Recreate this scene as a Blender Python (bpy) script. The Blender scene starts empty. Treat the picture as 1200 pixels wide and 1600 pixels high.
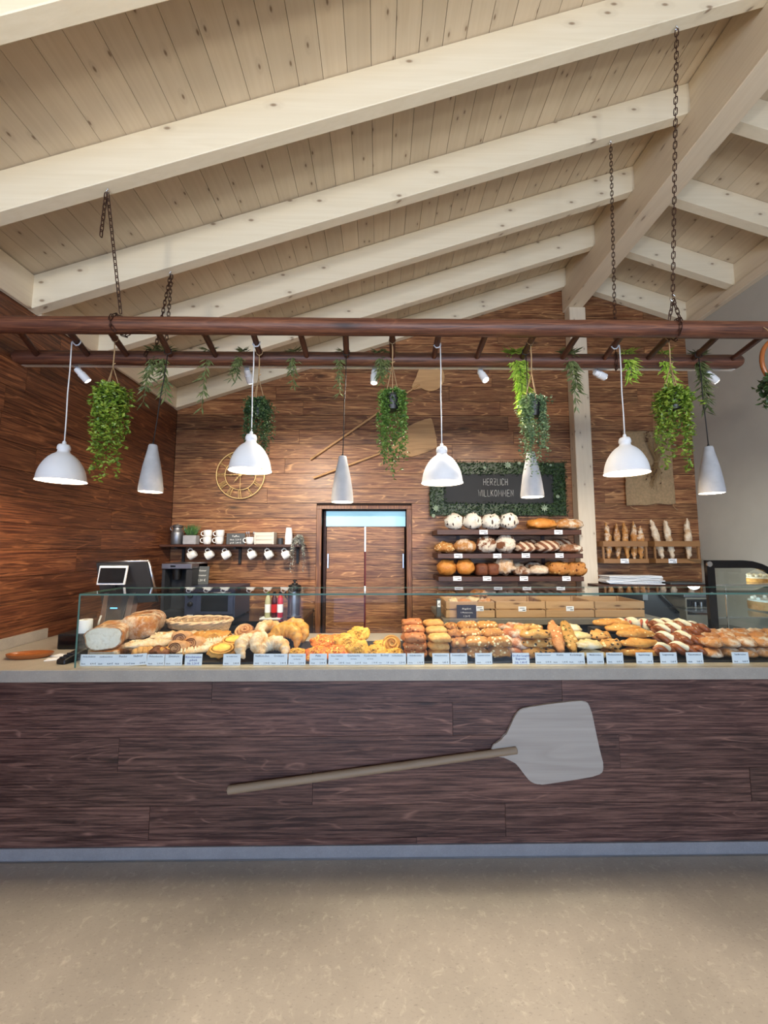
import bpy, bmesh, math, random
from math import pi, sin, cos, radians, sqrt, atan2, hypot
from mathutils import Vector, Matrix, noise as mnoise

# ---------------------------------------------------------------- camera, world, large lights, exposure
SC = bpy.context.scene
COL = SC.collection
FPX, CAM_H = 612.0, 1.62                    # focal length in pixels of the 1200x1600 frame, eye height
PITCH, YAW = math.atan(55 / FPX), math.atan(8 / FPX)
cam_data = bpy.data.cameras.new('camera')
cam_data.sensor_fit = 'VERTICAL'
cam_data.sensor_height = 36
cam_data.lens = FPX / 1600 * 36
cam_data.clip_start = 0.02
cam = bpy.data.objects.new('camera', cam_data)
COL.objects.link(cam)
cam.location = (0, 0, CAM_H)
cam.rotation_euler = (pi / 2 + PITCH, 0, -YAW)
SC.camera = cam

world = bpy.data.worlds.new('world')
SC.world = world
world.use_nodes = True
world.node_tree.nodes['Background'].inputs[0].default_value = (0.55, 0.72, 1.0, 1)
world.node_tree.nodes['Background'].inputs[1].default_value = 1.0

vs = SC.view_settings
vs.view_transform = 'Standard'
vs.look = 'None'
vs.gamma = 1
vs.use_curve_mapping = False
vs.exposure = 0.0
SC.cycles.use_denoising = True
SC.cycles.max_bounces = 8
SC.cycles.transparent_max_bounces = 16
SC.cycles.caustics_reflective = False
SC.cycles.caustics_refractive = False
SC.cycles.sample_clamp_indirect = 6

WARM = (1.0, 0.80, 0.55)


def lamp(kind, name, loc, energy, color=(1, 1, 1), parent=None, target=None, **kw):
    d = bpy.data.lights.new(name, kind)
    d.energy = energy
    d.color = color
    for k, v in kw.items():
        setattr(d, k, v)
    o = bpy.data.objects.new(name, d)
    COL.objects.link(o)
    o.location = loc
    if target is not None:
        o.rotation_euler = (Vector(target) - Vector(loc)).to_track_quat('-Z', 'Y').to_euler()
    if parent is not None:
        o.parent = parent
        o.location = Vector(loc) - Vector(parent.location)
    return o


# daylight through the shop windows behind the viewer
DAY = (0.50, 0.68, 1.0)
lamp('AREA', 'window_daylight', (-0.9, -4.3, 1.65), 165, DAY, target=(-0.9, 2, 1.5), shape='RECTANGLE', size=2.6, size_y=1.9)
lamp('AREA', 'window_daylight', (2.4, -4.3, 1.65), 135, DAY, target=(2.4, 2, 1.5), shape='RECTANGLE', size=1.9, size_y=1.9)
for x0, x1 in ((-2.15, -1.6), (-0.95, -0.3), (1.5, 2.1)):      # unseen dim panels added for blue reflections in the front glass
    lamp('AREA', 'added_reflection_panel', ((x0 + x1) / 2, -3.98, 0.3), (x1 - x0) * 2.2, (0.45, 0.5, 1.0), target=((x0 + x1) / 2, 2, 0.3), shape='RECTANGLE', size=x1 - x0, size_y=0.5)
# unseen lamps added out of frame: uplights to brighten the roof, downlights for the floor
for lx in (-1.5, 0.4, 2.2):
    lamp('SPOT', 'added_uplight', (lx, -0.5, 2.7), 100, (1.0, 0.93, 0.80), target=(lx * 1.05, 2.4, 4.3), spot_size=radians(150), spot_blend=1.0, shadow_soft_size=0.12)
for lx in (-2.0, -1.0, 0.0, 1.0, 2.0, 3.0):
    lamp('SPOT', 'added_downlight', (lx, 0.72, 3.5), 150 if lx < 3 else 70, (1.0, 0.88, 0.72), target=(lx, 0.72, 0), spot_size=radians(42), spot_blend=0.5, shadow_soft_size=0.1)

# ---------------------------------------------------------------- camera geometry helpers (pixel + depth -> point in the room)
FW = Vector((sin(YAW) * cos(PITCH), cos(YAW) * cos(PITCH), sin(PITCH)))
RT = Vector((cos(YAW), -sin(YAW), 0))
UP = RT.cross(FW)
EYE = Vector((0, 0, CAM_H))


def P(px, py, y):
    d = FW + RT * ((px - 600) / FPX) - UP * ((py - 800) / FPX)
    return EYE + d * (y / d.y)


def PZ(px, py, z):
    d = FW + RT * ((px - 600) / FPX) - UP * ((py - 800) / FPX)
    return EYE + d * ((z - CAM_H) / d.z)


def XP(px, y, z):
    a = (px - 600) / FPX
    return (a * (y * FW.y + (z - CAM_H) * FW.z) - y * RT.y) / (RT.x - a * FW.x)


R = random.Random(7)


def U(a, b):
    return R.uniform(a, b)


# ---------------------------------------------------------------- materials
def c(r, g, b):
    f = lambda v: (v / 255 / 12.92) if v / 255 <= 0.04045 else ((v / 255 + 0.055) / 1.055) ** 2.4
    return (f(r), f(g), f(b), 1)


class NT:
    def __init__(s, name):
        s.m = bpy.data.materials.new(name)
        s.m.use_nodes = True
        s.t = s.m.node_tree
        s.b = s.t.nodes['Principled BSDF']
        s.out = s.t.nodes['Material Output']

    def set(s, node, key, v):
        sock = node.inputs[key]
        if isinstance(v, bpy.types.NodeSocket):
            s.t.links.new(v, sock)
        else:
            if isinstance(v, (tuple, list)) and len(v) == 3 and len(sock.default_value) == 4:
                v = (*v, 1)
            sock.default_value = v

    def n(s, typ, ins=None, out=0, **props):
        nd = s.t.nodes.new('ShaderNode' + typ)
        for k, v in props.items():
            setattr(nd, k, v)
        for k, v in (ins or {}).items():
            s.set(nd, k, v)
        return nd.outputs[out]

    def math(s, op, a, b=0.0, cc=None, clamp=False):
        nd = s.t.nodes.new('ShaderNodeMath')
        nd.operation = op
        nd.use_clamp = clamp
        s.set(nd, 0, a)
        s.set(nd, 1, b)
        if cc is not None:
            s.set(nd, 2, cc)
        return nd.outputs[0]

    def mix(s, fac, a, b, mode='MIX'):
        nd = s.t.nodes.new('ShaderNodeMix')
        nd.data_type = 'RGBA'
        nd.blend_type = mode
        s.set(nd, 0, fac)
        s.set(nd, 6, a)
        s.set(nd, 7, b)
        return nd.outputs[2]

    def ramp(s, fac, stops, interp='LINEAR'):
        nd = s.t.nodes.new('ShaderNodeValToRGB')
        nd.color_ramp.interpolation = interp
        el = nd.color_ramp.elements
        while len(el) < len(stops):
            el.new(0.5)
        for e, (p, col) in zip(el, stops):
            e.position = p
            e.color = col if isinstance(col, (tuple, list)) else (col, col, col, 1)
        s.set(nd, 0, fac)
        return nd.outputs[0]

    def coords(s, scale=(1, 1, 1), rnd=True):
        v = s.n('TexCoord', out=3)
        if rnd:
            r = s.n('ObjectInfo', out='Random')
            cx = s.n('CombineXYZ', {0: s.math('MULTIPLY', r, 41.0), 1: s.math('MULTIPLY', r, 23.0), 2: s.math('MULTIPLY', r, 57.0)})
            v = s.n('VectorMath', {0: v, 1: cx}, operation='ADD')
        return s.n('Mapping', {'Vector': v, 'Scale': scale})

    def noise(s, vec, scale, detail=2.0, rough=0.5, dist=0.0):
        return s.n('TexNoise', {'Vector': vec, 'Scale': scale, 'Detail': detail, 'Roughness': rough, 'Distortion': dist})

    def bump(s, h, strength=0.3, dist=0.01):
        s.set(s.b, 'Normal', s.n('Bump', {'Height': h, 'Strength': strength, 'Distance': dist}))

    def done(s, color=None, rough=None, metal=None):
        if color is not None:
            s.set(s.b, 'Base Color', color)
        if rough is not None:
            s.set(s.b, 'Roughness', rough)
        if metal is not None:
            s.set(s.b, 'Metallic', metal)
        return s.m


def ax(axis, along, across):
    return tuple(along if a == axis else across for a in 'XYZ')


def plain(name, col, rough=0.5, metal=0.0, var=0.12, nscale=14, bump=0.0, spec=None):
    s = NT(name)
    v = s.coords()
    nz = s.noise(v, nscale, 3)
    f = s.ramp(nz, [(0.3, 1 - var), (0.7, 1 + 0 * var)])
    colr = s.mix(1.0, col, f, 'MULTIPLY')
    if bump:
        s.bump(nz, bump, 0.005)
    if spec is not None:
        s.b.inputs['Specular IOR Level'].default_value = spec
    return s.done(colr, rough, metal)


def stained_wood(name, dark, mid, light, axis='X', rough=0.42, streak=1.0, m0=0.42):
    s = NT(name)
    v = s.coords()
    kv = s.n('Mapping', {'Vector': v, 'Scale': ax(axis, 1.15, 4.6)})
    vor = s.n('TexVoronoi', {'Vector': kv, 'Scale': 1.0, 'Randomness': 1.0}, out='Distance')
    knot = s.ramp(vor, [(0.03, 1.0), (0.13, 0.0)])
    v1 = s.n('Mapping', {'Vector': v, 'Scale': ax(axis, 0.62, 5.2)})
    n1 = s.noise(v1, 1.0, 2.5, 0.5, 0.3)
    warp = s.math('ADD', s.math('MULTIPLY', n1, 12.0), s.math('MULTIPLY', s.ramp(vor, [(0.0, 1.0), (0.4, 0.0)]), 2.4))
    ring = s.math('FRACT', warp)
    line = s.ramp(ring, [(0.0, 0.0), (0.36, 0.0), (0.5, 1.0), (0.58, 0.1), (1.0, 0.0)])
    v2 = s.n('Mapping', {'Vector': v, 'Scale': ax(axis, 3.2, 95)})
    fine = s.noise(v2, 1.0, 5, 0.7)
    v3 = s.n('Mapping', {'Vector': v, 'Scale': ax(axis, 2.2, 9.0)})
    mask = s.ramp(s.noise(v3, 1.7, 3, 0.65), [(m0, 0.0), (m0 + .16, 1.0)])
    blotch = s.noise(s.n('Mapping', {'Vector': v, 'Scale': ax(axis, 1.2, 3.0)}), 1.3, 4, 0.6)
    base = s.mix(s.ramp(blotch, [(0.28, 0.0), (0.72, 1.0)]), dark, mid)
    base = s.mix(s.ramp(fine, [(0.42, 0.0), (0.72, 0.75)]), base, light)
    base = s.mix(s.math('MULTIPLY', s.ramp(fine, [(0.28, 1.0), (0.5, 0.0)]), 0.5), base, dark)
    lm = s.math('MULTIPLY', s.math('MULTIPLY', line, mask), 0.85 * streak)
    base = s.mix(lm, base, light)
    base = s.mix(s.math('MULTIPLY', knot, 0.85), base, tuple(x * 0.25 for x in dark[:3]) + (1,))
    rnd = s.n('ObjectInfo', out='Random')
    br = s.ramp(rnd, [(0.0, 0.66), (1.0, 1.0)])
    base = s.mix(1.0, base, br, 'MULTIPLY')
    s.bump(s.math('ADD', s.math('MULTIPLY', fine, 0.6), s.math('MULTIPLY', line, 0.25)), 0.25, 0.004)
    return s.done(base, rough)


def pale_wood(name, base_c, grain_c, knot_c, axis='Y', rough=0.55, kn=1.0, ks=(1.3, 7.0), var=0.1):
    s = NT(name)
    v = s.coords()
    s.n('SeparateXYZ', {0: v})
    xyz = dict(zip('XYZ', s.t.nodes[-1].outputs))
    al = s.math('MULTIPLY', xyz.pop(axis), ks[0])
    q1, q2 = xyz.values()
    kv = s.n('CombineXYZ', {0: al, 1: s.math('MULTIPLY', s.math('ADD', q1, q2), ks[1])})
    vor = s.n('TexVoronoi', {'Vector': kv, 'Scale': 1.0}, out='Distance', voronoi_dimensions='2D')
    vcol = s.n('SeparateColor', {0: s.t.nodes[-1].outputs['Color']}, out=0)
    has = s.math('LESS_THAN', vcol, 0.36)
    knot = s.math('MULTIPLY', s.ramp(vor, [(0.035, 1.0), (0.085, 0.0)]), has)
    halo = s.math('MULTIPLY', s.ramp(vor, [(0.05, 1.0), (0.25, 0.0)]), has)
    fine = s.noise(s.n('Mapping', {'Vector': v, 'Scale': ax(axis, 1.2, 55)}), 1.0, 3, 0.6)
    n1 = s.noise(s.n('Mapping', {'Vector': v, 'Scale': ax(axis, 0.6, 7)}), 1.0, 2, 0.5, 0.3)
    ring = s.ramp(s.math('FRACT', s.math('ADD', s.math('MULTIPLY', n1, 6), s.math('MULTIPLY', halo, 1.2))), [(0, 0.0), (0.5, 1.0), (0.7, 0.0)])
    col = s.mix(s.math('MULTIPLY', fine, 0.6), base_c, grain_c)
    col = s.mix(s.math('MULTIPLY', ring, 0.22), col, grain_c)
    col = s.mix(s.math('MULTIPLY', halo, 0.18 * kn), col, knot_c)
    col = s.mix(s.math('MULTIPLY', knot, 0.85 * kn), col, knot_c)
    rnd = s.n('ObjectInfo', out='Random')
    col = s.mix(1.0, col, s.ramp(rnd, [(0, 1 - var), (1, 1.0)]), 'MULTIPLY')
    s.bump(fine, 0.12, 0.003)
    return s.done(col, rough)


def mottled(name, a, b, speck, scale=9, rough=0.45, vein=True, bump=0.03):
    s = NT(name)
    v = s.coords(rnd=False)
    n1 = s.noise(v, scale * 0.35, 5, 0.65)
    n2 = s.noise(v, scale * 4, 5, 0.7, 0.6)
    n3 = s.noise(s.n('Mapping', {'Vector': v, 'Scale': (1, 2.2, 1)}), scale * 9, 3, 0.6)
    col = s.mix(s.ramp(n1, [(0.3, 0), (0.7, 1)]), a, b)
    col = s.mix(s.ramp(n2, [(0.55, 0), (0.75, 0.6)]), col, speck)
    col = s.mix(s.ramp(n3, [(0.3, 0.45), (0.42, 0.0)]), col, tuple(x * 0.55 for x in a[:3]) + (1,))
    s.bump(n2, bump, 0.003)
    return s.done(col, rough)


def crust(name, base, dark, light, flour=0.0, seeds=0, seedcol=None, seedcol2=None, rough=0.55, sscale=60, spec=0.3):
    """baked crust: mottled brown, darker low down by baking blush, optional flour dust and seeds"""
    s = NT(name)
    v = s.coords()
    n1 = s.noise(v, 16, 4, 0.6)
    n2 = s.noise(v, 55, 3, 0.6)
    col = s.mix(s.ramp(n1, [(0.3, 0), (0.7, 1)]), base, light)
    col = s.mix(s.ramp(n2, [(0.3, 0.55), (0.48, 0.0)]), col, dark)
    h = n2
    if flour:
        n3 = s.noise(v, 11, 5, 0.7)
        col = s.mix(s.ramp(n3, [(0.52 - flour * 0.3, 0), (0.62, 0.85)]), col, c(238, 226, 205))
    if seeds:
        vor = s.n('TexVoronoi', {'Vector': v, 'Scale': sscale, 'Randomness': 1.0})
        vd = s.t.nodes[-1]
        d = vd.outputs['Distance']
        colr = vd.outputs['Color']
        sel = s.n('SeparateColor', {0: colr}, out=0)
        m = s.math('MULTIPLY', s.ramp(d, [(0.34, 1.0), (0.44, 0.0)]), s.math('LESS_THAN', sel, seeds))
        pick = s.ramp(s.n('SeparateColor', {0: colr}, out=1), [(0.0, seedcol), (0.5, seedcol2 or seedcol)], 'CONSTANT')
        col = s.mix(m, col, pick)
        h = s.math('ADD', n2, s.math('MULTIPLY', m, 1.2))
    s.bump(h, 0.35, 0.006)
    s.b.inputs['Specular IOR Level'].default_value = spec
    rnd = s.n('ObjectInfo', out='Random')
    col = s.mix(1.0, col, s.ramp(rnd, [(0, 0.86), (1, 1.0)]), 'MULTIPLY')
    return s.done(col, rough)


def leafmat(name, a, b, d):
    s = NT(name)
    v = s.coords()
    n1 = s.noise(v, 28, 2)
    n2 = s.noise(v, 90, 2)
    col = s.mix(s.ramp(n1, [(0.35, 0), (0.62, 1)]), a, b)
    col = s.mix(s.ramp(n2, [(0.35, 0.6), (0.5, 0)]), col, d)
    s.b.inputs['Subsurface Weight'].default_value = 0.0
    return s.done(col, 0.45)


def emissive(name, col, strength):
    s = NT(name)
    s.set(s.b, 'Base Color', col)
    s.set(s.b, 'Emission Color', col)
    s.b.inputs['Emission Strength'].default_value = strength
    return s.m


def thin_glass(name, tint=(1, 1, 1, 1), ior=1.5, rough=0.0):
    s = NT(name)
    s.t.nodes.remove(s.b)
    tr = s.n('BsdfTransparent', {0: tint})
    gl = s.n('BsdfGlossy', {'Color': (1, 1, 1, 1), 'Roughness': rough})
    geo = s.n('NewGeometry', out='Backfacing')
    fr = s.math('MULTIPLY', s.n('Fresnel', {'IOR': ior}), s.math('SUBTRACT', 1.0, geo))
    mx = s.n('MixShader', {0: fr, 1: tr, 2: gl})
    s.t.links.new(mx, s.out.inputs[0])
    return s.m


M = {}
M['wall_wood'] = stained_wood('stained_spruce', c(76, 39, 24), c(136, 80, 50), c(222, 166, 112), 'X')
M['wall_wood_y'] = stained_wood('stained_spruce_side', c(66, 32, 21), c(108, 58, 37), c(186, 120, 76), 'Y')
M['wall_wood_z'] = stained_wood('stained_spruce_upright', c(84, 44, 26), c(126, 74, 44), c(196, 134, 84), 'Z')
M['counter_wood'] = stained_wood('dark_stained_spruce', c(50, 29, 27), c(84, 52, 47), c(160, 118, 102), 'X', 0.42, 1.0, 0.49)
M['shelf_wood'] = stained_wood('shelf_spruce', c(52, 28, 20), c(76, 42, 28), c(112, 68, 44), 'X', 0.45, 0.4)
M['pole_wood'] = stained_wood('ladder_pole_wood', c(62, 34, 26), c(100, 56, 40), c(146, 94, 66), 'X', 0.5, 0.5)
M['rung_wood'] = stained_wood('ladder_rung_wood', c(58, 30, 22), c(88, 48, 34), c(124, 76, 54), 'Y', 0.5, 0.4)
M['ceil_plank'] = pale_wood('whitewashed_plank', c(222, 206, 182), c(196, 176, 148), c(118, 92, 70), 'Y', 0.6, 1.0, (5.5, 9.0), 0.13)
M['rafter'] = pale_wood('whitewashed_rafter', c(240, 228, 202), c(220, 204, 172), c(126, 98, 72), 'X', 0.55, 0.9, (3.6, 7.0), 0.03)
M['ridge'] = pale_wood('whitewashed_ridge', c(232, 216, 190), c(208, 188, 160), c(126, 98, 72), 'Y', 0.55, 0.8, (2.2, 7.5), 0.02)
M['column'] = pale_wood('whitewashed_column', c(226, 212, 190), c(204, 186, 160), c(120, 96, 74), 'Z', 0.55, 0.9, (5.0, 11.0), 0.02)
M['roof_back'] = plain('roof_backing', c(96, 74, 54), 0.9)
M['wall_back_dark'] = plain('wall_backing', c(38, 20, 14), 0.9)
M['plaster'] = plain('grey_plaster', c(186, 183, 174), 0.85, 0, 0.06, 5, 0.05)
M['floor'] = mottled('mottled_linoleum', c(150, 142, 131), c(168, 159, 147), c(202, 192, 177), 7, 0.42)
M['worktop'] = mottled('worktop_laminate', c(158, 150, 138), c(174, 164, 150), c(190, 184, 172), 22, 0.4, bump=0.01)
M['slab'] = mottled('grey_slab', c(118, 112, 102), c(130, 124, 112), c(146, 140, 128), 22, 0.45, bump=0.01)
M['toe'] = mottled('skirting_laminate', c(140, 138, 140), c(152, 150, 152), c(176, 174, 176), 30, 0.35, bump=0.01)
M['glass'] = thin_glass('clear_glass', (0.97, 0.99, 0.98, 1), 1.5)
M['glass_edge'] = plain('green_glass_edge', c(84, 120, 106), 0.6, 0, 0.05)
M['black'] = plain('black_plastic', c(20, 20, 22), 0.4)
M['black_gloss'] = plain('black_gloss', c(14, 14, 17), 0.15)
M['darkgrey'] = plain('dark_grey_plastic', c(50, 52, 56), 0.4)
M['steel'] = plain('brushed_steel', c(190, 190, 194), 0.3, 1.0, 0.1)
M['grey_metal'] = plain('galvanised_metal', c(150, 152, 156), 0.42, 0.85, 0.25)
M['iron'] = plain('dark_iron', c(70, 44, 34), 0.5, 0.6)
M['chrome'] = plain('bright_chrome', c(230, 230, 232), 0.15, 1.0, 0.02)
M['white_enamel'] = plain('white_enamel', c(228, 229, 231), 0.55, 0, 0.02)
M['white'] = plain('white_porcelain', c(240, 240, 236), 0.25, 0, 0.02)
M['paper'] = plain('white_paper', c(240, 242, 246), 0.8, 0, 0.02)
M['concrete'] = plain('grey_concrete_shade', c(176, 176, 178), 0.7, 0, 0.16, 20, 0.06)
M['brass'] = plain('brass_wire', c(236, 204, 140), 0.4, 0.25, 0.05)
M['twine'] = plain('jute_twine', c(178, 146, 106), 0.9)
M['cord_black'] = plain('black_cord', c(24, 22, 22), 0.6)
M['cord_white'] = plain('white_cord', c(230, 230, 230), 0.5)
M['bulb'] = emissive('glowing_bulb', (1.0, 0.86, 0.62, 1), 22.0)
M['spot_lens'] = emissive('glowing_lens', (1.0, 0.93, 0.82, 1), 12.0)
M['leaf_lime'] = leafmat('lime_leaf', c(86, 118, 30), c(150, 172, 62), c(40, 66, 16))
M['leaf_dark'] = leafmat('dark_leaf', c(40, 66, 38), c(78, 104, 56), c(18, 36, 20))
M['leaf_mid'] = leafmat('mid_leaf', c(66, 100, 40), c(118, 150, 66), c(30, 54, 20))
M['leaf_silver'] = leafmat('silver_leaf', c(70, 100, 66), c(150, 172, 120), c(34, 56, 36))
M['fern'] = leafmat('fern_leaf', c(78, 90, 52), c(116, 128, 78), c(48, 58, 32))
M['fern_bright'] = leafmat('bright_fern_leaf', c(130, 170, 50), c(190, 214, 90), c(84, 124, 30))
M['moss'] = leafmat('moss_leaf', c(25, 46, 21), c(54, 80, 38), c(10, 20, 9))
M['succulent'] = leafmat('succulent_leaf', c(140, 160, 136), c(186, 200, 176), c(100, 122, 100))
M['grass'] = leafmat('grass_blade', c(46, 84, 40), c(84, 124, 58), c(24, 50, 24))
M['tinsel'] = leafmat('silver_bead', c(150, 152, 140), c(206, 206, 194), c(70, 74, 66))
M['chalkboard'] = plain('chalkboard', c(27, 30, 35), 0.7, 0, 0.2, 6)
M['slate'] = plain('grey_chalkboard', c(84, 88, 90), 0.7, 0, 0.15, 8)
M['chalk'] = plain('chalk', c(236, 236, 232), 0.9, 0, 0.15, 60)
M['ink'] = plain('printed_ink', c(30, 34, 52), 0.8)
M['ink_blue'] = plain('blue_pen', c(30, 40, 150), 0.8)
M['peel_grey'] = pale_wood('weathered_peel', c(184, 175, 164), c(140, 128, 116), c(96, 80, 66), 'X', 0.7, 0.3, (0.7, 3), 0.02)
M['peel_handle'] = pale_wood('worn_handle', c(156, 136, 112), c(118, 98, 76), c(92, 70, 50), 'X', 0.6, 0.3, (1, 3), 0.02)
M['peel_tan'] = pale_wood('oiled_peel', c(222, 178, 124), c(140, 94, 56), c(90, 58, 32), 'X', 0.55, 0.5, (1, 4), 0.02)
M['crate'] = pale_wood('crate_slat', c(206, 168, 122), c(164, 122, 80), c(96, 60, 36), 'X', 0.6, 1.0, (2.0, 8), 0.2)
M['crate_dark'] = pale_wood('brown_crate_slat', c(160, 116, 72), c(122, 82, 48), c(70, 42, 24), 'X', 0.6, 0.8, (2.0, 8), 0.15)
M['box_white'] = pale_wood('limed_box', c(222, 214, 202), c(178, 168, 154), c(140, 124, 108), 'X', 0.7, 0.3, (1, 6), 0.02)
M['dish_wood'] = pale_wood('polished_dish', c(166, 96, 48), c(118, 62, 28), c(70, 36, 16), 'X', 0.3, 0.4, (2, 8), 0.02)
M['burlap'] = plain('burlap', c(222, 190, 146), 0.95, 0, 0.25, 40, 0.3)
M['straw'] = plain('dried_stalk', c(150, 118, 76), 0.9, 0, 0.3, 30)
M['seedhead'] = plain('dried_seed_head', c(84, 54, 36), 0.9)
M['wicker'] = plain('pale_wicker', c(236, 200, 160), 0.6, 0, 0.2, 40)
M['oven'] = plain('oven_front', c(62, 70, 96), 0.35, 0.4, 0.06)  # blue cast of the window reflection put into the colour
M['dark_cab'] = plain('dark_cabinet', c(34, 34, 40), 0.35)
M['blue_glow'] = emissive('display_glow', (0.12, 0.5, 1.0, 1), 2.2)
M['screen'] = plain('dark_screen', c(24, 26, 30), 0.12)
M['transom'] = emissive('lit_transom_glass', (0.34, 0.62, 0.74, 1), 0.7)
M['gap_white'] = emissive('lit_gap', (0.8, 0.86, 0.86, 1), 0.8)
M['red'] = plain('dark_red_gap', c(120, 18, 18), 0.5)
M['red_label'] = plain('red_label', c(190, 30, 36), 0.4)
M['purple_drink'] = plain('dark_red_drink', c(70, 20, 34), 0.15)
M['clear_drink'] = plain('pale_drink', c(190, 186, 150), 0.15)
M['green_cap'] = plain('green_cap', c(120, 140, 50), 0.4)
M['cool_strip'] = emissive('case_light_strip', (0.75, 0.9, 1.0, 1), 6.0)
# baked goods
M['crumb'] = crust('white_crumb', c(236, 226, 208), c(210, 194, 168), c(244, 238, 226), 0, spec=0.1, rough=0.9)
M['loaf'] = crust('farm_crust', c(180, 104, 48), c(110, 58, 26), c(208, 144, 80), 0.22)
M['roll_malt'] = crust('malted_crust', c(178, 104, 62), c(122, 64, 36), c(200, 130, 84), 0.0, 0.22, c(120, 66, 36), c(226, 190, 140))
M['roll_white'] = crust('pale_crust', c(206, 144, 78), c(158, 96, 46), c(226, 178, 114))
M['roll_sun'] = crust('sunflower_crust', c(160, 98, 52), c(96, 54, 28), c(186, 128, 74), 0, 0.7, c(228, 190, 130), c(120, 78, 44), sscale=35)
M['roll_sesame'] = crust('sesame_crust', c(172, 110, 52), c(116, 66, 30), c(194, 138, 74), 0, 0.8, c(246, 224, 178), c(210, 164, 104), sscale=55)
M['roll_rustic'] = crust('rustic_crust', c(156, 84, 48), c(92, 44, 24), c(188, 116, 70), 0.25)
M['roll_poppy'] = crust('mixed_seed_crust', c(196, 132, 62), c(138, 82, 36), c(216, 164, 94), 0, 0.65, c(60, 44, 34), c(244, 222, 172), sscale=45)
M['stick_malt'] = crust('stick_crust', c(186, 116, 68), c(132, 74, 40), c(206, 148, 98), 0, 0.25, c(236, 204, 160), c(120, 74, 44))
M['stick_seed'] = crust('pumpkin_seed_crust', c(178, 126, 60), c(120, 76, 34), c(198, 152, 86), 0, 0.6, c(98, 84, 36), c(226, 186, 120), sscale=40)
M['roll_cream'] = crust('cream_crust', c(218, 190, 130), c(184, 142, 82), c(234, 214, 166), 0.1)
M['roll_gold'] = crust('golden_crust', c(200, 130, 54), c(152, 86, 32), c(220, 162, 84), 0, 0.12, c(240, 210, 150))
M['roll_wheat'] = crust('wheat_crust', c(186, 116, 62), c(138, 76, 38), c(212, 152, 94), 0.12)
M['pretzel'] = crust('lye_crust', c(126, 62, 28), c(76, 34, 16), c(166, 92, 44), 0, rough=0.3, spec=0.5)
M['bacon'] = crust('bacon', c(170, 70, 44), c(120, 40, 26), c(206, 116, 84))
M['cream_fill'] = crust('cream_filling', c(238, 222, 186), c(224, 200, 152), c(246, 238, 214), 0, rough=0.5)
M['strudel'] = crust('sugared_pastry', c(216, 170, 116), c(150, 92, 48), c(226, 184, 132), 0.4)
M['danish'] = crust('danish_pastry', c(204, 136, 62), c(146, 84, 34), c(226, 172, 92))
M['custard'] = crust('custard', c(240, 190, 70), c(218, 154, 46), c(250, 214, 110), rough=0.35)
M['nougat'] = crust('chocolate_pastry', c(104, 56, 32), c(60, 30, 18), c(140, 84, 50), rough=0.4)
M['swirl'] = crust('cinnamon_dough', c(206, 146, 98), c(158, 96, 58), c(226, 176, 128))
M['croissant'] = crust('croissant_crust', c(206, 136, 58), c(150, 84, 30), c(228, 172, 88), rough=0.4)
M['sugar_cr'] = crust('sugared_croissant', c(206, 150, 90), c(160, 96, 50), c(224, 180, 124), 0.38)
M['pizza'] = crust('pizza_topping', c(206, 78, 24), c(150, 40, 16), c(236, 150, 56), 0, 0.35, c(246, 206, 110), c(200, 70, 36), sscale=51)
M['pizza_shred'] = crust('orange_shreds', c(236, 150, 60), c(190, 60, 24), c(250, 196, 96))
M['cheese'] = crust('melted_cheese', c(214, 154, 48), c(164, 96, 26), c(232, 186, 86), 0, 0.2, c(224, 150, 60))
M['flour_loaf'] = crust('floured_crust', c(186, 132, 80), c(120, 74, 40), c(208, 168, 122), 0.45)
M['dark_loaf'] = crust('dark_rye_crust', c(120, 72, 44), c(70, 38, 24), c(160, 110, 76), 0.2)
M['tan_loaf'] = crust('tan_crust', c(184, 124, 66), c(130, 78, 36), c(206, 150, 90), 0.15)
M['gold_loaf'] = crust('glossy_gold_crust', c(204, 126, 52), c(160, 86, 30), c(222, 156, 80), rough=0.35)
M['box_loaf'] = crust('brown_tin_crust', c(104, 58, 38), c(66, 34, 22), c(132, 80, 54))
M['seed_loaf'] = crust('seeded_tin_crust', c(186, 118, 54), c(120, 66, 28), c(210, 150, 84), 0, 0.4, c(110, 60, 26), c(226, 180, 110), sscale=29)
M['baguette'] = crust('baguette_crust', c(184, 118, 56), c(130, 74, 32), c(210, 156, 92), 0.12)
M['baguette_pale'] = crust('floured_baguette', c(196, 152, 106), c(140, 96, 60), c(226, 200, 164), 0.5)
M['pie'] = crust('pie_side', c(196, 140, 86), c(150, 96, 54), c(216, 168, 118))


def slit_loaf():
    s = NT('floured_slit_crust')
    v = s.coords()
    vr = s.n('Mapping', {'Vector': v, 'Scale': (28, 28, 10), 'Rotation': (0, 0.5, 0)})
    vor = s.n('TexVoronoi', {'Vector': vr, 'Scale': 1.0, 'Randomness': 0.7}, out='Distance')
    m = s.ramp(vor, [(0.24, 1.0), (0.31, 0.0)])
    n1 = s.noise(v, 9, 4, 0.6)
    col = s.mix(s.ramp(n1, [(0.3, 0.4), (0.5, 0.0)]), c(236, 230, 216), c(206, 168, 118))
    col = s.mix(m, col, c(70, 50, 38))
    s.bump(m, -0.4, 0.005)
    return s.done(col, 0.8)


def burst_loaf():
    s = NT('floured_burst_crust')
    v = s.coords()
    n1 = s.noise(v, 8, 5, 0.6, 0.6)
    col = s.mix(s.ramp(n1, [(0.5, 0), (0.545, 1)]), c(228, 216, 196), c(122, 76, 48))
    n2 = s.noise(v, 40, 3)
    col = s.mix(s.ramp(n2, [(0.3, 0.5), (0.5, 0)]), col, c(150, 100, 66))
    s.bump(n1, 0.5, 0.01)
    return s.done(col, 0.8)


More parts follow.
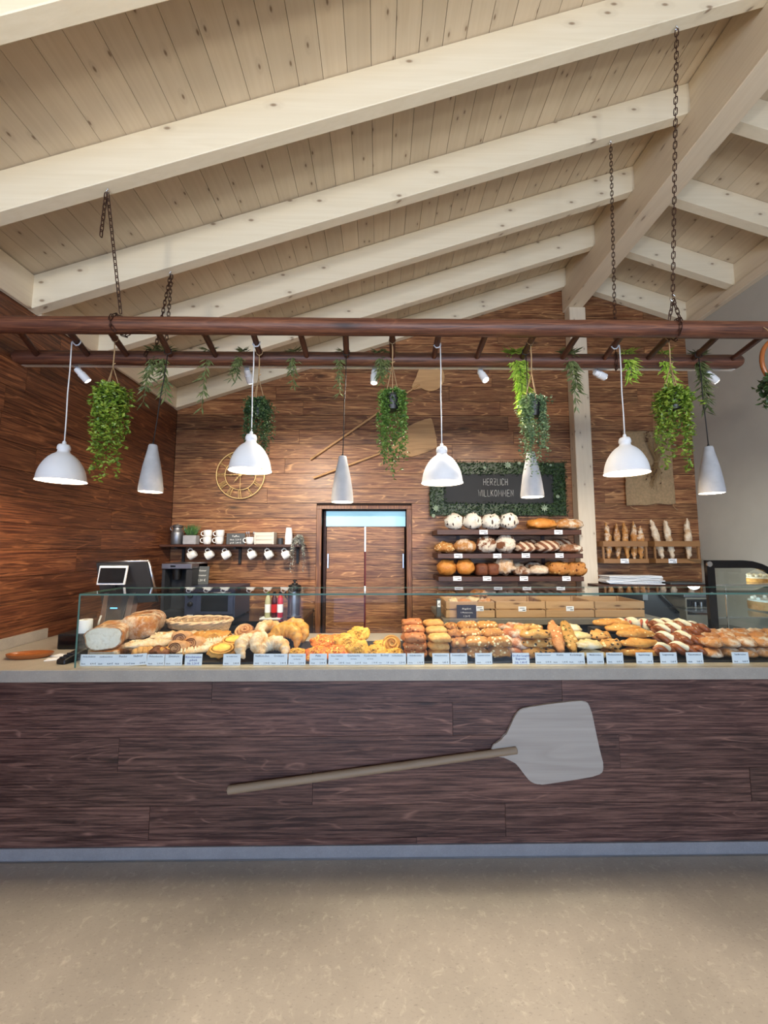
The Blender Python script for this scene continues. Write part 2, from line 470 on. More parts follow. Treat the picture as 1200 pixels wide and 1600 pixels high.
def chevron_loaf():
    s = NT('chevron_scored_crust')
    v = s.n('TexCoord', out=3)
    sx = s.n('SeparateXYZ', {0: v}, out=0)
    sep = s.t.nodes[-1]
    t = s.math('ADD', sep.outputs[0], s.math('MULTIPLY', s.math('ABSOLUTE', s.math('SUBTRACT', sep.outputs[2], 0.055)), 0.9))
    f = s.math('FRACT', s.math('MULTIPLY', t, 12.0))
    m = s.ramp(f, [(0.0, 0.0), (0.2, 0.0), (0.3, 1.0), (0.72, 1.0), (0.82, 0.0)])
    n2 = s.noise(s.coords(), 30, 4)
    a = s.mix(s.ramp(n2, [(0.3, 0), (0.7, 1)]), c(206, 176, 146), c(226, 204, 178))
    b = s.mix(s.ramp(n2, [(0.3, 0), (0.7, 1)]), c(104, 62, 42), c(140, 88, 58))
    s.bump(m, -0.5, 0.008)
    return s.done(s.mix(m, a, b), 0.75)


M['slit_loaf'] = slit_loaf()
M['burst_loaf'] = burst_loaf()
M['chevron_loaf'] = chevron_loaf()

# ---------------------------------------------------------------- mesh and object helpers
WORLD = {}                                   # object -> world matrix of things built here


def bm_new():
    return bmesh.new()


def box(bm, x0, x1, y0, y1, z0, z1, mat=None, bev=0.0, seg=1):
    r = bmesh.ops.create_cube(bm, size=1)
    vs_ = r['verts']
    for v in vs_:
        v.co = Vector((x0 + (v.co.x + .5) * (x1 - x0), y0 + (v.co.y + .5) * (y1 - y0), z0 + (v.co.z + .5) * (z1 - z0)))
    if bev:
        es = list({e for v in vs_ for e in v.link_edges})
        rr = bmesh.ops.bevel(bm, geom=es, offset=bev, segments=seg, affect='EDGES', profile=0.5)
        vs_ = list({v for f in rr['faces'] for v in f.verts} | {v for v in vs_ if v.is_valid})
    if mat is not None:
        bmesh.ops.transform(bm, matrix=mat, verts=vs_)
    return vs_


def obox(bm, ctr, sx, sy, sz, rot=(0, 0, 0), bev=0.0, seg=1):
    from mathutils import Euler
    m = Matrix.Translation(ctr) @ Euler(rot).to_matrix().to_4x4()
    return box(bm, -sx / 2, sx / 2, -sy / 2, sy / 2, -sz / 2, sz / 2, m, bev, seg)


def frame_for(d):
    d = d.normalized()
    a = Vector((0, 0, 1)) if abs(d.z) < 0.9 else Vector((1, 0, 0))
    u = d.cross(a).normalized()
    return u, d.cross(u).normalized()


def tube(bm, pts, rad, n=8, cap=True, closed=False):
    pts = [Vector(p) for p in pts]
    m = len(pts)
    rads = rad if isinstance(rad, (list, tuple)) else [rad] * m
    rings = []
    u = None
    for i, p in enumerate(pts):
        if closed:
            d = pts[(i + 1) % m] - pts[i - 1]
        else:
            d = pts[min(i + 1, m - 1)] - pts[max(i - 1, 0)]
        if d.length < 1e-9:
            d = Vector((0, 0, 1))
        d.normalize()
        if u is None:
            u, w = frame_for(d)
        else:
            u = (u - d * u.dot(d))
            if u.length < 1e-6:
                u, w = frame_for(d)
            u.normalize()
            w = d.cross(u)
        rings.append([bm.verts.new(p + (u * cos(2 * pi * k / n) + w * sin(2 * pi * k / n)) * rads[i]) for k in range(n)])
    for i in range(m if closed else m - 1):
        a, b = rings[i], rings[(i + 1) % m]
        for k in range(n):
            bm.faces.new((a[k], a[(k + 1) % n], b[(k + 1) % n], b[k]))
    if cap and not closed and n > 2:
        bm.faces.new(rings[0][::-1])
        bm.faces.new(rings[-1])
    return rings


def lathe(bm, prof, n=24, ctr=(0, 0, 0), cap0=False, cap1=False):
    ctr = Vector(ctr)
    rings = [[bm.verts.new(ctr + Vector((r * cos(2 * pi * k / n), r * sin(2 * pi * k / n), z))) for k in range(n)] for r, z in prof]
    for a, b in zip(rings, rings[1:]):
        for k in range(n):
            bm.faces.new((a[k], a[(k + 1) % n], b[(k + 1) % n], b[k]))
    if cap0:
        bm.faces.new(rings[0][::-1])
    if cap1:
        bm.faces.new(rings[-1])


def prism(bm, poly, d):
    """polygon (list of 3D points) extruded by vector d"""
    d = Vector(d)
    a = [bm.verts.new(Vector(p)) for p in poly]
    b = [bm.verts.new(Vector(p) + d) for p in poly]
    bm.faces.new(a)
    bm.faces.new(b[::-1])
    k = len(a)
    for i in range(k):
        bm.faces.new((a[(i + 1) % k], a[i], b[i], b[(i + 1) % k]))


def leaf(bm, p, d, up, ln, w, fold=0.25):
    d = Vector(d).normalized()
    s = d.cross(Vector(up))
    if s.length < 1e-5:
        s = d.cross(Vector((1, 0, 0.3)))
    s.normalize()
    nrm = s.cross(d)
    p = Vector(p)
    a = bm.verts.new(p)
    t = bm.verts.new(p + d * ln)
    m = bm.verts.new(p + d * ln * 0.5 - nrm * w * fold)
    l = bm.verts.new(p + d * ln * 0.48 + s * w * 0.5)
    r = bm.verts.new(p + d * ln * 0.48 - s * w * 0.5)
    bm.faces.new((a, m, l))
    bm.faces.new((a, r, m))
    bm.faces.new((m, t, l))
    bm.faces.new((m, r, t))


def mesh_from(bm, name, mat, smooth=False, angle=None):
    bmesh.ops.recalc_face_normals(bm, faces=bm.faces)
    me = bpy.data.meshes.new(name)
    bm.to_mesh(me)
    bm.free()
    for m in (mat if isinstance(mat, (list, tuple)) else [mat]):
        me.materials.append(m)
    if smooth:
        me.shade_smooth()
        if angle is not None:
            me.set_sharp_from_angle(angle=radians(angle))
    return me


def tag(o, label=None, cat=None, group=None, kind=None):
    for k, v in (('label', label), ('category', cat), ('group', group), ('kind', kind)):
        if v:
            o[k] = v
    return o


def obj(name, bm, mat, parent=None, smooth=False, angle=None, local=False, label=None, kind=None):
    """one mesh object; a bmesh in room coordinates unless local, then in the parent's own"""
    me = mesh_from(bm, name, mat, smooth, angle) if isinstance(bm, bmesh.types.BMesh) else bm
    o = bpy.data.objects.new(name, me)
    COL.objects.link(o)
    if parent is not None:
        o.parent = parent
        W = WORLD.get(parent, Matrix.Identity(4))
        WORLD[o] = W
        if isinstance(bm, bmesh.types.BMesh) and not local and W != Matrix.Identity(4):
            me.transform(W.inverted())
    else:
        WORLD[o] = Matrix.Identity(4)
    if label:
        o['label'] = label
    if kind:
        o['kind'] = kind
    return o


def thing(name, label, cat, loc=(0, 0, 0), rot=(0, 0, 0), group=None, kind=None):
    from mathutils import Euler
    o = bpy.data.objects.new(name, None)
    o.empty_display_size = 0.05
    COL.objects.link(o)
    o.location = loc
    o.rotation_euler = rot
    WORLD[o] = Matrix.Translation(loc) @ Euler(rot).to_matrix().to_4x4()
    return tag(o, label, cat, group, kind)


def solo(name, bm, mat, label, cat, loc=(0, 0, 0), rot=(0, 0, 0), group=None, smooth=True, angle=40):
    """a thing that is a single mesh, its bmesh in local coordinates"""
    o = obj(name, bm, mat, None, smooth, angle)
    o.location = loc
    o.rotation_euler = rot
    from mathutils import Euler
    WORLD[o] = Matrix.Translation(loc) @ Euler(rot).to_matrix().to_4x4()
    return tag(o, label, cat, group)


KIDS = {}


def dup(root, loc, rot=(0, 0, 0), label=None, group=None, scale=None):
    r = root.copy()
    COL.objects.link(r)
    r.location = loc
    r.rotation_euler = rot
    if scale:
        r.scale = scale
    if label:
        r['label'] = label
    if group:
        r['group'] = group
    for ch in list(root.children):
        cc = ch.copy()
        COL.objects.link(cc)
        cc.parent = r
        for g in list(ch.children):
            d = g.copy()
            COL.objects.link(d)
            d.parent = cc
    return r


class Proto:
    """first placement moves the original, later ones copy it with its parts"""

    def __init__(s, o):
        s.o, s.used = o, False

    def put(s, loc, rot=(0, 0, 0), label=None, group=None, scale=None):
        if not s.used:
            s.used = True
            s.o.location = loc
            s.o.rotation_euler = rot
            if scale:
                s.o.scale = scale
            if label:
                s.o['label'] = label
            if group:
                s.o['group'] = group
            return s.o
        return dup(s.o, loc, rot, label, group, scale)


def struct(name, bm, mat, smooth=False, label=None):
    o = obj(name, bm, mat, None, smooth)
    o['kind'] = 'structure'
    if label:
        o['label'] = label
    return o


def text_mesh(s, size, align='CENTER', mat=None, name='lettering', thick=0.0004):
    """flat lettering in the XZ plane facing -Y, origin at its baseline anchor"""
    cu = bpy.data.curves.new(name, 'FONT')
    cu.body = s
    cu.size = size
    cu.align_x = align
    cu.resolution_u = 1
    cu.extrude = thick
    o = bpy.data.objects.new(name, cu)
    COL.objects.link(o)
    dg = bpy.context.evaluated_depsgraph_get()
    me = bpy.data.meshes.new_from_object(o.evaluated_get(dg))
    bpy.data.objects.remove(o)
    bpy.data.curves.remove(cu)
    me.transform(Matrix.Rotation(pi / 2, 4, 'X'))
    if mat:
        me.materials.clear()
        me.materials.append(mat)
    return me


def join_meshes(meshes, name, mat):
    bm = bmesh.new()
    for me, mt in meshes:
        k = len(bm.verts)
        bm.from_mesh(me)
        bm.verts.ensure_lookup_table()
        bmesh.ops.transform(bm, matrix=mt, verts=bm.verts[k:])
        bpy.data.meshes.remove(me)
    me = bpy.data.meshes.new(name)
    bm.to_mesh(me)
    bm.free()
    me.materials.append(mat)
    return me


STROKES = {
    'H': [[(0, 0), (0, 1)], [(.6, 0), (.6, 1)], [(0, .5), (.6, .5)]],
    'E': [[(.55, 0), (0, 0), (0, 1), (.55, 1)], [(0, .5), (.45, .5)]],
    'R': [[(0, 0), (0, 1), (.45, 1), (.58, .85), (.58, .65), (.45, .5), (0, .5)], [(.25, .5), (.6, 0)]],
    'Z': [[(0, 1), (.58, 1), (0, 0), (.58, 0)], [(.1, .5), (.5, .5)]],
    'L': [[(0, 1), (0, 0), (.5, 0)]],
    'I': [[(0, 0), (0, 1)]],
    'C': [[(.58, .85), (.42, 1), (.15, 1), (0, .8), (0, .2), (.15, 0), (.42, 0), (.58, .15)]],
    'W': [[(0, 1), (.2, 0), (.4, .75), (.6, 0), (.8, 1)]],
    'K': [[(0, 0), (0, 1)], [(.55, 1), (0, .45)], [(.15, .6), (.58, 0)]],
    'O': [[(.3, 1), (.1, .9), (0, .6), (0, .4), (.1, .1), (.3, 0), (.5, .1), (.6, .4), (.6, .6), (.5, .9), (.3, 1)]],
    'M': [[(0, 0), (.05, 1), (.4, .3), (.75, 1), (.8, 0)]],
    'N': [[(0, 0), (0, 1), (.58, 0), (.58, 1)]],
}


def chalk_line(bm, s, cx, y, z, h, rad, gap=0.32):
    adv = [max(p[0] for st in STROKES[ch] for p in st) for ch in s]
    x = cx - (sum(adv) + gap * (len(s) - 1)) * h / 2
    for ch, a in zip(s, adv):
        for st in STROKES[ch]:
            tube(bm, [(x + px * h, y, z + pz * h + U(-.01, .01) * h) for px, pz in st], rad, 5)
        x += (a + gap) * h


def bread_bm(lx, ly, lz, ex=2.3, ez=2.2, flat=0.55, nz=0.012, n=18, m=11, seed=0, taper=0.0, slash=0, slash_d=0.01, lumps=10, braid=0.0):
    """bun or loaf: superellipsoid with a flattened base at z=0, uneven crust, optional slashes or braid bulges"""
    bm = bmesh.new()
    bmesh.ops.create_uvsphere(bm, u_segments=n, v_segments=m, radius=1, matrix=Matrix.Rotation(pi / 2, 4, 'Y'))
    off = Vector((seed * 7.3, seed * 3.1, seed * 1.7))
    for v in bm.verts:
        x, y, z = v.co
        r = (abs(x) ** ex + abs(y) ** ex) ** (1 / ex) if (abs(x) + abs(y)) > 1e-6 else 0
        k = (r ** ez + abs(z) ** ez) ** (1 / ez)
        p = v.co / max(k, 1e-6)
        w = 1 - taper * abs(p.x) ** 2
        q = Vector((p.x * lx / 2, p.y * ly / 2 * w, p.z * lz / 2 * (w if p.z > 0 else 1)))
        if q.z < 0:
            q.z *= flat
        nn = mnoise.noise(q * lumps * 4 + off)
        q += v.co.normalized() * nz * nn * 2
        if slash and p.z > 0.25:
            ph = (p.x * 0.5 + p.y * 0.12) * slash
            q.z -= slash_d * max(0, cos(2 * pi * ph)) ** 5
        if braid:
            q.z += braid * abs(sin(p.x * pi * 2.6 + p.y)) * (1 if q.z > 0 else 0)
            q.y *= 1 + 0.14 * sin(p.x * pi * 5.2)
        v.co = q
    zmin = min(v.co.z for v in bm.verts)
    for v in bm.verts:
        v.co.z -= zmin
    return bm

# ================================================================ THE ROOM
XL, XR, YB, YF = -2.42, 3.80, 4.60, -4.0
APEX, PITCHR, EAVE = 2.375, 0.333, 3.25


def zb(x):
    """underside of the rafters"""
    return EAVE + PITCHR * (min(x, APEX) - XL) - (PITCHR * (x - APEX) if x > APEX else 0)


bm = bm_new()
box(bm, XL - .1, XR + .1, YF, YB + 1.2, -0.1, 0)
struct('floor', bm, M['floor'])

# --- back wall: dark backing with the door opening, clad in stained boards
dx0, dx1, dzt = P(503, 795.6, YB).x, P(635, 795.6, YB).x, P(560, 795.6, YB).z
bm = bm_new()


def wall_poly(x0, x1, z0, zfun=None, z1=None):
    xs = [x0] + ([APEX] if x0 < APEX < x1 and zfun else []) + [x1]
    top = [(x, (zfun(x) if zfun else z1)) for x in xs]
    return [(x0, z0)] + [(x1, z0)] + top[::-1]


for poly in (wall_poly(XL - .1, dx0, 0, lambda x: zb(x) + .2), wall_poly(dx0, dx1, dzt, lambda x: zb(x) + .2), wall_poly(dx1, XR + .1, 0, lambda x: zb(x) + .2)):
    prism(bm, [(x, YB + .024, z) for x, z in poly], (0, .12, 0))
wall_back = struct('wall_back', bm, M['wall_back_dark'])


def clip_roof(poly):
    """cut a polygon in (x, z) with the two roof slopes"""
    for a, b in ((PITCHR, EAVE - PITCHR * XL + .03), (-PITCHR, zb(APEX) + PITCHR * APEX + .03)):
        out = []
        for i, p in enumerate(poly):
            q = poly[(i + 1) % len(poly)]
            fp, fq = a * p[0] + b - p[1], a * q[0] + b - q[1]
            if fp >= 0:
                out.append(p)
            if fp * fq < 0:
                t = fp / (fp - fq)
                out.append((p[0] + t * (q[0] - p[0]), p[1] + t * (q[1] - p[1])))
        poly = out
        if len(poly) < 3:
            return []
    return poly


def plank(name, poly3, d, mat, parent):
    b = bm_new()
    prism(b, poly3, d)
    return obj(name, b, mat, parent)


ROW = 0.178
FRM = 0.062                                   # door trim width
z = 0.0
row = 0
while z < 5.0:
    z1 = z + ROW
    spans = [(XL, XR)]
    if z1 > 0 and z < dzt + FRM:
        spans = [(XL, dx0 - FRM), (dx1 + FRM, XR)]
    for a, b in spans:
        xs = [a]
        xx = a + U(0.8, 2.6)
        while xx < b - 0.5:
            xs.append(xx)
            xx += U(1.9, 3.1)
        xs.append(b)
        for p, q in zip(xs, xs[1:]):
            zlo = z
            poly = clip_roof([(p + .0015, zlo + .0025), (q - .0015, zlo + .0025), (q - .0015, z1 - .0025), (p + .0015, z1 - .0025)])
            if len(poly) >= 3:
                y = YB + U(0, .004)
                plank('plank', [(x, y, zz) for x, zz in poly], (0, .02, 0), M['wall_wood'], wall_back)
    z = z1
    row += 1

# --- left wall
bm = bm_new()
box(bm, XL - .14, XL - .022, YF, YB + .1, 0, EAVE + .25)
wall_left = struct('wall_left', bm, M['wall_back_dark'])
z = 0.0
while z < EAVE:
    z1 = min(z + ROW, EAVE)
    ys = [1.2, 1.2 + U(.9, 2.4)]
    while ys[-1] < YB - .7:
        ys.append(ys[-1] + U(1.2, 2.6))
    ys[-1] = YB - .002
    for p, q in zip(ys, ys[1:]):
        if q - p < .05:
            continue
        x = XL - U(0, .0025)
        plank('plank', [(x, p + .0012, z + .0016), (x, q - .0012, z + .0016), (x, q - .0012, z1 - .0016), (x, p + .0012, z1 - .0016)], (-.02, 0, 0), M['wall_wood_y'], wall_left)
    z = z1
bm = bm_new()
box(bm, XL - .022, XL, YF, 1.2, 0, EAVE)
obj('plaster_panel', bm, M['plaster'], wall_left)

# --- right wall and the window wall behind the viewer
bm = bm_new()
box(bm, XR, XR + .14, YF, YB + .1, 0, zb(XR) + .25)
wall_right = struct('wall_right', bm, M['plaster'])
bm = bm_new()
for a, b in ((XL - .1, -2.2), (.4, 1.4), (3.4, XR + .1)):
    prism(bm, [(x, YF - .14, zz) for x, zz in wall_poly(a, b, 0, lambda x: zb(x) + .25)], (0, .14, 0))
for a, b in ((-2.2, .4), (1.4, 3.4)):
    box(bm, a, b, YF - .14, YF, 0, .45)
    prism(bm, [(x, YF - .14, zz) for x, zz in wall_poly(a, b, 2.7, lambda x: zb(x) + .25)], (0, .14, 0))
struct('wall_front', bm, M['plaster'])

# --- roof: boards above the rafters, rafters, ridge beam, blocking
TH = 0.245
bm = bm_new()
for xa, xb in ((XL - .2, APEX), (APEX, XR + .2)):
    za = EAVE + PITCHR * (xa - XL) if xb == APEX else zb(xa)
    zc = zb(xb) if xb == APEX else zb(xb)
    prism(bm, [(xa, YF - .2, za + TH + .024), (xb, YF - .2, zc + TH + .024), (xb, YF - .2, zc + TH + .09), (xa, YF - .2, za + TH + .09)], (0, YB - YF + .4, 0))
ceiling = struct('ceiling', bm, M['roof_back'])
PW = 0.1325
x = XL - .01
while x < XR:
    x1 = min(x + PW, XR)
    for a, b in (((x, min(x1, APEX)), (APEX, x1)) if x < APEX < x1 else ((x, x1),)):
        if b - a < .02:
            continue
        zA = EAVE + PITCHR * (a - XL) if b <= APEX else zb(a)
        zB = zb(b)
        j = U(0, .002)
        plank('plank', [(a + .0013, -3.2, zA + TH + j), (b - .0013, -3.2, zB + TH + j), (b - .0013, -3.2, zB + TH + .022), (a + .0013, -3.2, zA + TH + .022)], (0, YB + 3.2, 0), M['ceil_plank'], ceiling)
    x = x1
RAFT_Y = [4.52, 3.87, 3.225, 2.588, 1.945, 1.30, .66, .02, -.62, -1.26, -1.9, -2.54]
RW = 0.078
for i, y in enumerate(RAFT_Y):
    b = bm_new()
    prism(b, [(XL + .002, y, EAVE), (APEX - .001, y, zb(APEX)), (APEX - .001, y, zb(APEX) + TH - .002), (XL + .002, y, EAVE + TH - .002)], (0, RW, 0))
    bmesh.ops.bevel(b, geom=[e for e in b.edges if abs(e.verts[0].co.y - e.verts[1].co.y) < .001], offset=.004, segments=1, affect='EDGES')
    obj('rafter', b, M['rafter'], ceiling)
    b = bm_new()
    prism(b, [(APEX + .001, y, zb(APEX)), (XR - .002, y, zb(XR)), (XR - .002, y, zb(XR) + TH - .002), (APEX + .001, y, zb(APEX) + TH - .002)], (0, RW, 0))
    obj('rafter', b, M['rafter'], ceiling)
    if i:
        y0, y1 = y + RW, RAFT_Y[i - 1]
        b = bm_new()
        box(b, XL + .004, XL + .03, y0, y1, EAVE, EAVE + TH)
        obj('eave_board', b, M['ridge'], ceiling)
        b = bm_new()
        box(b, XR - .03, XR - .004, y0, y1, zb(XR), zb(XR) + TH)
        obj('eave_board', b, M['ridge'], ceiling)
        b = bm_new()
        box(b, APEX - .075, APEX - .05, y0, y1, zb(APEX) - .02, zb(APEX) + TH - .03)
        obj('ridge_board', b, M['ridge'], ceiling)
b = bm_new()
box(b, 2.278, 2.472, -3.2, YB, 4.52, zb(APEX - .09) - .001, bev=.006)
obj('ridge_beam', b, M['ridge'], ceiling)
b = bm_new()
box(b, XR - .07, XR - .001, -3.2, YB - .08, zb(XR) - .10, zb(XR) - .001, bev=.004)
obj('wall_plate', b, M['ridge'], ceiling)
b = bm_new()
box(b, 2.302, 2.497, 4.47, YB - .001, 0, 4.52, bev=.006)
column = struct('column_1', b, M['column'])
column['label'] = 'square whitewashed wooden post under the ridge beam'

# --- door in the back wall
bm = bm_new()
for a, b2, z0, z1 in ((dx0 - FRM + .002, dx0, 0, dzt), (dx1, dx1 + FRM - .002, 0, dzt), (dx0 - FRM + .002, dx1 + FRM - .002, dzt, dzt + FRM - .02)):
    box(bm, a, b2, YB - .012, YB + .022, z0, z1, bev=.003)
door = struct('door_1', bm, M['wall_wood_z'])
bm = bm_new()
YD = 4.78
for a, b2, z0, z1 in ((dx0 - .02, dx0, 0, dzt + .02), (dx1, dx1 + .02, 0, dzt + .02), (dx0, dx1, dzt, dzt + .02)):
    box(bm, a, b2, YB + .024, YD + .04, z0, z1)
obj('reveal', bm, M['shelf_wood'], door)
ztop = P(560, 823, YD).z
bm = bm_new()
box(bm, P(509.7, 810, YD).x, P(633.4, 810, YD).x, YD, YD + .01, ztop + .004, P(560, 799, YD).z)
obj('transom_pane', bm, M['transom'], door)
bm = bm_new()
box(bm, dx0, dx1, YD - .005, YD + .03, P(560, 799, YD).z, dzt)
box(bm, dx0, P(509.7, 810, YD).x, YD - .005, YD + .03, 0, dzt)
box(bm, P(633.4, 810, YD).x, dx1, YD - .005, YD + .03, 0, dzt)
obj('door_jamb', bm, M['shelf_wood'], door)
for px0, px1, hx in ((511.0, 569.2, 512.5), (572.0, 631.5, 630.0)):
    a, b2 = P(px0, 823, YD).x, P(px1, 823, YD).x
    bm = bm_new()
    box(bm, a, b2, YD + .012, YD + .04, .01, ztop - .002)
    lf = obj('door_leaf', bm, M['wall_back_dark'], door)
    zz = ztop - .003
    while zz > .02:
        z0 = max(zz - .152, .012)
        bm = bm_new()
        box(bm, a, b2, YD - .012 + U(0, .002), YD + .012, z0 + .001, zz - .001)
        obj('plank', bm, M['wall_wood'], lf)
        zz = z0
    hxx = P(hx, 876, YD - .03).x
    bm = bm_new()
    z0, z1 = P(hx, 888, YD - .03).z, P(hx, 865, YD - .03).z
    box(bm, hxx - .011, hxx + .011, YD - .034, YD - .022, z0, z1, bev=.004)
    box(bm, hxx - .006, hxx + .006, YD - .024, YD - .010, z0 + .02, z0 + .04)
    box(bm, hxx - .006, hxx + .006, YD - .024, YD - .010, z1 - .04, z1 - .02)
    obj('handle', bm, M['steel'], lf)
xs0, xs1 = P(569.2, 850, YD).x, P(572.0, 850, YD).x
for nm, y0, y1, mt in (('gap_glow', 823, 862, 'gap_white'), ('red_gap_view', 862, 916, 'red'), ('low_gap_glow', 916, 924, 'gap_white'), ('red_gap_view', 924, 1002, 'red')):  # strips standing in for the lit room seen through the gap
    bm = bm_new()
    box(bm, xs0, xs1, YD + .014, YD + .02, P(570, y1, YD).z, P(570, y0, YD).z)
    obj(nm, bm, M[mt], door)
bm = bm_new()
box(bm, dx0 - .3, dx1 + .3, YD + .06, YD + .1, 0, dzt + .3)
obj('passage_backing', bm, M['wall_back_dark'], door)

# ================================================================ THE COUNTER
CT = 0.963                                   # worktop height
CY = 2.202                                   # front face of the counter
CXR = 2.95
cnt = thing('service_counter', 'long low shop counter front clad in dark stained boards below the worktop', 'counter', (0, CY, 0))
bm = bm_new()
box(bm, XL + .003, CXR, CY + .022, 2.95, 0, .898)
obj('carcass', bm, M['dark_cab'], cnt)
edges = [P(600, y, CY).z for y in (1064.5, 1098, 1150, 1203.5, 1257, 1309)] + [.067]
edges[0] = .898
joints = [[-.9, 1.0], [.4], [P(185, 1177, CY).x, 1.3], [-.35, 2.0], [-1.2, P(790, 1283, CY).x], [.2]]
for i in range(6):
    xs = [XL + .002] + joints[i] + [CXR]
    for p, q in zip(xs, xs[1:]):
        bm = bm_new()
        box(bm, p + .001, q - .001, CY + U(0, .002), CY + .0215, edges[i + 1] + .0008, edges[i] - .0008)
        obj('plank', bm, M['counter_wood'], cnt)
bm = bm_new()
box(bm, XL + .002, CXR, CY - .004, CY + .0215, .0, .064, bev=.002)
obj('toe_board', bm, M['toe'], cnt)
bm = bm_new()
box(bm, XL + .002, CXR, CY - .009, CY - .004, .0, .007)
obj('skirting_strip', bm, M['steel'], cnt, label='thin bright strip along the foot')
wt = thing('worktop', 'long beige stone-look worktop slab running across the shop counter', 'worktop', (0, CY, .9))
bm = bm_new()
box(bm, XL + .001, CXR, CY - .012, 3.08, .899, CT, bev=.003)
obj('slab', bm, M['worktop'], wt)
bm = bm_new()
box(bm, XL + .001, XL + .018, CY + .05, 2.945, CT, CT + .072, bev=.002)
obj('upstand', bm, M['worktop'], wt)

# --- glass guard over the baked goods
gx0, gx1, gy0, gy1, gzt = -1.662, CXR - .02, 2.228, 2.582, 1.362
gl = thing('glass_display_case', 'clear frameless glass guard standing on the worktop over the baked goods', 'display case', (0, gy0, CT))
for nm, a in (('front_pane', (gx0, gx1, gy0, gy0 + .008, CT + .001, gzt - .009)), ('top_pane', (gx0, gx1, gy0 + .001, gy1, gzt - .008, gzt)), ('end_pane', (gx0, gx0 + .008, gy0 + .009, gy1, CT + .001, gzt - .009))):
    bm = bm_new()
    box(bm, *a)
    obj(nm, bm, M['glass'], gl)
bm = bm_new()
box(bm, gx0, gx1, gy0 - .0005, gy0 + .0005, gzt - .009, gzt + .0003)
box(bm, gx0 - .0008, gx0, gy0, gy1, gzt - .009, gzt + .0003)
box(bm, gx0, gx1, gy1 + .0002, gy1 + .001, gzt - .008, gzt)
box(bm, gx0 - .0008, gx0 + .0085, gy0 - .0012, gy0 - .0002, CT + .001, gzt - .009)
obj('polished_edge', bm, M['glass_edge'], gl, label='green polished glass edges')

# ================================================================ LADDER RACK, CHAINS, TRACK
YA, YBK = 2.17, 2.52
zA, zBk = P(600, 511.5, YA).z, P(600, 561.8, YBK).z
RA, RB = 0.048, 0.0445
lad = thing('ladder', 'brown wooden ladder hung level over the counter as a plant and lamp rack', 'ladder', (0, YA, zA))


def pole(x0, x1, y, z, r, seed):
    bm = bm_new()
    pts, rs = [], []
    n = 60
    for i in range(n + 1):
        x = x0 + (x1 - x0) * i / n
        pts.append((x, y + .003 * mnoise.noise((x * 1.3, seed, 0)), z + .003 * mnoise.noise((x * 1.3, seed, 5))))
        rs.append(r * (1 + .05 * mnoise.noise((x * 4, seed, 9)) + (.10 if i % 7 == 3 else 0) * abs(mnoise.noise((x, seed, 2)))))
    pts = [(x0 - .022, y, z)] + pts + [(x1 + .022, y, z)]
    rs = [r * .72] + rs + [r * .72]
    tube(bm, pts, rs, 16)
    return bm


obj('pole', pole(-2.385, 2.44, YA, zA, RA, 1.0), M['pole_wood'], lad, True, 50)
obj('pole', pole(-2.385, 2.425, YBK, zBk, RB, 5.0), M['pole_wood'], lad, True, 50)
RUNG_PX = [(20, 63), (97, 143), (163, 203), (240, 270), (313, 340), (391, 409), (466, 481), (539, 542), (613, 613), (688, 677), (763, 743), (840, 813), (910, 875), (980, 940), (1056, 1007), (1133, 1077), (1205, 1137)]
RUNGS = [(XP(a, YA, zA - .04), XP(b, YBK, zBk)) for a, b in RUNG_PX]
for xa, xb in RUNGS:
    bm = bm_new()
    tube(bm, [(xa, YA + .02, zA - .002), ((xa + xb) / 2, (YA + YBK) / 2, (zA + zBk) / 2 + U(-.003, .003)), (xb, YBK - .02, zBk)], [.0175, .019, .0165], 10)
    obj('rung', bm, M['rung_wood'], lad, True, 50)


def rung_x(x, y):
    """where the rung nearest to x passes at depth y"""
    t = (y - YA) / (YBK - YA)
    return min((a + (b - a) * t for a, b in RUNGS), key=lambda v: abs(v - x))


LINK = None


def link_mesh():
    global LINK
    if LINK is None:
        bm = bm_new()
        pts = []
        for k in range(12):
            a = 2 * pi * k / 12
            pts.append((cos(a) * .0085, 0, sin(a) * .0085 + (.0125 if sin(a) > 0.01 else -.0125 if sin(a) < -.01 else 0)))
        tube(bm, pts, .0027, 5, closed=True)
        LINK = mesh_from(bm, 'link', M['iron'], True)
    return LINK


def chain_path(root, pts, origin):
    """links laid along a polyline, each a part turned a quarter against the last"""
    pts = [Vector(p) - Vector(origin) for p in pts]
    pitch = .0315
    pos, seg = 0.0, 0
    k = 0
    lens = [(b - a).length for a, b in zip(pts, pts[1:])]
    total = sum(lens)
    d = pitch / 2
    while d < total:
        t = d
        for i, L in enumerate(lens):
            if t <= L:
                break
            t -= L
        p = pts[i] + (pts[i + 1] - pts[i]) * (t / L)
        dr = (pts[i + 1] - pts[i]).normalized()
        q = Vector((0, 0, 1)).rotation_difference(dr).to_matrix().to_4x4() @ Matrix.Rotation(radians(45 + 90 * (k % 2) - 20), 4, 'Z')
        o = bpy.data.objects.new('link', link_mesh())
        COL.objects.link(o)
        o.parent = root
        o.matrix_local = Matrix.Translation(p) @ q
        d += pitch
        k += 1


def wrap(x, y, z, r, tilt=.02, a0=-30, a1=300):
    return [(x + tilt * sin(radians(a)), y + r * sin(radians(a)), z + r * cos(radians(a))) for a in range(a0, a1, 30)]


def hook_eye(root, p):
    bm = bm_new()
    x, y, z = p
    tube(bm, [(x, y, z + .012), (x, y, z - .004)], .0035, 6)
    tube(bm, [(x + .009 * sin(a), y, z - .013 + .009 * cos(a)) for a in [2 * pi * k / 10 for k in range(10)]], .0027, 6, closed=True)
    obj('eye_hook', bm, M['chrome'], root, True)


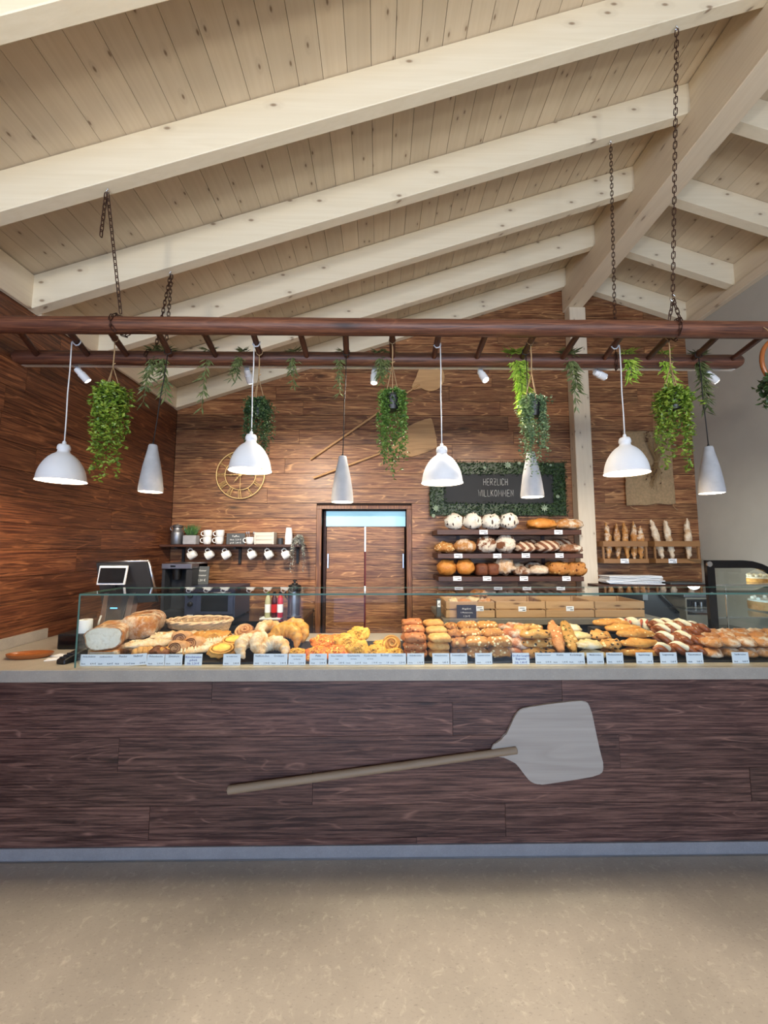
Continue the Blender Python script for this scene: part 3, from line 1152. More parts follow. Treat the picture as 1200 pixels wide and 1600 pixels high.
RZ = lambda x: zb(x) - .001
yr1, yr2 = 1.945 + RW / 2, 2.588 + RW / 2
spec = [
    ('dark chain with a short loose end, holding the left end of the ladder front pole', 168, 303, yr1, 188, YA, zA, RA),
    ('dark doubled chain from the rafter down to the left part of the ladder back pole', 266, 436, yr2, 247, YBK, zBk, RB),
    ('longest dark chain, from the rafter to the right part of the ladder front pole', 1057, 42, yr1, 1054, YA, zA, RA),
    ('long dark chain passing behind the front pole to the right part of the back pole', 954, 222, yr2, 962, YBK, zBk, RB),
]
for i, (lab, hx, hy, yr, bx, py, pz, pr) in enumerate(spec):
    h = P(hx, hy, yr)
    h.z = RZ(h.x) - .006
    ch = thing('chain', lab, 'chain', h, group='ladder chains')
    hook_eye(ch, h)
    xb = XP(bx, py, pz + pr)
    s = h - Vector((0, 0, .022))
    rr = pr + .008
    top = Vector((xb, py, pz + rr))
    if i == 0:
        chain_path(ch, [s, top + Vector((0, 0, .02))], h)
        chain_path(ch, [s + Vector((-.008, 0, 0)), s + Vector((-.018, -.002, -.25))], h)
        chain_path(ch, wrap(xb, py, pz, rr, .02, -150, 190), h)
    elif i == 1:
        chain_path(ch, [s, top + Vector((-.02, 0, 0))], h)
        chain_path(ch, [s + Vector((.008, 0, 0)), top + Vector((.05, 0, 0))], h)
        chain_path(ch, wrap(xb - .02, py, pz, rr, .03, 0, 340), h)
    elif i == 2:
        k = top + Vector((0, 0, .13))
        chain_path(ch, [s, k + Vector((0, 0, .02))], h)
        chain_path(ch, [k, top + Vector((-.025, .01, 0))], h)
        chain_path(ch, [k, top + Vector((.028, -.012, -.01))], h)
        chain_path(ch, wrap(xb + .01, py, pz, rr, .02, -150, 190), h)
        bm = bm_new()
        tube(bm, [k + Vector((.016 * sin(a), 0, .022 * cos(a) + .008)) for a in [2 * pi * j / 10 for j in range(10)]], .004, 6, closed=True)
        obj('snap_hook', bm, M['chrome'], ch, True)
    else:
        chain_path(ch, [s, top + Vector((0, 0, .01))], h)
        chain_path(ch, wrap(xb, py, pz, rr, .03, 0, 340), h)

# --- light track behind the ladder and its spotlights
YT = 2.60
zT = P(600, 574.3, YT).z
tr = thing('light_track', 'thin white lighting track running along under the ladder back pole', 'track', (0, YT, zT))
bm = bm_new()
x0, x1 = XP(26, YT, zT), XP(1146, YT, zT)
box(bm, x0, x1, YT - .014, YT + .014, zT - .005, zT + .007)
obj('rail', bm, M['white_enamel'], tr)
for px in (90, 420, 700, 1040):
    bm = bm_new()
    x = XP(px, YT, zT)
    tube(bm, [(x, YBK + RB + .003, zBk), (x, YT, zT + .05), (x, YT, zT + .004)], .004, 6)
    obj('hanger', bm, M['white_enamel'], tr)
SPOTS = [
    (121, (-1.9, 4.6, 1.4), 'white track spotlight nearest the left wall', 60, 80),
    (386, (-.85, 4.6, 1.4), 'white track spotlight behind the dark trailing plant', 230, 105),
    (585, (-.8, 1.1, 0), 'white track spotlight pointing straight down beside the plant in the black pot', 75, 135),
    (750, (.6, 1.0, 0), 'white track spotlight with its lit lens showing, in front of the round peel', 110, 140),
    (930, (1.1, 4.4, 1.4), 'white track spotlight lying nearly level in front of the wooden post', 190, 95),
    (1104, (3.2, 4.2, 1.2), 'white track spotlight nearest the grey right wall', 80, 85),
]
for px, tgt, lab, en, ang in SPOTS:
    x = XP(px, YT, zT)
    base = Vector((x, YT, zT - .005))
    sp = thing('track_spotlight', lab, 'spotlight', base, group='track spotlights')
    d = (Vector(tgt) - base).normalized()
    if px == 930:
        d = Vector((.86, .3, -.22)).normalized()
    elif px == 121:
        d = Vector((.48, .35, -.62)).normalized()
    elif px == 585:
        d = Vector((-.03, -.14, -.98)).normalized()
    elif px == 750:
        d = Vector((.28, -.42, -.8)).normalized()
    elif px == 1104:
        d = Vector((.76, .1, -.6)).normalized()
    j = base + Vector((0, 0, -.022))
    bm = bm_new()
    box(bm, x - .016, x + .016, YT - .012, YT + .012, zT - .017, zT - .004, bev=.003)
    tube(bm, [base, j + d * .01], .007, 8)
    obj('adapter', bm, M['white_enamel'], sp, True, 40)
    bm = bm_new()
    tube(bm, [j - d * .008, j, j + d * .03, j + d * .032, j + d * .088, j + d * .09], [.016, .021, .021, .025, .025, .0225], 18)
    obj('head', bm, M['white_enamel'], sp, True, 40)
    bm = bm_new()
    tube(bm, [j + d * .0902, j + d * .092], .0205, 18)
    obj('lens', bm, M['spot_lens'], sp)
    lamp('SPOT', 'spot_beam', j + d * .10, en, (1.0, .87, .70), sp, None, spot_size=radians(ang), spot_blend=1.0, shadow_soft_size=.07)
    lo = sp.children[-1]
    lo.rotation_euler = (Vector(tgt) - (j + d * .1)).to_track_quat('-Z', 'Y').to_euler()

# ================================================================ PENDANT LAMPS
YL = 2.33


def s_hook(top, r=.018):
    """open hook over a rung, local around top"""
    return [(r * 1.0, 0, .012)] + [(r * cos(a), 0, r * sin(a) - .004) for a in [radians(v) for v in range(0, -181, -30)]] + [(-r, 0, -.02)]


DOMES = [
    (107, 93, 700, 758, 'white dome pendant lamp nearest the left wall, over the cash register'),
    (392, 390, 682, 742, 'white dome pendant lamp in front of the round brass clock'),
    (683, 684, 698, 761, 'white dome pendant lamp by the left end of the welcome board'),
    (963, 973, 682, 746, 'white dome pendant lamp in front of the hessian sack'),
]
Hd = .222
dome_prof = [(.026, Hd), (.0295, Hd - .004), (.0335, Hd - .016), (.034, Hd - .03), (.0295, Hd - .034), (.0315, Hd - .046), (.0375, Hd - .053), (.056, Hd - .066), (.071, Hd - .081), (.0845, Hd - .099), (.096, Hd - .119), (.107, Hd - .143), (.1145, Hd - .166), (.1195, .030), (.1225, .008), (.126, 0)]
dome_in = [(.1235, .0006), (.1195, .008), (.1165, .03), (.1105, .055), (.1, .085), (.085, .115), (.06, .142), (.03, .158), (.004, .162)]
bmd = bm_new()
lathe(bmd, dome_prof + dome_in, 40, cap0=True)
DOME = mesh_from(bmd, 'shade', M['white_enamel'], True, 60)
bmd = bm_new()
bmesh.ops.create_uvsphere(bmd, u_segments=16, v_segments=10, radius=.03)
BULB = mesh_from(bmd, 'bulb', M['bulb'], True)


def cord_part(root, p0, p1, r, mat):
    bm = bm_new()
    p0, p1 = Vector(p0), Vector(p1)
    tube(bm, [p0.lerp(p1, t) + Vector((.002 * sin(t * 9), 0, 0)) for t in (0, .25, .5, .75, 1)], r, 6)
    return obj('cord', bm, mat, root, True)


def rung_z(y):
    return zA + (zBk - zA) * (y - YA) / (YBK - YA)


for hx, bx, ytop, ybot, lab in DOMES:
    zr = rung_z(YL) - .019
    x = XP(hx + 5, YL, zr)
    zbot = P(bx, ybot - 6, YL).z
    t = thing('dome_pendant_lamp', lab, 'lamp', (x, YL, zbot), group='white dome pendant lamps')
    xr = rung_x(x, YL)
    bm = bm_new()
    z0 = zr + .012
    tube(bm, [(xr + .024, YL, z0 + .012), (xr + .023, YL, z0 - .004), (xr + .012, YL, z0 - .018), (xr - .004, YL, z0 - .020), (xr - .02, YL, z0 - .006), ((x + xr) / 2 - .012, YL, z0 + .004), (x, YL, z0 + .002), (x, YL, z0 - .02)], .004, 7)
    obj('hook', bm, M['white_enamel'], t, True)
    cord_part(t, (x, YL, z0 - .018), (x, YL, zbot + Hd + .012), .0038, M['cord_white'])
    bm = bm_new()
    tube(bm, [(x, YL, zbot + Hd + .022), (x, YL, zbot + Hd + .016), (x, YL, zbot + Hd)], [.006, .010, .011], 12)
    tube(bm, [(x, YL, zbot + .158), (x, YL, zbot + .095)], .016, 12)
    obj('socket', bm, M['white_enamel'], t, True, 40)
    s = obj('shade', DOME, None, t)
    b = obj('bulb', BULB, None, t)
    b.location = (0, 0, .068)
    lamp('POINT', 'pendant_light', (x, YL, zbot + .03), 20, WARM, t, shadow_soft_size=.045)

CONES = [
    (247, 238, 695, 773, 2.42, 'slim grey concrete cone lamp nearest the left wall'),
    (537, 537, 713, 789, 2.42, 'slim grey concrete cone lamp above the double door'),
    (824, 829, 707, 781, 2.40, 'slim grey concrete cone lamp in front of the welcome board'),
    (1096, 1115, 698, 775, 2.42, 'blotchy grey concrete cone lamp in front of the plain right wall'),
]
for hx, bx, ytop, ybot, y, lab in CONES:
    zr = rung_z(y) - .018
    x = XP(hx, y, zr)
    zbot = P(bx, ybot - 4, y).z
    ztp = P(bx, ytop, y).z
    h = ztp - zbot
    t = thing('cone_pendant_lamp', lab, 'lamp', (x, y, zbot), group='concrete cone pendant lamps')
    xl = x
    x = rung_x(x, y)
    cord_part(t, (x, y, zr - .008), (xl, y, ztp + .012), .003, M['cord_black'])
    bm = bm_new()
    tube(bm, [(x - .02, y, zr + .02), (x - .022, y, zr - .004), (x, y, zr - .012), (x + .022, y, zr - .004), (x + .02, y, zr + .02), (x, y, zr + .042)], .003, 6, closed=True)
    obj('cord_loop', bm, M['cord_black'], t, True)
    x = xl
    bm = bm_new()
    lathe(bm, [(.022, h), (.0255, h - .006), (.030, h * .88), (.040, h * .72), (.0515, h * .53), (.0625, h * .28), (.069, h * .08), (.0695, 0), (.064, .001), (.063, h * .2), (.05, h * .45), (.034, h * .6), (.004, h * .62)], 32, cap0=True)
    obj('shade', bm, M['concrete'], t, True, 50, local=True)
    bm = bm_new()
    tube(bm, [(x, y, ztp + .014), (x, y, ztp)], [.006, .008], 10)
    tube(bm, [(x, y, zbot + h * .62), (x, y, zbot + h * .4)], .014, 10)
    obj('socket', bm, M['black'], t, True, 40)
    b = obj('bulb', BULB, None, t)
    b.location = (0, 0, h * .3)
    b.scale = (.8, .8, .8)
    lamp('POINT', 'pendant_light', (x, y, zbot + .03), 9, WARM, t, shadow_soft_size=.03)

# ================================================================ HANGING PLANTS


def foliage(seed, n, rad, drop, ll, lw, step, up=.06, front=None, dens=1.0, spread=1.0):
    """trailing strands with leaves; origin at the rim centre of the pot"""
    rr = random.Random(seed)
    bm = bm_new()
    for k in range(n):
        a = rr.uniform(0, 2 * pi)
        near = front and abs((a - 1.5 * pi + pi) % (2 * pi) - pi) < front
        r1 = rad * (0.35 + .65 * sqrt(rr.random()))
        L = drop * rr.choice((.05, .2, .45, .6, .75, .9, 1)) * rr.uniform(.75, 1.08)
        if near:
            L *= .12
            r1 *= .5
        p = Vector((cos(a) * .025, sin(a) * .025, rr.uniform(0, up * .6)))
        q = Vector((cos(a) * r1 * .75, sin(a) * r1 * .75, rr.uniform(.2, 1) * up))
        sp_ = spread * (1.0 - .42 * L / drop) * rr.uniform(.6, 1.12)
        e = Vector((cos(a) * r1 * sp_, sin(a) * r1 * sp_, -L))
        m = max(4, int((L + r1) / step))
        prev = p
        for i in range(1, m + 1):
            t = i / m
            pt = p * (1 - t) ** 2 + q * 2 * t * (1 - t) + e * t * t
            pt += Vector((rr.gauss(0, .006), rr.gauss(0, .006), 0))
            dr = (pt - prev).normalized()
            for s in (0, 1):
                if rr.random() > dens:
                    continue
                side = Vector((rr.gauss(0, 1), rr.gauss(0, 1), rr.gauss(.1, .6))).normalized()
                leaf(bm, pt, dr * .5 + side, Vector((rr.gauss(0, .5), rr.gauss(0, .5), 1)), ll * rr.uniform(.7, 1.2), lw * rr.uniform(.7, 1.2))
            prev = pt
    return bm


def pot_bm(r0, r1, h):
    bm = bm_new()
    lathe(bm, [(r0 * .5, -h), (r0, -h), (r1, -.008), (r1 * 1.08, -.008), (r1 * 1.08, .004), (r1 * .96, .004), (r1 * .94, -.02), (.004, -.02)], 20, cap0=True)
    return bm


PLANTS = [
    # rope px, py of rope top, y, rim py, knot py, foliage params, material, label
    (168, 533, 2.30, 613, 573, (11, 72, .135, .50, .034, .021, .021), 'leaf_lime', 'bushy lime green trailing plant hanging nearest the left wall'),
    (392, 535, 2.44, 632, 590, (12, 72, .13, .42, .019, .012, .012), 'leaf_dark', 'dark small-leaved trailing plant hanging behind the dome lamp by the clock'),
    (613, 533, 2.30, 619, 570, (13, 76, .125, .47, .026, .015, .017), 'leaf_mid', 'trailing green plant in a clearly showing black pot, in front of the peel handles'),
    (840, 533, 2.30, 629, 582, (14, 90, .115, .43, .017, .013, .012), 'leaf_silver', 'silvery bead-leaved trailing plant hanging right above a concrete cone lamp'),
    (1054, 533, 2.24, 618, 572, (15, 78, .14, .44, .033, .020, .021), 'leaf_lime', 'bushy lime green trailing plant hanging beside the hessian sack'),
]
for px, ptop, y, prim, pknot, fp, mt, lab in PLANTS:
    zt0 = rung_z(y)
    x = rung_x(XP(px, y, zt0), y)
    zrim, zk = P(px, prim, y).z, P(px, pknot, y).z
    t = thing('hanging_plant', lab, 'plant', (x, y, zrim), group='potted plants hung from the ladder')
    bm = bm_new()
    tube(bm, [(x, y, zt0 - .02), (x + .002, y, (zt0 + zk) / 2), (x, y, zk)], .0035, 6)
    tube(bm, [(x + .02 * cos(a), y, zt0 + .021 * sin(a)) for a in [2 * pi * k / 12 for k in range(12)]], .003, 5, closed=True)
    tube(bm, [(x - .004, y, zk + .012), (x + .016, y - .004, zk + .02)], .003, 5)
    for a in (90, 210, 330):
        tube(bm, [(x, y, zk), (x + .05 * cos(radians(a)), y - .05 * sin(radians(a)), zrim)], .0026, 5)
    obj('rope', bm, M['twine'], t, True)
    obj('pot', pot_bm(.036, .048, .088), M['black'], t, True, 40, local=True)
    bm = foliage(*fp, front={613: .75, 840: .4, 168: .3, 1054: .4}.get(px))
    obj('foliage', bm, M[mt], t, local=True, kind='stuff')

# plant in a wooden hoop at the right edge
y = 2.05
x = XP(1222, y, 2.55)
zrim = P(1222, 592, y).z
t = thing('hanging_plant', 'dark round-leaved plant in a wooden hoop hanging at the right end of the ladder', 'plant', (x, y, zrim), group='potted plants hung from the ladder')
bm = bm_new()
zh = zrim + .10
tube(bm, [(x + .105 * cos(a), y, zh + .13 * sin(a)) for a in [2 * pi * k / 28 for k in range(28)]], .011, 8, closed=True)
obj('hoop', bm, M['dish_wood'], t, True)
bm = bm_new()
tube(bm, [(x, y, zh + .13), (x, y + .06, zA - .03), (x, y + .12, zA + .051), (x, y + .17, zA - .01)], .003, 5)
obj('rope', bm, M['twine'], t, True)
obj('pot', pot_bm(.04, .05, .06), M['white'], t, True, 40, local=True)
obj('foliage', foliage(21, 40, .13, .16, .036, .03, .026, .06), M['leaf_dark'], t, local=True, kind='stuff')


def garland(px, py0, py1, wpx, kind, lab, seed, y=YBK, n=3, ll=.075, top=True, dens=1.0):
    """cut stems laid over the back pole, long narrow leaves drooping"""
    rr = random.Random(seed)
    p0 = P(px, py0, y)
    base = Vector((p0.x, y - RB - .012, zBk + RB * .5))
    zend = P(px, py1, y).z
    w = wpx / FPX * 2.6
    t = thing('fern_garland', lab, 'garland', (p0.x, y, zBk), group='green sprigs laid on the ladder')
    bs, bl = bm_new(), bm_new()
    for k in range(n):
        L = (base.z - zend) * rr.uniform(.6, 1) if k else (base.z - zend)
        ex = rr.uniform(-.5, .5) * w * .6
        s0 = Vector((p0.x + rr.uniform(-.3, .3) * w, y + rr.uniform(0, .02), zBk + RB + .006))
        s1 = Vector((p0.x + ex * .5, y - RB - .014, zBk + RB * .2))
        s2 = Vector((p0.x + ex, y - RB - .01 + rr.uniform(-.02, .01), base.z - L))
        pts = []
        for i in range(13):
            u = i / 12
            pts.append(s0 * (1 - u) ** 2 + s1 * 2 * u * (1 - u) + s2 * u * u)
        for i, p in enumerate(pts[:4]):
            if abs(p.y - y) < RB + .01 and p.z < zBk + RB + .006:
                p.z = zBk + RB + .006
        tube(bs, pts, .0022, 5)
        for i in range(1, 13):
            p = pts[i]
            for s in (-1, 1):
                for q in range(2):
                    if rr.random() > dens:
                        continue
                    d = Vector((s * rr.uniform(.25, .9), rr.uniform(-.7, .1), -rr.uniform(.35, 1.3)))
                    if i < 3:
                        d = Vector((s * rr.uniform(.6, 1), rr.uniform(-.6, 0), rr.uniform(-.1, .5)))
                    leaf(bl, p, d, Vector((rr.gauss(0, .3), -1, .4)), ll * rr.uniform(.6, 1.15), ll * .16, .15)
    obj('stem', bs, M['fern'], t, True)
    obj('foliage', bl, M[kind], t, kind='stuff')


G = [
    (254, 548, 632, 60, 'fern', 'loose dark green sprig on the back pole above the leftmost cone lamp', 31, 4, .085, .8),
    (331, 573, 640, 30, 'fern', 'thin sprig hanging in front of the pale sloping rafter, left of the dome lamp cord', 32, 1, .08, .9),
    (376, 548, 600, 30, 'fern', 'short sprig arching over the back pole above the dark small-leaved plant', 33, 3, .06, .8),
    (462, 550, 605, 24, 'fern', 'faint thin sprig hanging between the clock lamp and the middle cone lamp', 34, 2, .06, .7),
    (532, 556, 618, 22, 'fern', 'sparse dark sprig hanging behind the middle cone lamp cord', 35, 2, .06, .6),
    (600, 552, 600, 40, 'fern', 'dark sprig hanging behind the plant in the black pot', 36, 4, .065, .8),
    (806, 552, 655, 38, 'fern_bright', 'dense bright yellow-green sprig hanging left of the silvery plant', 37, 9, .075, 1.0),
    (886, 565, 640, 26, 'fern', 'drooping green sprig in front of the wooden post', 38, 3, .085, .8),
    (978, 552, 600, 44, 'fern_bright', 'bright pale green sprig just right of the sack lamp cord', 39, 4, .07, .8),
    (1032, 566, 622, 28, 'fern_bright', 'pale green sprig hanging just left of the plant beside the sack', 40, 3, .075, .9),
    (1086, 562, 645, 26, 'fern', 'long soft green sprig hanging beside the rightmost cone lamp cord', 41, 5, .075, .9),
]
for px, a, b, w, kd, lab, sd, n, ll, dn in G:
    garland(px, a, b, w, kd, lab, sd, n=n, ll=ll, dens=dn)

# ================================================================ WALL DECORATION
def peel(name, lab, y, h0, h1, hr, blade, th, hm, bmat, grp):
    """blade polygon and handle ends in pixels, at depth y; handle lies on the blade"""
    a, b = P(h0[0], h0[1], y), P(h1[0], h1[1], y)
    t = thing(name, lab, 'peel', a, group=grp)
    d = (b - a).normalized()
    bm = bm_new()
    prism(bm, [P(px, py, y) for px, py in blade], (0, th, 0))
    bmesh.ops.bevel(bm, geom=[e for e in bm.edges if abs(e.verts[0].co.y - e.verts[1].co.y) < 1e-5], offset=th * .3, segments=1, affect='EDGES')
    obj('blade', bm, M[bmat], t)
    bm = bm_new()
    n = 14
    off = Vector((0, -hr * .35, 0))
    tube(bm, [a + off] + [a + (b - a) * (i / n) + off for i in range(n + 1)] + [b + off + d * .004],
         [hr * .6] + [hr * (1.0 - .12 * i / n) for i in range(n + 1)] + [hr * .5], 12)
    obj('handle', bm, M[hm], t, True, 50)
    return t


def smooth_poly(pts, it=2):
    for _ in range(it):
        out = []
        for i, p in enumerate(pts):
            q = pts[(i + 1) % len(pts)]
            out.append((p[0] * .75 + q[0] * .25, p[1] * .75 + q[1] * .25))
            out.append((p[0] * .25 + q[0] * .75, p[1] * .25 + q[1] * .75))
        pts = out
    return pts


big = [(767.5, 1166), (781, 1158), (790, 1150), (797, 1136), (804, 1120), (811, 1110), (820, 1106), (860, 1100), (905, 1095), (915, 1096), (921, 1100), (926, 1118), (932, 1148), (938, 1175), (944, 1197), (943, 1207), (936, 1212), (895, 1219), (850, 1226), (838, 1226.5), (829, 1222), (819, 1210), (808, 1195), (797, 1186), (784, 1183), (770, 1183)]
peel('bread_peel', 'large weathered grey wooden bread peel fixed on the dark counter front', CY - .016, (358, 1233), (806, 1171), .021, smooth_poly(big, 1), .015, 'peel_handle', 'peel_grey', 'wooden bread peels')
rnd = [(673 + 22 * cos(a) + (0 if abs(a - 2.4) > .5 else 0), 589 - 22 * sin(a)) for a in [2 * pi * k / 22 for k in range(22)]]
rb = [(p if not (p[0] < 655 and p[1] > 592) else (p[0] - 9, p[1] + 8)) for p in rnd]
peel('bread_peel', 'round-bladed wooden peel on the back wall, upper of the two', YB - .03, (485, 718), (655, 601), .013, rb, .016, 'peel_tan', 'peel_tan', 'wooden bread peels')
sq = [(604, 702), (620, 690), (632, 672), (640, 664), (672, 652), (676, 656), (684, 696), (681, 701), (645, 714), (638, 713), (622, 706)]
peel('bread_peel', 'square-bladed tan peel on the back wall, lower of the two', YB - .03, (490, 747), (628, 696), .013, smooth_poly(sq, 1), .016, 'peel_tan', 'peel_tan', 'wooden bread peels')

# --- clock
yc = YB - .03
cc_ = P(375.6, 741.8, yc)
k_ = (P(400, 741.8, yc).x - cc_.x) / 24.4
ro, ri = 37.6 * k_, 24 * k_
clk = thing('wall_clock', 'round openwork brass wall clock with Roman numerals on the back wall', 'clock', cc_)
for nm, r, w in (('outer_ring', ro, .0062), ('inner_ring', ri, .005)):
    bm = bm_new()
    tube(bm, [cc_ + Vector((r * sin(a), 0, r * cos(a))) for a in [2 * pi * k / 56 for k in range(56)]], w, 6, closed=True)
    obj(nm, bm, M['brass'], clk, True)
NUM = {1: '|', 2: '||', 3: '|||', 4: '|V', 5: 'V', 6: 'V|', 7: 'V||', 8: 'V|||', 9: '|X', 10: 'X', 11: 'X|', 12: 'X||'}
for h, s in NUM.items():
    a = 2 * pi * h / 12
    dr, tg = Vector((sin(a), 0, cos(a))), Vector((cos(a), 0, -sin(a)))
    wd = {'|': .013, 'V': .03, 'X': .03}
    tot = sum(wd[ch] for ch in s)
    x = -tot / 2
    bm = bm_new()
    for ch in s:
        m = x + wd[ch] / 2
        pts = {'|': [((m, 0), (m, 1))], 'V': [((m - .011, 1), (m, 0)), ((m + .011, 1), (m, 0))], 'X': [((m - .011, 0), (m + .011, 1)), ((m + .011, 0), (m - .011, 1))]}[ch]
        for p, q in pts:
            f = lambda u: cc_ + tg * u[0] + dr * (ri + (ro - ri) * u[1])
            tube(bm, [f(p), f(q)], .0028, 4)
        x += wd[ch]
    obj('numeral', bm, M['brass'], clk)
for a, L, nm in ((radians(270), ri, 'spoke'), (radians(180), ri, 'spoke'), (radians(90), ri, 'spoke'), (0, ri, 'spoke')):
    bm = bm_new()
    dr = Vector((sin(a), 0, cos(a)))
    tube(bm, [cc_ + dr * .012, cc_ + dr * L], .0032, 5)
    obj(nm, bm, M['brass'], clk)
for a, L in ((radians(218), .125), (radians(268), .17)):
    bm = bm_new()
    dr = Vector((sin(a), 0, cos(a)))
    o_ = cc_ + Vector((0, -.009, 0))
    tube(bm, [o_, o_ + dr * L * .3, o_ + dr * L * .42, o_ + dr * L * .5, o_ + dr * L * .62, o_ + dr * L * .74, o_ + dr * L], [.004, .004, .011, .004, .010, .004, .0015], 8)
    obj('hand', bm, M['brass'], clk, True)
bm = bm_new()
tube(bm, [cc_ + Vector((0, .012, 0)), cc_ + Vector((0, -.013, 0)), cc_ + Vector((0, -.016, 0))], [.02, .02, .012], 16)
obj('hub', bm, M['brass'], clk, True, 40)

# --- welcome board in a frame of moss
yb = YB - .03
wb = thing('welcome_board', 'black chalkboard reading HERZLICH WILLKOMMEN in a wide frame of greenery', 'sign', P(777, 764, yb))
q = lambda px, py, y=yb: P(px, py, y)
a0, a1 = q(672, 805), q(882, 723)
i0, i1 = q(694, 787), q(863, 741)
bm = bm_new()
box(bm, a0.x, a1.x, yb, yb + .028, a0.z, a1.z)
obj('backing', bm, M['moss'], wb)
bm = bm_new()
box(bm, i0.x, i1.x, yb - .012, yb - .0005, i0.z, i1.z)
obj('board', bm, M['chalkboard'], wb)
bm = bm_new()
yl = yb - .0145
for s, y0, y1, x0, x1 in (('HERZLICH', 758, 748, 755.5, 793), ('WILLKOMMEN', 775.5, 765.5, 747.5, 802)):
    z0, z1 = P(775, y0, yl).z, P(775, y1, yl).z
    c0 = (P(x0, y0, yl).x + P(x1, y0, yl).x) / 2
    h = z1 - z0
    adv = [max(p[0] for st in STROKES[ch] for p in st) for ch in s]
    W_ = P(x1, y0, yl).x - P(x0, y0, yl).x
    sx = W_ / (h * (sum(adv) + .34 * (len(s) - 1)))
    k0 = len(bm.verts)
    chalk_line(bm, s, 0, yl, z0, h, .0028, .34)
    bm.verts.ensure_lookup_table()
    for v in bm.verts[k0:]:
        v.co.x = c0 + v.co.x * sx
obj('lettering', bm, M['chalk'], wb)
bm = bm_new()
rr = random.Random(3)
for k in range(3600):
    for _ in range(20):
        x, zz = rr.uniform(a0.x - .012, a1.x + .012), rr.uniform(a0.z - .012, a1.z + .012)
        if not (i0.x + .02 < x < i1.x - .02 and i0.z + .015 < zz < i1.z - .015):
            break
    else:
        continue
    d = Vector((rr.gauss(0, .8), -1.0 + rr.gauss(0, .4), rr.gauss(-.1, .8)))
    leaf(bm, (x, yb - rr.uniform(0, .022), zz), d, (rr.gauss(0, 1), 0, 1), rr.uniform(.018, .036), rr.uniform(.009, .016))
obj('greenery', bm, M['moss'], wb, kind='stuff')
for px, py, r in ((793, 727, .05), (681, 794, .05), (850, 794, .05), (811, 724, .03), (677, 806, .03), (860, 727, .022), (757, 731, .03), (871, 776, .03)):
    bm = bm_new()
    p = q(px, py, yb - .035)
    for ring, (n, el, L) in enumerate(((8, .35, 1.0), (6, .8, .75), (4, 1.4, .5))):
        for k in range(n):
            a = 2 * pi * k / n + ring * .4
            leaf(bm, p, (cos(a), -el, sin(a)), (0, -1, 0), r * L, r * .36, .2)
    obj('succulent', bm, M['succulent'], wb, label='pale rosette set in the greenery')

# --- hessian sack with a dried bouquet
ys = YB - .03
sk = thing('hessian_sack', 'tan hessian sack hung flat on the back wall, right of the wooden post', 'sack', P(1013, 735, ys))
bm = bm_new()
NX, NZ = 22, 30
L0, R0, L1, R1 = P(972, 674, ys), P(1046, 674, ys), P(978.5, 790, ys), P(1055.5, 787, ys)
grid = []
for j in range(NZ + 1):
    rowv = []
    for i in range(NX + 1):
        u, v = i / NX, j / NZ
        p = L0.lerp(R0, u).lerp(L1.lerp(R1, u), v)
        p.y = ys - .006 - .010 * mnoise.noise((u * 3, v * 4, 1)) - .004 * sin(v * 40) * (1 if v < .12 else 0) - (.012 * math.exp(-((v - .66) / .014) ** 2))
        p.z += .012 * mnoise.noise((u * 4, v * 2, 5)) * (1 if v > .9 or v < .1 else .3)
        rowv.append(bm.verts.new(p))
    grid.append(rowv)
for j in range(NZ):
    for i in range(NX):
        bm.faces.new((grid[j][i], grid[j][i + 1], grid[j + 1][i + 1], grid[j + 1][i]))
bmesh.ops.solidify(bm, geom=bm.faces[:], thickness=.006)
obj('cloth', bm, M['burlap'], sk, True)
bm = bm_new()
for (x0, y0), (x1, y1) in (((985, 791), (996, 796)), ((1051, 789), (1059, 797)), ((974, 675), (1046, 676))):
    p, r_ = P(x0, y0, ys - .01), P(x1, y1, ys - .01)
    tube(bm, [p, p.lerp(r_, .5) + Vector((0, 0, -.008)), r_], .003, 5)
obj('hem_cord', bm, M['twine'], sk, True)
bq = thing('dried_bouquet', 'bunch of dried stalks with dark seed heads tied upside down on the hessian sack', 'dried flowers', P(1028, 728, ys - .04))
bm, bh = bm_new(), bm_new()
rr = random.Random(9)
tie = P(1026, 722, ys - .04)
for k in range(34):
    top = P(rr.uniform(1008, 1050), rr.uniform(668, 690), ys - .035 - rr.uniform(0, .04))
    bot = P(rr.uniform(1008, 1036), rr.uniform(738, 768), ys - .035 - rr.uniform(0, .04))
    m = tie + Vector((rr.gauss(0, .012), rr.gauss(0, .006), 0))
    tube(bm, [top, top.lerp(m, .5) + Vector((rr.gauss(0, .01), 0, 0)), m, m.lerp(bot, .6) + Vector((rr.gauss(0, .012), 0, 0)), bot], .0018, 4)
    if k % 2:
        for e in (top, m.lerp(bot, rr.uniform(.3, 1))):
            obox(bh, e, .012, .012, .02, (rr.random(), rr.random(), rr.random()), .004)
obj('stalks', bm, M['straw'], bq, kind='stuff')
obj('seed_heads', bh, M['seedhead'], bq, kind='stuff')
bm = bm_new()
tube(bm, [tie + Vector((.03 * cos(a), .012 * sin(a), 0)) for a in [2 * pi * k / 12 for k in range(12)]], .004, 5, closed=True)
tube(bm, [P(1026, 722, ys - .02), P(1022, 690, ys - .02), P(1020, 610, ys + .01)], .002, 4)
obj('string', bm, M['twine'], bq)

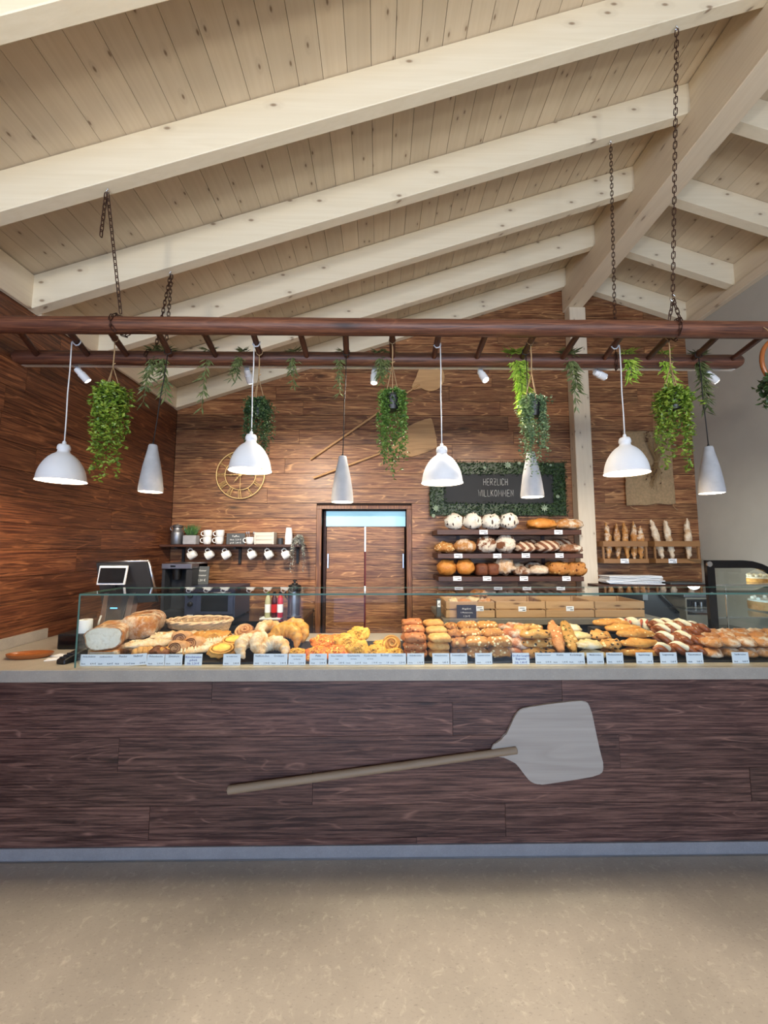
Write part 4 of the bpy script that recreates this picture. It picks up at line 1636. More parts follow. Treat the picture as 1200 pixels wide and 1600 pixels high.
# ================================================================ MUG SHELF
YS0, YS1 = 4.36, YB - .001
zs = P(360, 850.5, YS0).z
sx1 = P(470, 851, YS0).x
sh = thing('mug_shelf', 'dark brown wooden wall shelf with cups above and hooks below, left of the double door', 'shelf', (-1.6, YS1, zs))
bm = bm_new()
box(bm, XL + .003, sx1, YS0, YS1, zs - .028, zs, bev=.002)
obj('board', bm, M['shelf_wood'], sh)
for px in (281, 371, 463):
    x = P(px, 868, YB - .1).x
    bm = bm_new()
    box(bm, x - .014, x + .014, YB - .03, YB - .001, zs - .22, zs - .029)
    box(bm, x - .014, x + .014, YS0 + .04, YB - .031, zs - .052, zs - .029)
    obj('bracket', bm, M['black'], sh)
MUGX = [291.5, 318.5, 345, 385, 411.5, 438]
YM = YS0 + .07
for px in MUGX:
    x = XP(px + 5, YM, zs - .05)
    bm = bm_new()
    tube(bm, [(x, YM, zs - .028), (x, YM, zs - .04)] + [(x + .009 * sin(a), YM, zs - .048 - .009 * cos(a) + .0) for a in [radians(v) for v in range(180, -61, -40)]], .0022, 5)
    obj('cup_hook', bm, M['steel'], sh)

mg = thing('mug', 'x', 'mug')
bm = bm_new()
lathe(bm, [(.001, .002), (.030, 0), (.037, .006), (.0435, .03), (.046, .055), (.046, .082), (.0432, .0825), (.0425, .055), (.038, .02), (.03, .008), (.001, .007)], 28)
obj('body', bm, M['white'], mg, True, 60)
bm = bm_new()
tube(bm, [(.042, 0, .066), (.062, 0, .068), (.074, 0, .056), (.074, 0, .036), (.062, 0, .022), (.04, 0, .02)], .0055, 8)
obj('handle', bm, M['white'], mg, True, 60)
MUG = Proto(mg)
ords = ['first', 'second', 'third', 'fourth', 'fifth', 'sixth']
for i, px in enumerate(MUGX):
    th = radians(-90 - 28)
    x = XP(px, YM, zs - .1)
    # handle ring hangs on the hook: mug axis turned level, mouth to the lower left
    m4 = Matrix.Rotation(th, 4, 'Y') @ Matrix.Translation((-.060, 0, -.045))
    o_ = MUG.put((0, 0, 0), (0, th, 0), 'white mug hanging under the shelf, %s of the six from the left' % ords[i], 'white mugs hung under the shelf')
    off = m4 @ Vector((0, 0, 0))
    hk = Vector((XP(px + 5, YM, zs - .05), YM, zs - .058))
    o_.location = hk + Matrix.Rotation(th, 4, 'Y').to_3x3() @ Vector((-.066, 0, -.045))
YI = YS0 + .11
for px, nm in ((322.5, 'left'), (341.5, 'right')):
    for lv in range(2):
        MUG.put((XP(px + 1.2 * lv + 1, YI, zs), YI, zs + .0005 + lv * .0785), (0, radians(0 if not lv else 3), radians(180 + 6)), 'white mug, %s of the %s stack of two on the shelf' % (('bottom', 'top')[lv], nm), 'white mugs stacked on the shelf')
xm = XP(390.5, YI, zs)
MUG.put((xm, YI, zs + .0005), (0, 0, radians(186)), 'white mug holding coffee spoons on the shelf, beside the small chalkboard')
for k, (dx, tl) in enumerate(((-.02, -14), (.0, -8), (.018, 13))):
    bm = bm_new()
    tube(bm, [(0, 0, 0), (0, 0, .10), (0, 0, .118)], [.0022, .0022, .0026], 6)
    obox(bm, (0, 0, .125), .016, .004, .024, bev=.0018)
    solo('spoon', bm, M['steel'], 'coffee spoon standing in the shelf mug, ' + ('leaning furthest left', 'middle one of the three', 'leaning to the right')[k], 'spoon', (xm + dx * .5, YI + .004 * k, zs + .011), (0, radians(tl), 0), 'spoons in the mug')
# milk can
t = thing('milk_can', 'small galvanised milk can at the left end of the mug shelf', 'can', (XP(276.5, YI, zs), YI, zs + .0005))
bm = bm_new()
lathe(bm, [(.001, .001), (.062, 0), (.066, .006), (.066, .125), (.062, .14), (.048, .158), (.046, .185), (.056, .198), (.053, .199), (.042, .18), (.001, .178)], 28)
obj('body', bm, M['grey_metal'], t, True, 40, local=True)
bm = bm_new()
lathe(bm, [(.001, .222), (.04, .221), (.052, .212), (.0555, .2), (.001, .199)], 24)
tube(bm, [(-.01, 0, .222), (-.008, 0, .232), (.008, 0, .232), (.01, 0, .222)], .003, 6)
obj('lid', bm, M['grey_metal'], t, True, 40, local=True)
for s in (-1, 1):
    bm = bm_new()
    tube(bm, [(s * .052, 0, .15), (s * .078, 0, .165), (s * .082, 0, .19), (s * .07, 0, .208), (s * .05, 0, .205)], .004, 6)
    obj('handle', bm, M['steel'], t, True, local=True)
# potted grass
t = thing('potted_grass', 'tuft of green grass in a pale square pot on the mug shelf', 'plant', (XP(298.5, YI, zs), YI, zs + .0005))
bm = bm_new()
box(bm, -.072, .072, -.05, .05, 0, .1, bev=.004)
obj('pot', bm, M['concrete'], t, local=True)
bm = bm_new()
for k in range(150):
    a = U(0, 2 * pi)
    leaf(bm, (U(-.055, .055), U(-.035, .035), .098), (cos(a) * U(.05, .8), sin(a) * U(.05, .6), 1), (0, 1, .1), U(.08, .15), .007, .1)
obj('foliage', bm, M['grass'], t, local=True, kind='stuff')
FONTZ = {}


def slate_sign(lab, cx, y, z0, w, h, lines, mat='slate', tilt=0, grp=None, nm='chalk_sign'):
    t = thing(nm, lab, 'sign', (cx, y, z0), (radians(-tilt), 0, 0), grp)
    bm = bm_new()
    box(bm, -w / 2, w / 2, 0, .008, 0, h)
    obj('board', bm, M[mat], t, local=True)
    ms = []
    for s, fz, fs in lines:
        me = text_mesh(s, fs * h)
        ms.append((me, Matrix.Translation((0, -.0012, fz * h))))
    me = join_meshes(ms, 'lettering', M['chalk'])
    obj('lettering', me, None, t, local=True)
    return t


wS = XP(381.5, YI, zs) - XP(352.5, YI, zs)
slate_sign('small grey chalkboard headed Kaffee standing on the mug shelf', XP(367, YI, zs), YI + .02, zs + .001, wS, .125, [('Kaffee', .66, .26), ('klein  2,20 €', .36, .2), ('groß  2,80 €', .08, .2)])
# white wooden box
t = thing('wooden_box', 'whitewashed slatted wooden box on the mug shelf', 'box', (XP(415, YI, zs), YI, zs + .0005))
for k in range(3):
    bm = bm_new()
    box(bm, -.09, .09, -.07, -.058, .004 + k * .044, .046 + k * .044, bev=.002)
    obj('slat', bm, M['box_white'], t, local=True)
bm = bm_new()
for s in (-1, 1):
    box(bm, s * .1 - .01, s * .1 + .01, -.072, .06, 0, .136, bev=.002)
box(bm, -.09, .09, .05, .06, 0, .136)
box(bm, -.09, .09, -.058, .05, 0, .008)
obj('frame', bm, M['box_white'], t, local=True)
bm = bm_new()
lathe(bm, [(.001, 0), (.032, 0), (.034, .07), (.031, .071), (.03, .01), (.001, .008)], 20)
solo('tumbler', bm, M['darkgrey'], 'small dark grey tumbler between the white box and the paper cups', 'tumbler', (XP(438, YI, zs), YI, zs + .0005))
# paper cups, upside down in a stack
px_c = XP(451, YI, zs)
bm = bm_new()
lathe(bm, [(.044, 0), (.0445, .004), (.0425, .006), (.031, .11), (.0295, .112), (.0285, .108), (.0415, .002)], 24)
bmesh.ops.create_circle(bm, cap_ends=True, segments=24, radius=.0288, matrix=Matrix.Translation((0, 0, .108)))
cup = solo('paper_cup', bm, M['paper'], 'x', 'cup')
CUP = Proto(cup)
for k in range(5):
    CUP.put((px_c, YI, zs + .0005 + k * .019), (0, 0, 0), 'white paper cup upside down on the shelf, ' + ('bottom', 'second', 'third', 'fourth', 'top')[k] + ' of the cup stack', 'stacked paper cups')
# trailing silver plant at the shelf end
x = XP(468.5, YI - .06, zs)
t = thing('silver_plant', 'silvery trailing bead plant hanging over the right end of the mug shelf', 'plant', (x - .01, YI, zs + .0005))
bm = pot_bm(.026, .034, .07)
bmesh.ops.translate(bm, vec=(0, 0, .07), verts=bm.verts)
obj('pot', bm, M['grey_metal'], t, True, 40, local=True)
bm = bm_new()
rr = random.Random(4)
for k in range(22):
    side = -1 if k % 2 else 1
    ex = (side * rr.uniform(.05, .085) if k < 18 else rr.uniform(-.04, .04))
    L = rr.uniform(.12, .38) if k < 18 else .05
    p0, p1, p2 = Vector((0, 0, .07)), Vector((ex * .8, -.10, .15)), Vector((ex, -.135 - rr.uniform(0, .03), .05 - L))
    for i in range(1, 30):
        u = i / 29
        p = p0 * (1 - u) ** 2 + p1 * 2 * u * (1 - u) + p2 * u * u
        for s in range(2):
            leaf(bm, p, (rr.gauss(0, 1), rr.gauss(0, 1), rr.gauss(0, .6)), (0, 0, 1), .021, .014)
obj('foliage', bm, M['tinsel'], t, local=True, kind='stuff')

# ================================================================ BACK COUNTER, LEFT
BZ = .92
cb = thing('back_cabinet', 'dark low cabinet against the back wall left of the door, under the oven', 'cabinet', (-1.6, 4.2, 0))
cx1 = XP(470, 3.82, BZ)
bm = bm_new()
box(bm, XL + .004, cx1 - .01, 3.84, YB - .002, 0, BZ - .035)
obj('body', bm, M['dark_cab'], cb)
bm = bm_new()
box(bm, XL + .004, cx1, 3.81, YB - .002, BZ - .034, BZ, bev=.002)
obj('top', bm, M['black_gloss'], cb)
w = (cx1 - .01 - XL - .01) / 3
for k in range(3):
    for z0, z1 in ((.70, .875), (.08, .69)):
        bm = bm_new()
        a = XL + .008 + k * w
        box(bm, a + .003, a + w - .003, 3.82, 3.839, z0, z1, bev=.002)
        dr = obj('drawer' if z0 > .5 else 'door', bm, M['dark_cab'], cb)
        bm = bm_new()
        box(bm, a + w * .2, a + w * .8, 3.806, 3.815, z1 - .04, z1 - .03)
        box(bm, a + w * .25, a + w * .25 + .01, 3.814, 3.822, z1 - .04, z1 - .03)
        box(bm, a + w * .75, a + w * .75 + .01, 3.814, 3.822, z1 - .04, z1 - .03)
        obj('handle', bm, M['steel'], dr)
# coffee machine
mx0, mx1 = XP(252, 4.05, 1.3), XP(299, 4.05, 1.3)
mz = P(270, 880, 4.05).z
t = thing('coffee_machine', 'dark coffee machine with a steel top, in the corner by the left wall', 'coffee machine', ((mx0 + mx1) / 2, 4.05, BZ))
bm = bm_new()
box(bm, mx0, mx1, 4.2, 4.42, BZ, mz - .01, bev=.006)
box(bm, mx0, mx1, 4.05, 4.2, BZ, BZ + .06, bev=.004)
box(bm, mx0, mx0 + .03, 4.06, 4.2, BZ + .06, mz - .06)
box(bm, mx1 - .06, mx1, 4.06, 4.2, BZ + .06, mz - .06)
obj('body', bm, M['darkgrey'], t)
bm = bm_new()
box(bm, mx0 - .004, mx1, 4.045, 4.42, mz - .06, mz, bev=.006)
obj('top_panel', bm, M['steel'], t)
bm = bm_new()
tube(bm, [((mx0 + mx1) / 2 - .03, 4.12, mz - .06), ((mx0 + mx1) / 2 - .03, 4.12, mz - .17)], [.05, .04], 16)
obj('spout', bm, M['black'], t, True, 40)
bm = bm_new()
box(bm, mx0 + .09, mx0 + .14, 4.042, 4.046, mz - .04, mz - .022)
obj('display', bm, M['screen'], t)
# oven
ox0, ox1 = XP(287, 3.9, 1.05), XP(366, 3.9, 1.05)
oz = P(320, 918, 3.9).z
t = thing('oven', 'reflection-tinted counter oven with a dark window and two knobs on the back cabinet', 'oven', ((ox0 + ox1) / 2, 3.9, BZ))
bm = bm_new()
box(bm, ox0, ox1, 3.91, 4.36, BZ + .012, oz, bev=.004)
for fx in (ox0 + .04, ox1 - .04):
    for fy in (3.95, 4.3):
        box(bm, fx - .02, fx + .02, fy - .02, fy + .02, BZ, BZ + .013)
obj('body', bm, M['oven'], t)
bm = bm_new()
box(bm, ox0 + .12, ox1 - .01, 3.893, 3.909, BZ + .05, oz - .03, bev=.003)
dr = obj('door', bm, M['oven'], t)
bm = bm_new()
box(bm, ox0 + .17, ox1 - .06, 3.890, 3.8925, BZ + .08, oz - .07)
obj('window', bm, M['screen'], dr)
bm = bm_new()
tube(bm, [(ox0 + .14, 3.892, oz - .048), (ox0 + .14, 3.87, oz - .048), (ox1 - .03, 3.87, oz - .048), (ox1 - .03, 3.892, oz - .048)], .006, 8)
obj('handle', bm, M['steel'], dr, True)
for zz in (oz - .08, oz - .16):
    bm = bm_new()
    tube(bm, [(ox0 + .06, 3.909, zz), (ox0 + .06, 3.885, zz), (ox0 + .06, 3.883, zz)], [.024, .021, .018], 16)
    obj('knob', bm, M['black'], t, True, 40)
bm = bm_new()
box(bm, ox0 + .03, ox0 + .09, 3.906, 3.909, BZ + .03, BZ + .045)
obj('badge', bm, M['white_enamel'], t)
ysg = 4.2
slate_sign('grey chalkboard offering Kleiner Brauner, standing on the oven below the mug shelf', XP(315, ysg, oz + .1), ysg, oz + .001, XP(325.5, ysg, oz) - XP(304.5, ysg, oz), .19, [('Kleiner', .72, .15), ('Brauner', .46, .15), ('2,20 €', .18, .17)], tilt=6)
# bottles in a tray
yb_ = 3.97
t = thing('bottle_tray', 'small clear-sided tray holding three drink bottles on the back cabinet', 'tray', (XP(424, yb_, BZ), yb_, BZ))
bx0, bx1 = XP(408, yb_, BZ), XP(440, yb_, BZ)
bm = bm_new()
box(bm, bx0, bx1, yb_ - .06, yb_ + .06, BZ + .0005, BZ + .008)
obj('base', bm, M['paper'], t)
bm = bm_new()
for a in ((bx0, bx1, yb_ - .06, yb_ - .057), (bx0, bx1, yb_ + .057, yb_ + .06), (bx0, bx0 + .003, yb_ - .056, yb_ + .056), (bx1 - .003, bx1, yb_ - .056, yb_ + .056)):
    box(bm, *a, BZ + .0085, BZ + .06)
obj('rim', bm, M['glass'], t)
for px, liq, cap, lab, lbm in ((418, 'clear_drink', 'green_cap', 'clear bottle with a green cap in the tray, left of the three', 'paper'), (428, 'purple_drink', 'black', 'dark red drink bottle in the tray, middle of the three', 'red_label'), (437.5, 'red_label', 'black', 'bright red drink bottle in the tray, right of the three', 'paper')):
    b = thing('drink_bottle', lab, 'bottle', (XP(px, yb_, BZ), yb_, BZ + .0085), group='drink bottles')
    bm = bm_new()
    lathe(bm, [(.001, 0), (.027, 0), (.029, .005), (.029, .16), (.024, .19), (.013, .215), (.0125, .235), (.001, .236)], 20)
    obj('body', bm, M[liq], b, True, 40, local=True)
    bm = bm_new()
    lathe(bm, [(.0295, .05), (.0295, .13)], 20)
    obj('label', bm, M[lbm], b, True, local=True)
    bm = bm_new()
    lathe(bm, [(.015, .228), (.015, .25), (.001, .252)], 14)
    obj('cap', bm, M[cap], b, True, 40, local=True)
# pump flask
yt = 4.06
t = thing('pump_flask', 'steel vacuum pump flask with a black top at the right end of the back cabinet', 'flask', (XP(459.5, yt, BZ), yt, BZ))
bm = bm_new()
lathe(bm, [(.001, .0005), (.07, .0005), (.072, .01), (.066, .014), (.066, .26), (.001, .262)], 28)
obj('body', bm, M['steel'], t, True, 40, local=True)
bm = bm_new()
lathe(bm, [(.068, .255), (.07, .28), (.062, .315), (.03, .325), (.028, .335), (.001, .336)], 24)
tube(bm, [(0, 0, .33), (0, 0, .355)], .01, 10)
lathe(bm, [(.001, .352), (.02, .354), (.02, .364), (.001, .37)], 16)
tube(bm, [(0, -.05, .30), (0, -.10, .295), (0, -.105, .27)], .011, 8)
tube(bm, [(-.066, 0, .27), (-.09, 0, .28), (-.092, 0, .2), (-.068, 0, .17)], .007, 6)
obj('pump_top', bm, M['black'], t, True, 40, local=True)

# ================================================================ BREAD SHELVES
YR0 = 4.17
br = thing('bread_rack', 'dark brown wall rack of three long bread shelves below the welcome board', 'shelf', (1.4, YB, 1.3))
SHZ = []
for (l, r, y0, y1) in ((683, 908.5, 827.5, 835.5), (684, 911, 865, 872.5), (685, 912.5, 901, 908.5)):
    z1_, z0_ = P(790, y0, YR0).z, P(790, y1, YR0).z
    x0, x1 = P(l, y0, YR0).x, P(r, y0, YR0).x
    SHZ.append(z1_)
    bm = bm_new()
    box(bm, x0, x1, YR0, YB - .014, z0_, z1_, bev=.002)
    obj('shelf_board', bm, M['shelf_wood'], br)
bm = bm_new()
for x in (x0 + .3, (x0 + x1) / 2, x1 - .25):
    box(bm, x - .02, x + .02, YB - .013, YB - .001, SHZ[2] - .06, SHZ[0] + .05)
obj('upright', bm, M['shelf_wood'], br)

BR = {}


def bread_proto(key, mat, **kw):
    bm = bread_bm(**kw)
    o = solo(key, bm, M[mat], 'x', 'bread', smooth=True, angle=None)
    BR[key + '|' + mat + '|' + str(kw)] = Proto(o)
    return BR[key + '|' + mat + '|' + str(kw)]


PX = lambda y: y / FPX                          # metres per pixel at a depth
YBR = YR0 + .12


def shelf_bread(name, lab, mat, px, w, h, sh_i, y=YBR, rot=0, seed=0, grp=None, **kw):
    z = SHZ[sh_i]
    k = (y * FW.y) / FPX
    a = dict(lx=w * k, ly=min(w, h * 1.5) * k, lz=h * k * 1.12, seed=seed)
    a.update(kw)
    o = solo(name, bread_bm(**a), M[mat], lab, 'bread', (XP(px, y, z + .08), y, z + .0005), (0, 0, radians(rot)), grp, True, None)
    return o


g1 = 'breads on the top shelf'
for i, px in enumerate((709, 737.5, 767, 795)):
    shelf_bread('round_loaf', 'round floured loaf with dark slits on the top shelf, %s from the left' % ords[i], 'slit_loaf', px, 29, 26, 0, seed=i, grp=g1, ex=2.0, ez=2.0, flat=.8, ly=.17)
shelf_bread('long_loaf', 'smooth brown oval loaf on the top shelf, left of the two long ones', 'gold_loaf', 846, 46, 18.5, 0, seed=5, grp=g1, slash=5, slash_d=.004, ez=2.6)
shelf_bread('long_loaf', 'brown loaf with a dusting of flour at the right end of the top shelf', 'tan_loaf', 888, 43, 19.5, 0, seed=6, grp=g1, ez=2.6)
g2 = 'breads on the middle shelf'
shelf_bread('braided_loaf', 'low tan ridged loaf at the left end of the middle shelf', 'roll_sesame', 694, 31, 17, 1, seed=7, grp=g2, braid=.012)
shelf_bread('scored_loaf', 'tan pumpkin-shaped loaf with radial ridges, second on the middle shelf', 'tan_loaf', 726, 34, 23.5, 1, seed=8, grp=g2, braid=.016, ly=.2)
shelf_bread('round_loaf', 'round floured loaf with a brown burst crust, left of the two on the middle shelf', 'burst_loaf', 759.5, 32, 28, 1, seed=9, grp=g2, ex=2, ez=2, flat=.8, ly=.18)
shelf_bread('round_loaf', 'round floured loaf with a brown burst crust, right and larger of the two', 'burst_loaf', 789.5, 32, 30.5, 1, seed=10, grp=g2, ex=2, ez=2, flat=.8, ly=.18)
shelf_bread('chevron_loaf', 'smaller loaf with a leaf pattern of scores on the middle shelf', 'chevron_loaf', 819.5, 31, 19, 1, seed=11, grp=g2, ez=2.4)
shelf_bread('chevron_loaf', 'largest loaf with a leaf pattern of scores, in front on the middle shelf', 'chevron_loaf', 854, 39, 22, 1, seed=12, grp=g2, ez=2.4)
shelf_bread('long_loaf', 'dark crusted loaf at the right end of the middle shelf', 'dark_loaf', 889.5, 37, 16, 1, seed=13, grp=g2, slash=6, slash_d=.008)
shelf_bread('chevron_loaf', 'leaf-scored loaf in the second row behind the dark loaf at the right end', 'chevron_loaf', 878, 34, 24, 1, y=YBR + .17, seed=14, grp=g2)
shelf_bread('chevron_loaf', 'leaf-scored loaf in the second row behind the smaller leaf-scored loaf', 'chevron_loaf', 828, 34, 23, 1, y=YBR + .17, seed=15, grp=g2)
g3 = 'breads on the lowest shelf'
shelf_bread('round_loaf', 'glossy golden ball loaf at the left end of the lowest shelf', 'gold_loaf', 698, 30, 25, 2, seed=16, grp=g3, ex=2, ez=2, flat=.85, ly=.18)
shelf_bread('round_loaf', 'glossy golden ball loaf, second on the lowest shelf', 'gold_loaf', 727, 29, 25, 2, seed=17, grp=g3, ex=2, ez=2, flat=.85, ly=.18)
for i, px in enumerate((751, 768)):
    shelf_bread('tin_loaf', 'dark brown tin loaf on the lowest shelf, %s of the pair' % ('left', 'right')[i], 'box_loaf', px, 18, 17, 2, seed=18 + i, grp=g3, ex=6, ez=5, flat=1, ly=.2, nz=.004)
shelf_bread('round_loaf', 'tall cracked rye loaf in the middle of the lowest shelf', 'flour_loaf', 788, 30, 26.5, 2, seed=20, grp=g3, ex=2, ez=2, flat=.8, ly=.18, nz=.02)
shelf_bread('round_loaf', 'low brown rye loaf just right of the tall cracked one', 'dark_loaf', 814.5, 28, 16.5, 2, seed=21, grp=g3)
shelf_bread('round_loaf', 'low flour-speckled rye loaf left of the seeded tin loaves', 'flour_loaf', 841, 30, 17, 2, seed=22, grp=g3)
for i, px in enumerate((871, 898)):
    shelf_bread('tin_loaf', 'seeded tin loaf on the lowest shelf, %s of the two at the right end' % ('left', 'right')[i], 'seed_loaf', px, (32, 29)[i], 18, 2, seed=23 + i, grp=g3, ex=5, ez=4, flat=1, nz=.012)
shelf_bread('round_loaf', 'rye loaf in the second row behind the tall cracked one', 'flour_loaf', 806, 28, 22, 2, y=YBR + .18, seed=25, grp=g3)
shelf_bread('round_loaf', 'rye loaf in the second row behind the flour-speckled one', 'dark_loaf', 834, 28, 22, 2, y=YBR + .18, seed=26, grp=g3)


def price_label(px, py, y, w, h, lab, tilt=0, grp='shelf price labels', lines=2):
    k = y / FPX
    p = P(px, py, y)
    t = thing('price_label', lab, 'price tag', p, group=grp)
    bm = bm_new()
    box(bm, -w * k / 2, w * k / 2, -.002, 0, -h * k / 2, h * k / 2)
    obj('card', bm, M['paper'], t, local=True)
    bm = bm_new()
    W_ = w * k
    box(bm, -W_ * .36, W_ * .3, -.0028, -.0021, h * k * .12, h * k * .22)
    box(bm, W_ * .02, W_ * .4, -.0028, -.0021, -h * k * .3, -h * k * .16)
    obj('print', bm, M['ink'], t, local=True)
    return t


pl_ = [(755.5, 831.5, 'floured slit loaves'), (872.5, 831.5, 'brown long loaves')], [(716, 868.5, 'tan ridged loaves'), (777, 868.5, 'burst crust loaves'), (821.5, 868, 'smaller leaf-scored loaf'), (874, 868, 'dark loaf')], [(714.5, 904, 'golden ball loaves'), (761, 904, 'dark tin loaves'), (818.5, 904, 'rye loaves'), (885, 904, 'seeded tin loaves')]
for nm, L in zip(('top', 'middle', 'lowest'), pl_):
    for px, py, w_ in L:
        price_label(px, py, YR0 - .0005, 13, 7, 'small white price label on the %s bread shelf below the %s' % (nm, w_))

# ================================================================ BACK COUNTER, RIGHT
YK = 3.65
KZ = P(800, 967, YK).z
kx0, kx1 = XP(692, YK, KZ), XP(1038, YK, KZ)
t = thing('back_counter', 'grey slab counter carrying four wooden crates below the bread rack', 'counter', ((kx0 + kx1) / 2, YK, 0))
bm = bm_new()
box(bm, kx0, kx1, YK, 4.46, KZ - .055, KZ, bev=.003)
obj('slab', bm, M['slab'], t)
bm = bm_new()
box(bm, kx0 + .04, kx1 - .04, YK + .06, 4.46, 0, KZ - .056)
obj('base', bm, M['dark_cab'], t)
CRP = [(697, 773, 'leftmost wooden crate on the grey back counter, holding a few rolls'), (775, 852, 'empty wooden crate on the grey back counter, second from the left'), (853, 928, 'empty wooden crate with a big knot, third on the grey back counter'), (930, 1007, 'empty plain wooden crate at the right end of the grey back counter')]
YC0, YC1 = YK + .05, YK + .45
CH = (965 - 938) / FPX * YC0 * .97
CRX = []
for i, (l, r, lab) in enumerate(CRP):
    x0, x1 = XP(l, YC0, KZ + .08), XP(r, YC0, KZ + .08)
    CRX.append((x0, x1))
    t = thing('wooden_crate', lab, 'crate', ((x0 + x1) / 2, YC0, KZ + .0005), group='wooden crates on the back counter')
    for k in range(2):
        z0 = KZ + .004 + k * CH * .5
        z1 = z0 + CH * .5 - .013
        for (a, b2, c2, d2) in ((x0, x1, YC0, YC0 + .012), (x0, x1, YC1 - .012, YC1), (x0, x0 + .012, YC0 + .013, YC1 - .013), (x1 - .012, x1, YC0 + .013, YC1 - .013)):
            bm = bm_new()
            box(bm, a, b2, c2, d2, z0, z1, bev=.0015)
            obj('slat', bm, M['crate'], t)
    bm = bm_new()
    box(bm, x0 + .013, x1 - .013, YC0 + .013, YC1 - .013, KZ + .0005, KZ + .01)
    for (a, b2) in ((x0 + .013, YC0 + .013), (x1 - .028, YC0 + .013), (x0 + .013, YC1 - .028), (x1 - .028, YC1 - .028)):
        box(bm, a, a + .015, b2, b2 + .015, KZ + .01, KZ + CH - .006)
    obj('bottom', bm, M['crate'], t)
RB_ = [(708, .12, .11, 'roll_cream', 'pale flattened roll at the left of the leftmost crate', 0), (725, .13, .15, 'roll_gold', 'golden roll in the leftmost crate behind its chalk sign', 0), (738, .24, .15, 'roll_cream', 'pale roll in the middle of the leftmost crate', 0), (757, .13, .14, 'roll_wheat', 'brown roll in the leftmost crate behind its white label', 0), (748, .25, .17, 'roll_wheat', 'pale topmost roll heaped in the leftmost crate', 1)]
for i, (px, dy, w_, mt, lab, up) in enumerate(RB_):
    y = YC0 + dy
    z = KZ + .011 + (.095 if not up else .15)
    for lv in range(1):
        solo('bread_roll', bread_bm(w_, .12, .085, seed=40 + i), M[mt], lab, 'roll', (XP(px, y, z), y, z - (.0 if up else .02)), (0, 0, U(-.5, .5)), 'rolls in the back counter crate', True, None)
solo('bread_cloth', (lambda b: (box(b, CRX[0][0] + .03, CRX[0][1] - .03, YC0 + .03, YC1 - .03, 0, .072, bev=.02, seg=2), b)[1])(bm_new()), M['burlap'], 'folded cloth lining the leftmost crate under its rolls', 'cloth', (0, 0, KZ + .011))
slate_sign('small black chalk sign reading Angebot, leaning on the leftmost wooden crate', XP(729, YC0 - .02, KZ), YC0 - .026, KZ + .001, XP(744, YC0, KZ) - XP(714, YC0, KZ), .122, [('Angebot', .66, .2), ('1 Mohnsonne', .38, .17), ('1,20 €', .1, .2)], 'chalkboard', 0)
for px, py, wh in ((749.5, 951, 'leftmost crate of the back counter'), (816, 951.5, 'second crate of the back counter'), (890.5, 951, 'third crate of the back counter')):
    price_label(px, py, YC0 - .001, 12, 7.5, 'white price label clipped on the ' + wh, grp='crate price labels')
t = thing('timer', 'small grey upright box with a white number panel beside the leftmost crate', 'timer', (XP(686, YK + .1, KZ), YK + .1, KZ + .0005))
bm = bm_new()
zt_ = P(686, 936, YK + .1).z - KZ
box(bm, -.02, .02, 0, .03, 0, zt_, bev=.003)
obj('case', bm, M['slate'], t, local=True)
bm = bm_new()
box(bm, -.014, .014, -.001, -.0002, zt_ * .55, zt_ * .92)
obj('panel', bm, M['paper'], t, local=True)
me = text_mesh('4', .04, 'CENTER', M['ink'])
me.transform(Matrix.Translation((0, -.0018, zt_ * .62)))
obj('numeral', me, None, t, local=True)

# baguette crates on the wall
YG = 4.38


def wall_crate(l, r, sl, lab):
    x0, x1 = P(l, 862, YG).x, P(r, 862, YG).x
    z0, z1 = P(l, 880, YG).z, P(l, 845.5, YG).z
    t = thing('wall_crate', lab, 'crate', ((x0 + x1) / 2, YB, z0), group='crates of baguettes on the wall')
    rail = (z1 - z0) * .25
    for y in (YG, YB - .016):
        for (a, b2) in ((z0, z0 + rail * .8), (z1 - rail, z1)):
            bm = bm_new()
            box(bm, x0, x1, y, y + .014, a, b2, bev=.0015)
            obj('slat', bm, M['crate_dark'], t)
    for xx in (x0, x1 - .02):
        bm = bm_new()
        box(bm, xx, xx + .02, YG + .0145, YG + .03, z0, z1)
        obj('post', bm, M['crate_dark'], t)
        bm = bm_new()
        box(bm, xx, xx + .02, YB - .032, YB - .0165, z0, z1)
        obj('post', bm, M['crate_dark'], t)
        for (a, b2) in ((z0, z0 + rail * .8), (z1 - rail, z1)):
            bm = bm_new()
            box(bm, xx + .002, xx + .018, YG + .031, YB - .033, a, b2)
            obj('slat', bm, M['crate_dark'], t)
    bm = bm_new()
    box(bm, x0 + .021, x1 - .021, YG + .015, YB - .017, z0 + .002, z0 + .012)
    obj('floor_board', bm, M['crate_dark'], t)
    return z0 + .012


def baguette(lab, mat, p0, p1, y, z0, seed, w=.058):
    a, b = P(p0[0], 873, y), P(p1[0], p1[1], y + .07)
    a.z = z0 + .012
    L = (b - a).length
    bm = bread_bm(L, w, w * .92, ex=2.2, ez=2.6, flat=1, seed=seed, slash=9, slash_d=.007, taper=.45, n=14, m=26)
    bmesh.ops.translate(bm, vec=(L / 2, 0, -w * .45), verts=bm.verts)
    d = (b - a).normalized()
    bmesh.ops.transform(bm, matrix=d.to_track_quat('X', 'Y').to_matrix().to_4x4() @ Matrix.Rotation(radians(90), 4, 'X'), verts=bm.verts)
    return solo('baguette', bm, M[mat], lab, 'baguette', a, group='baguettes in the wall crates', smooth=True, angle=None)


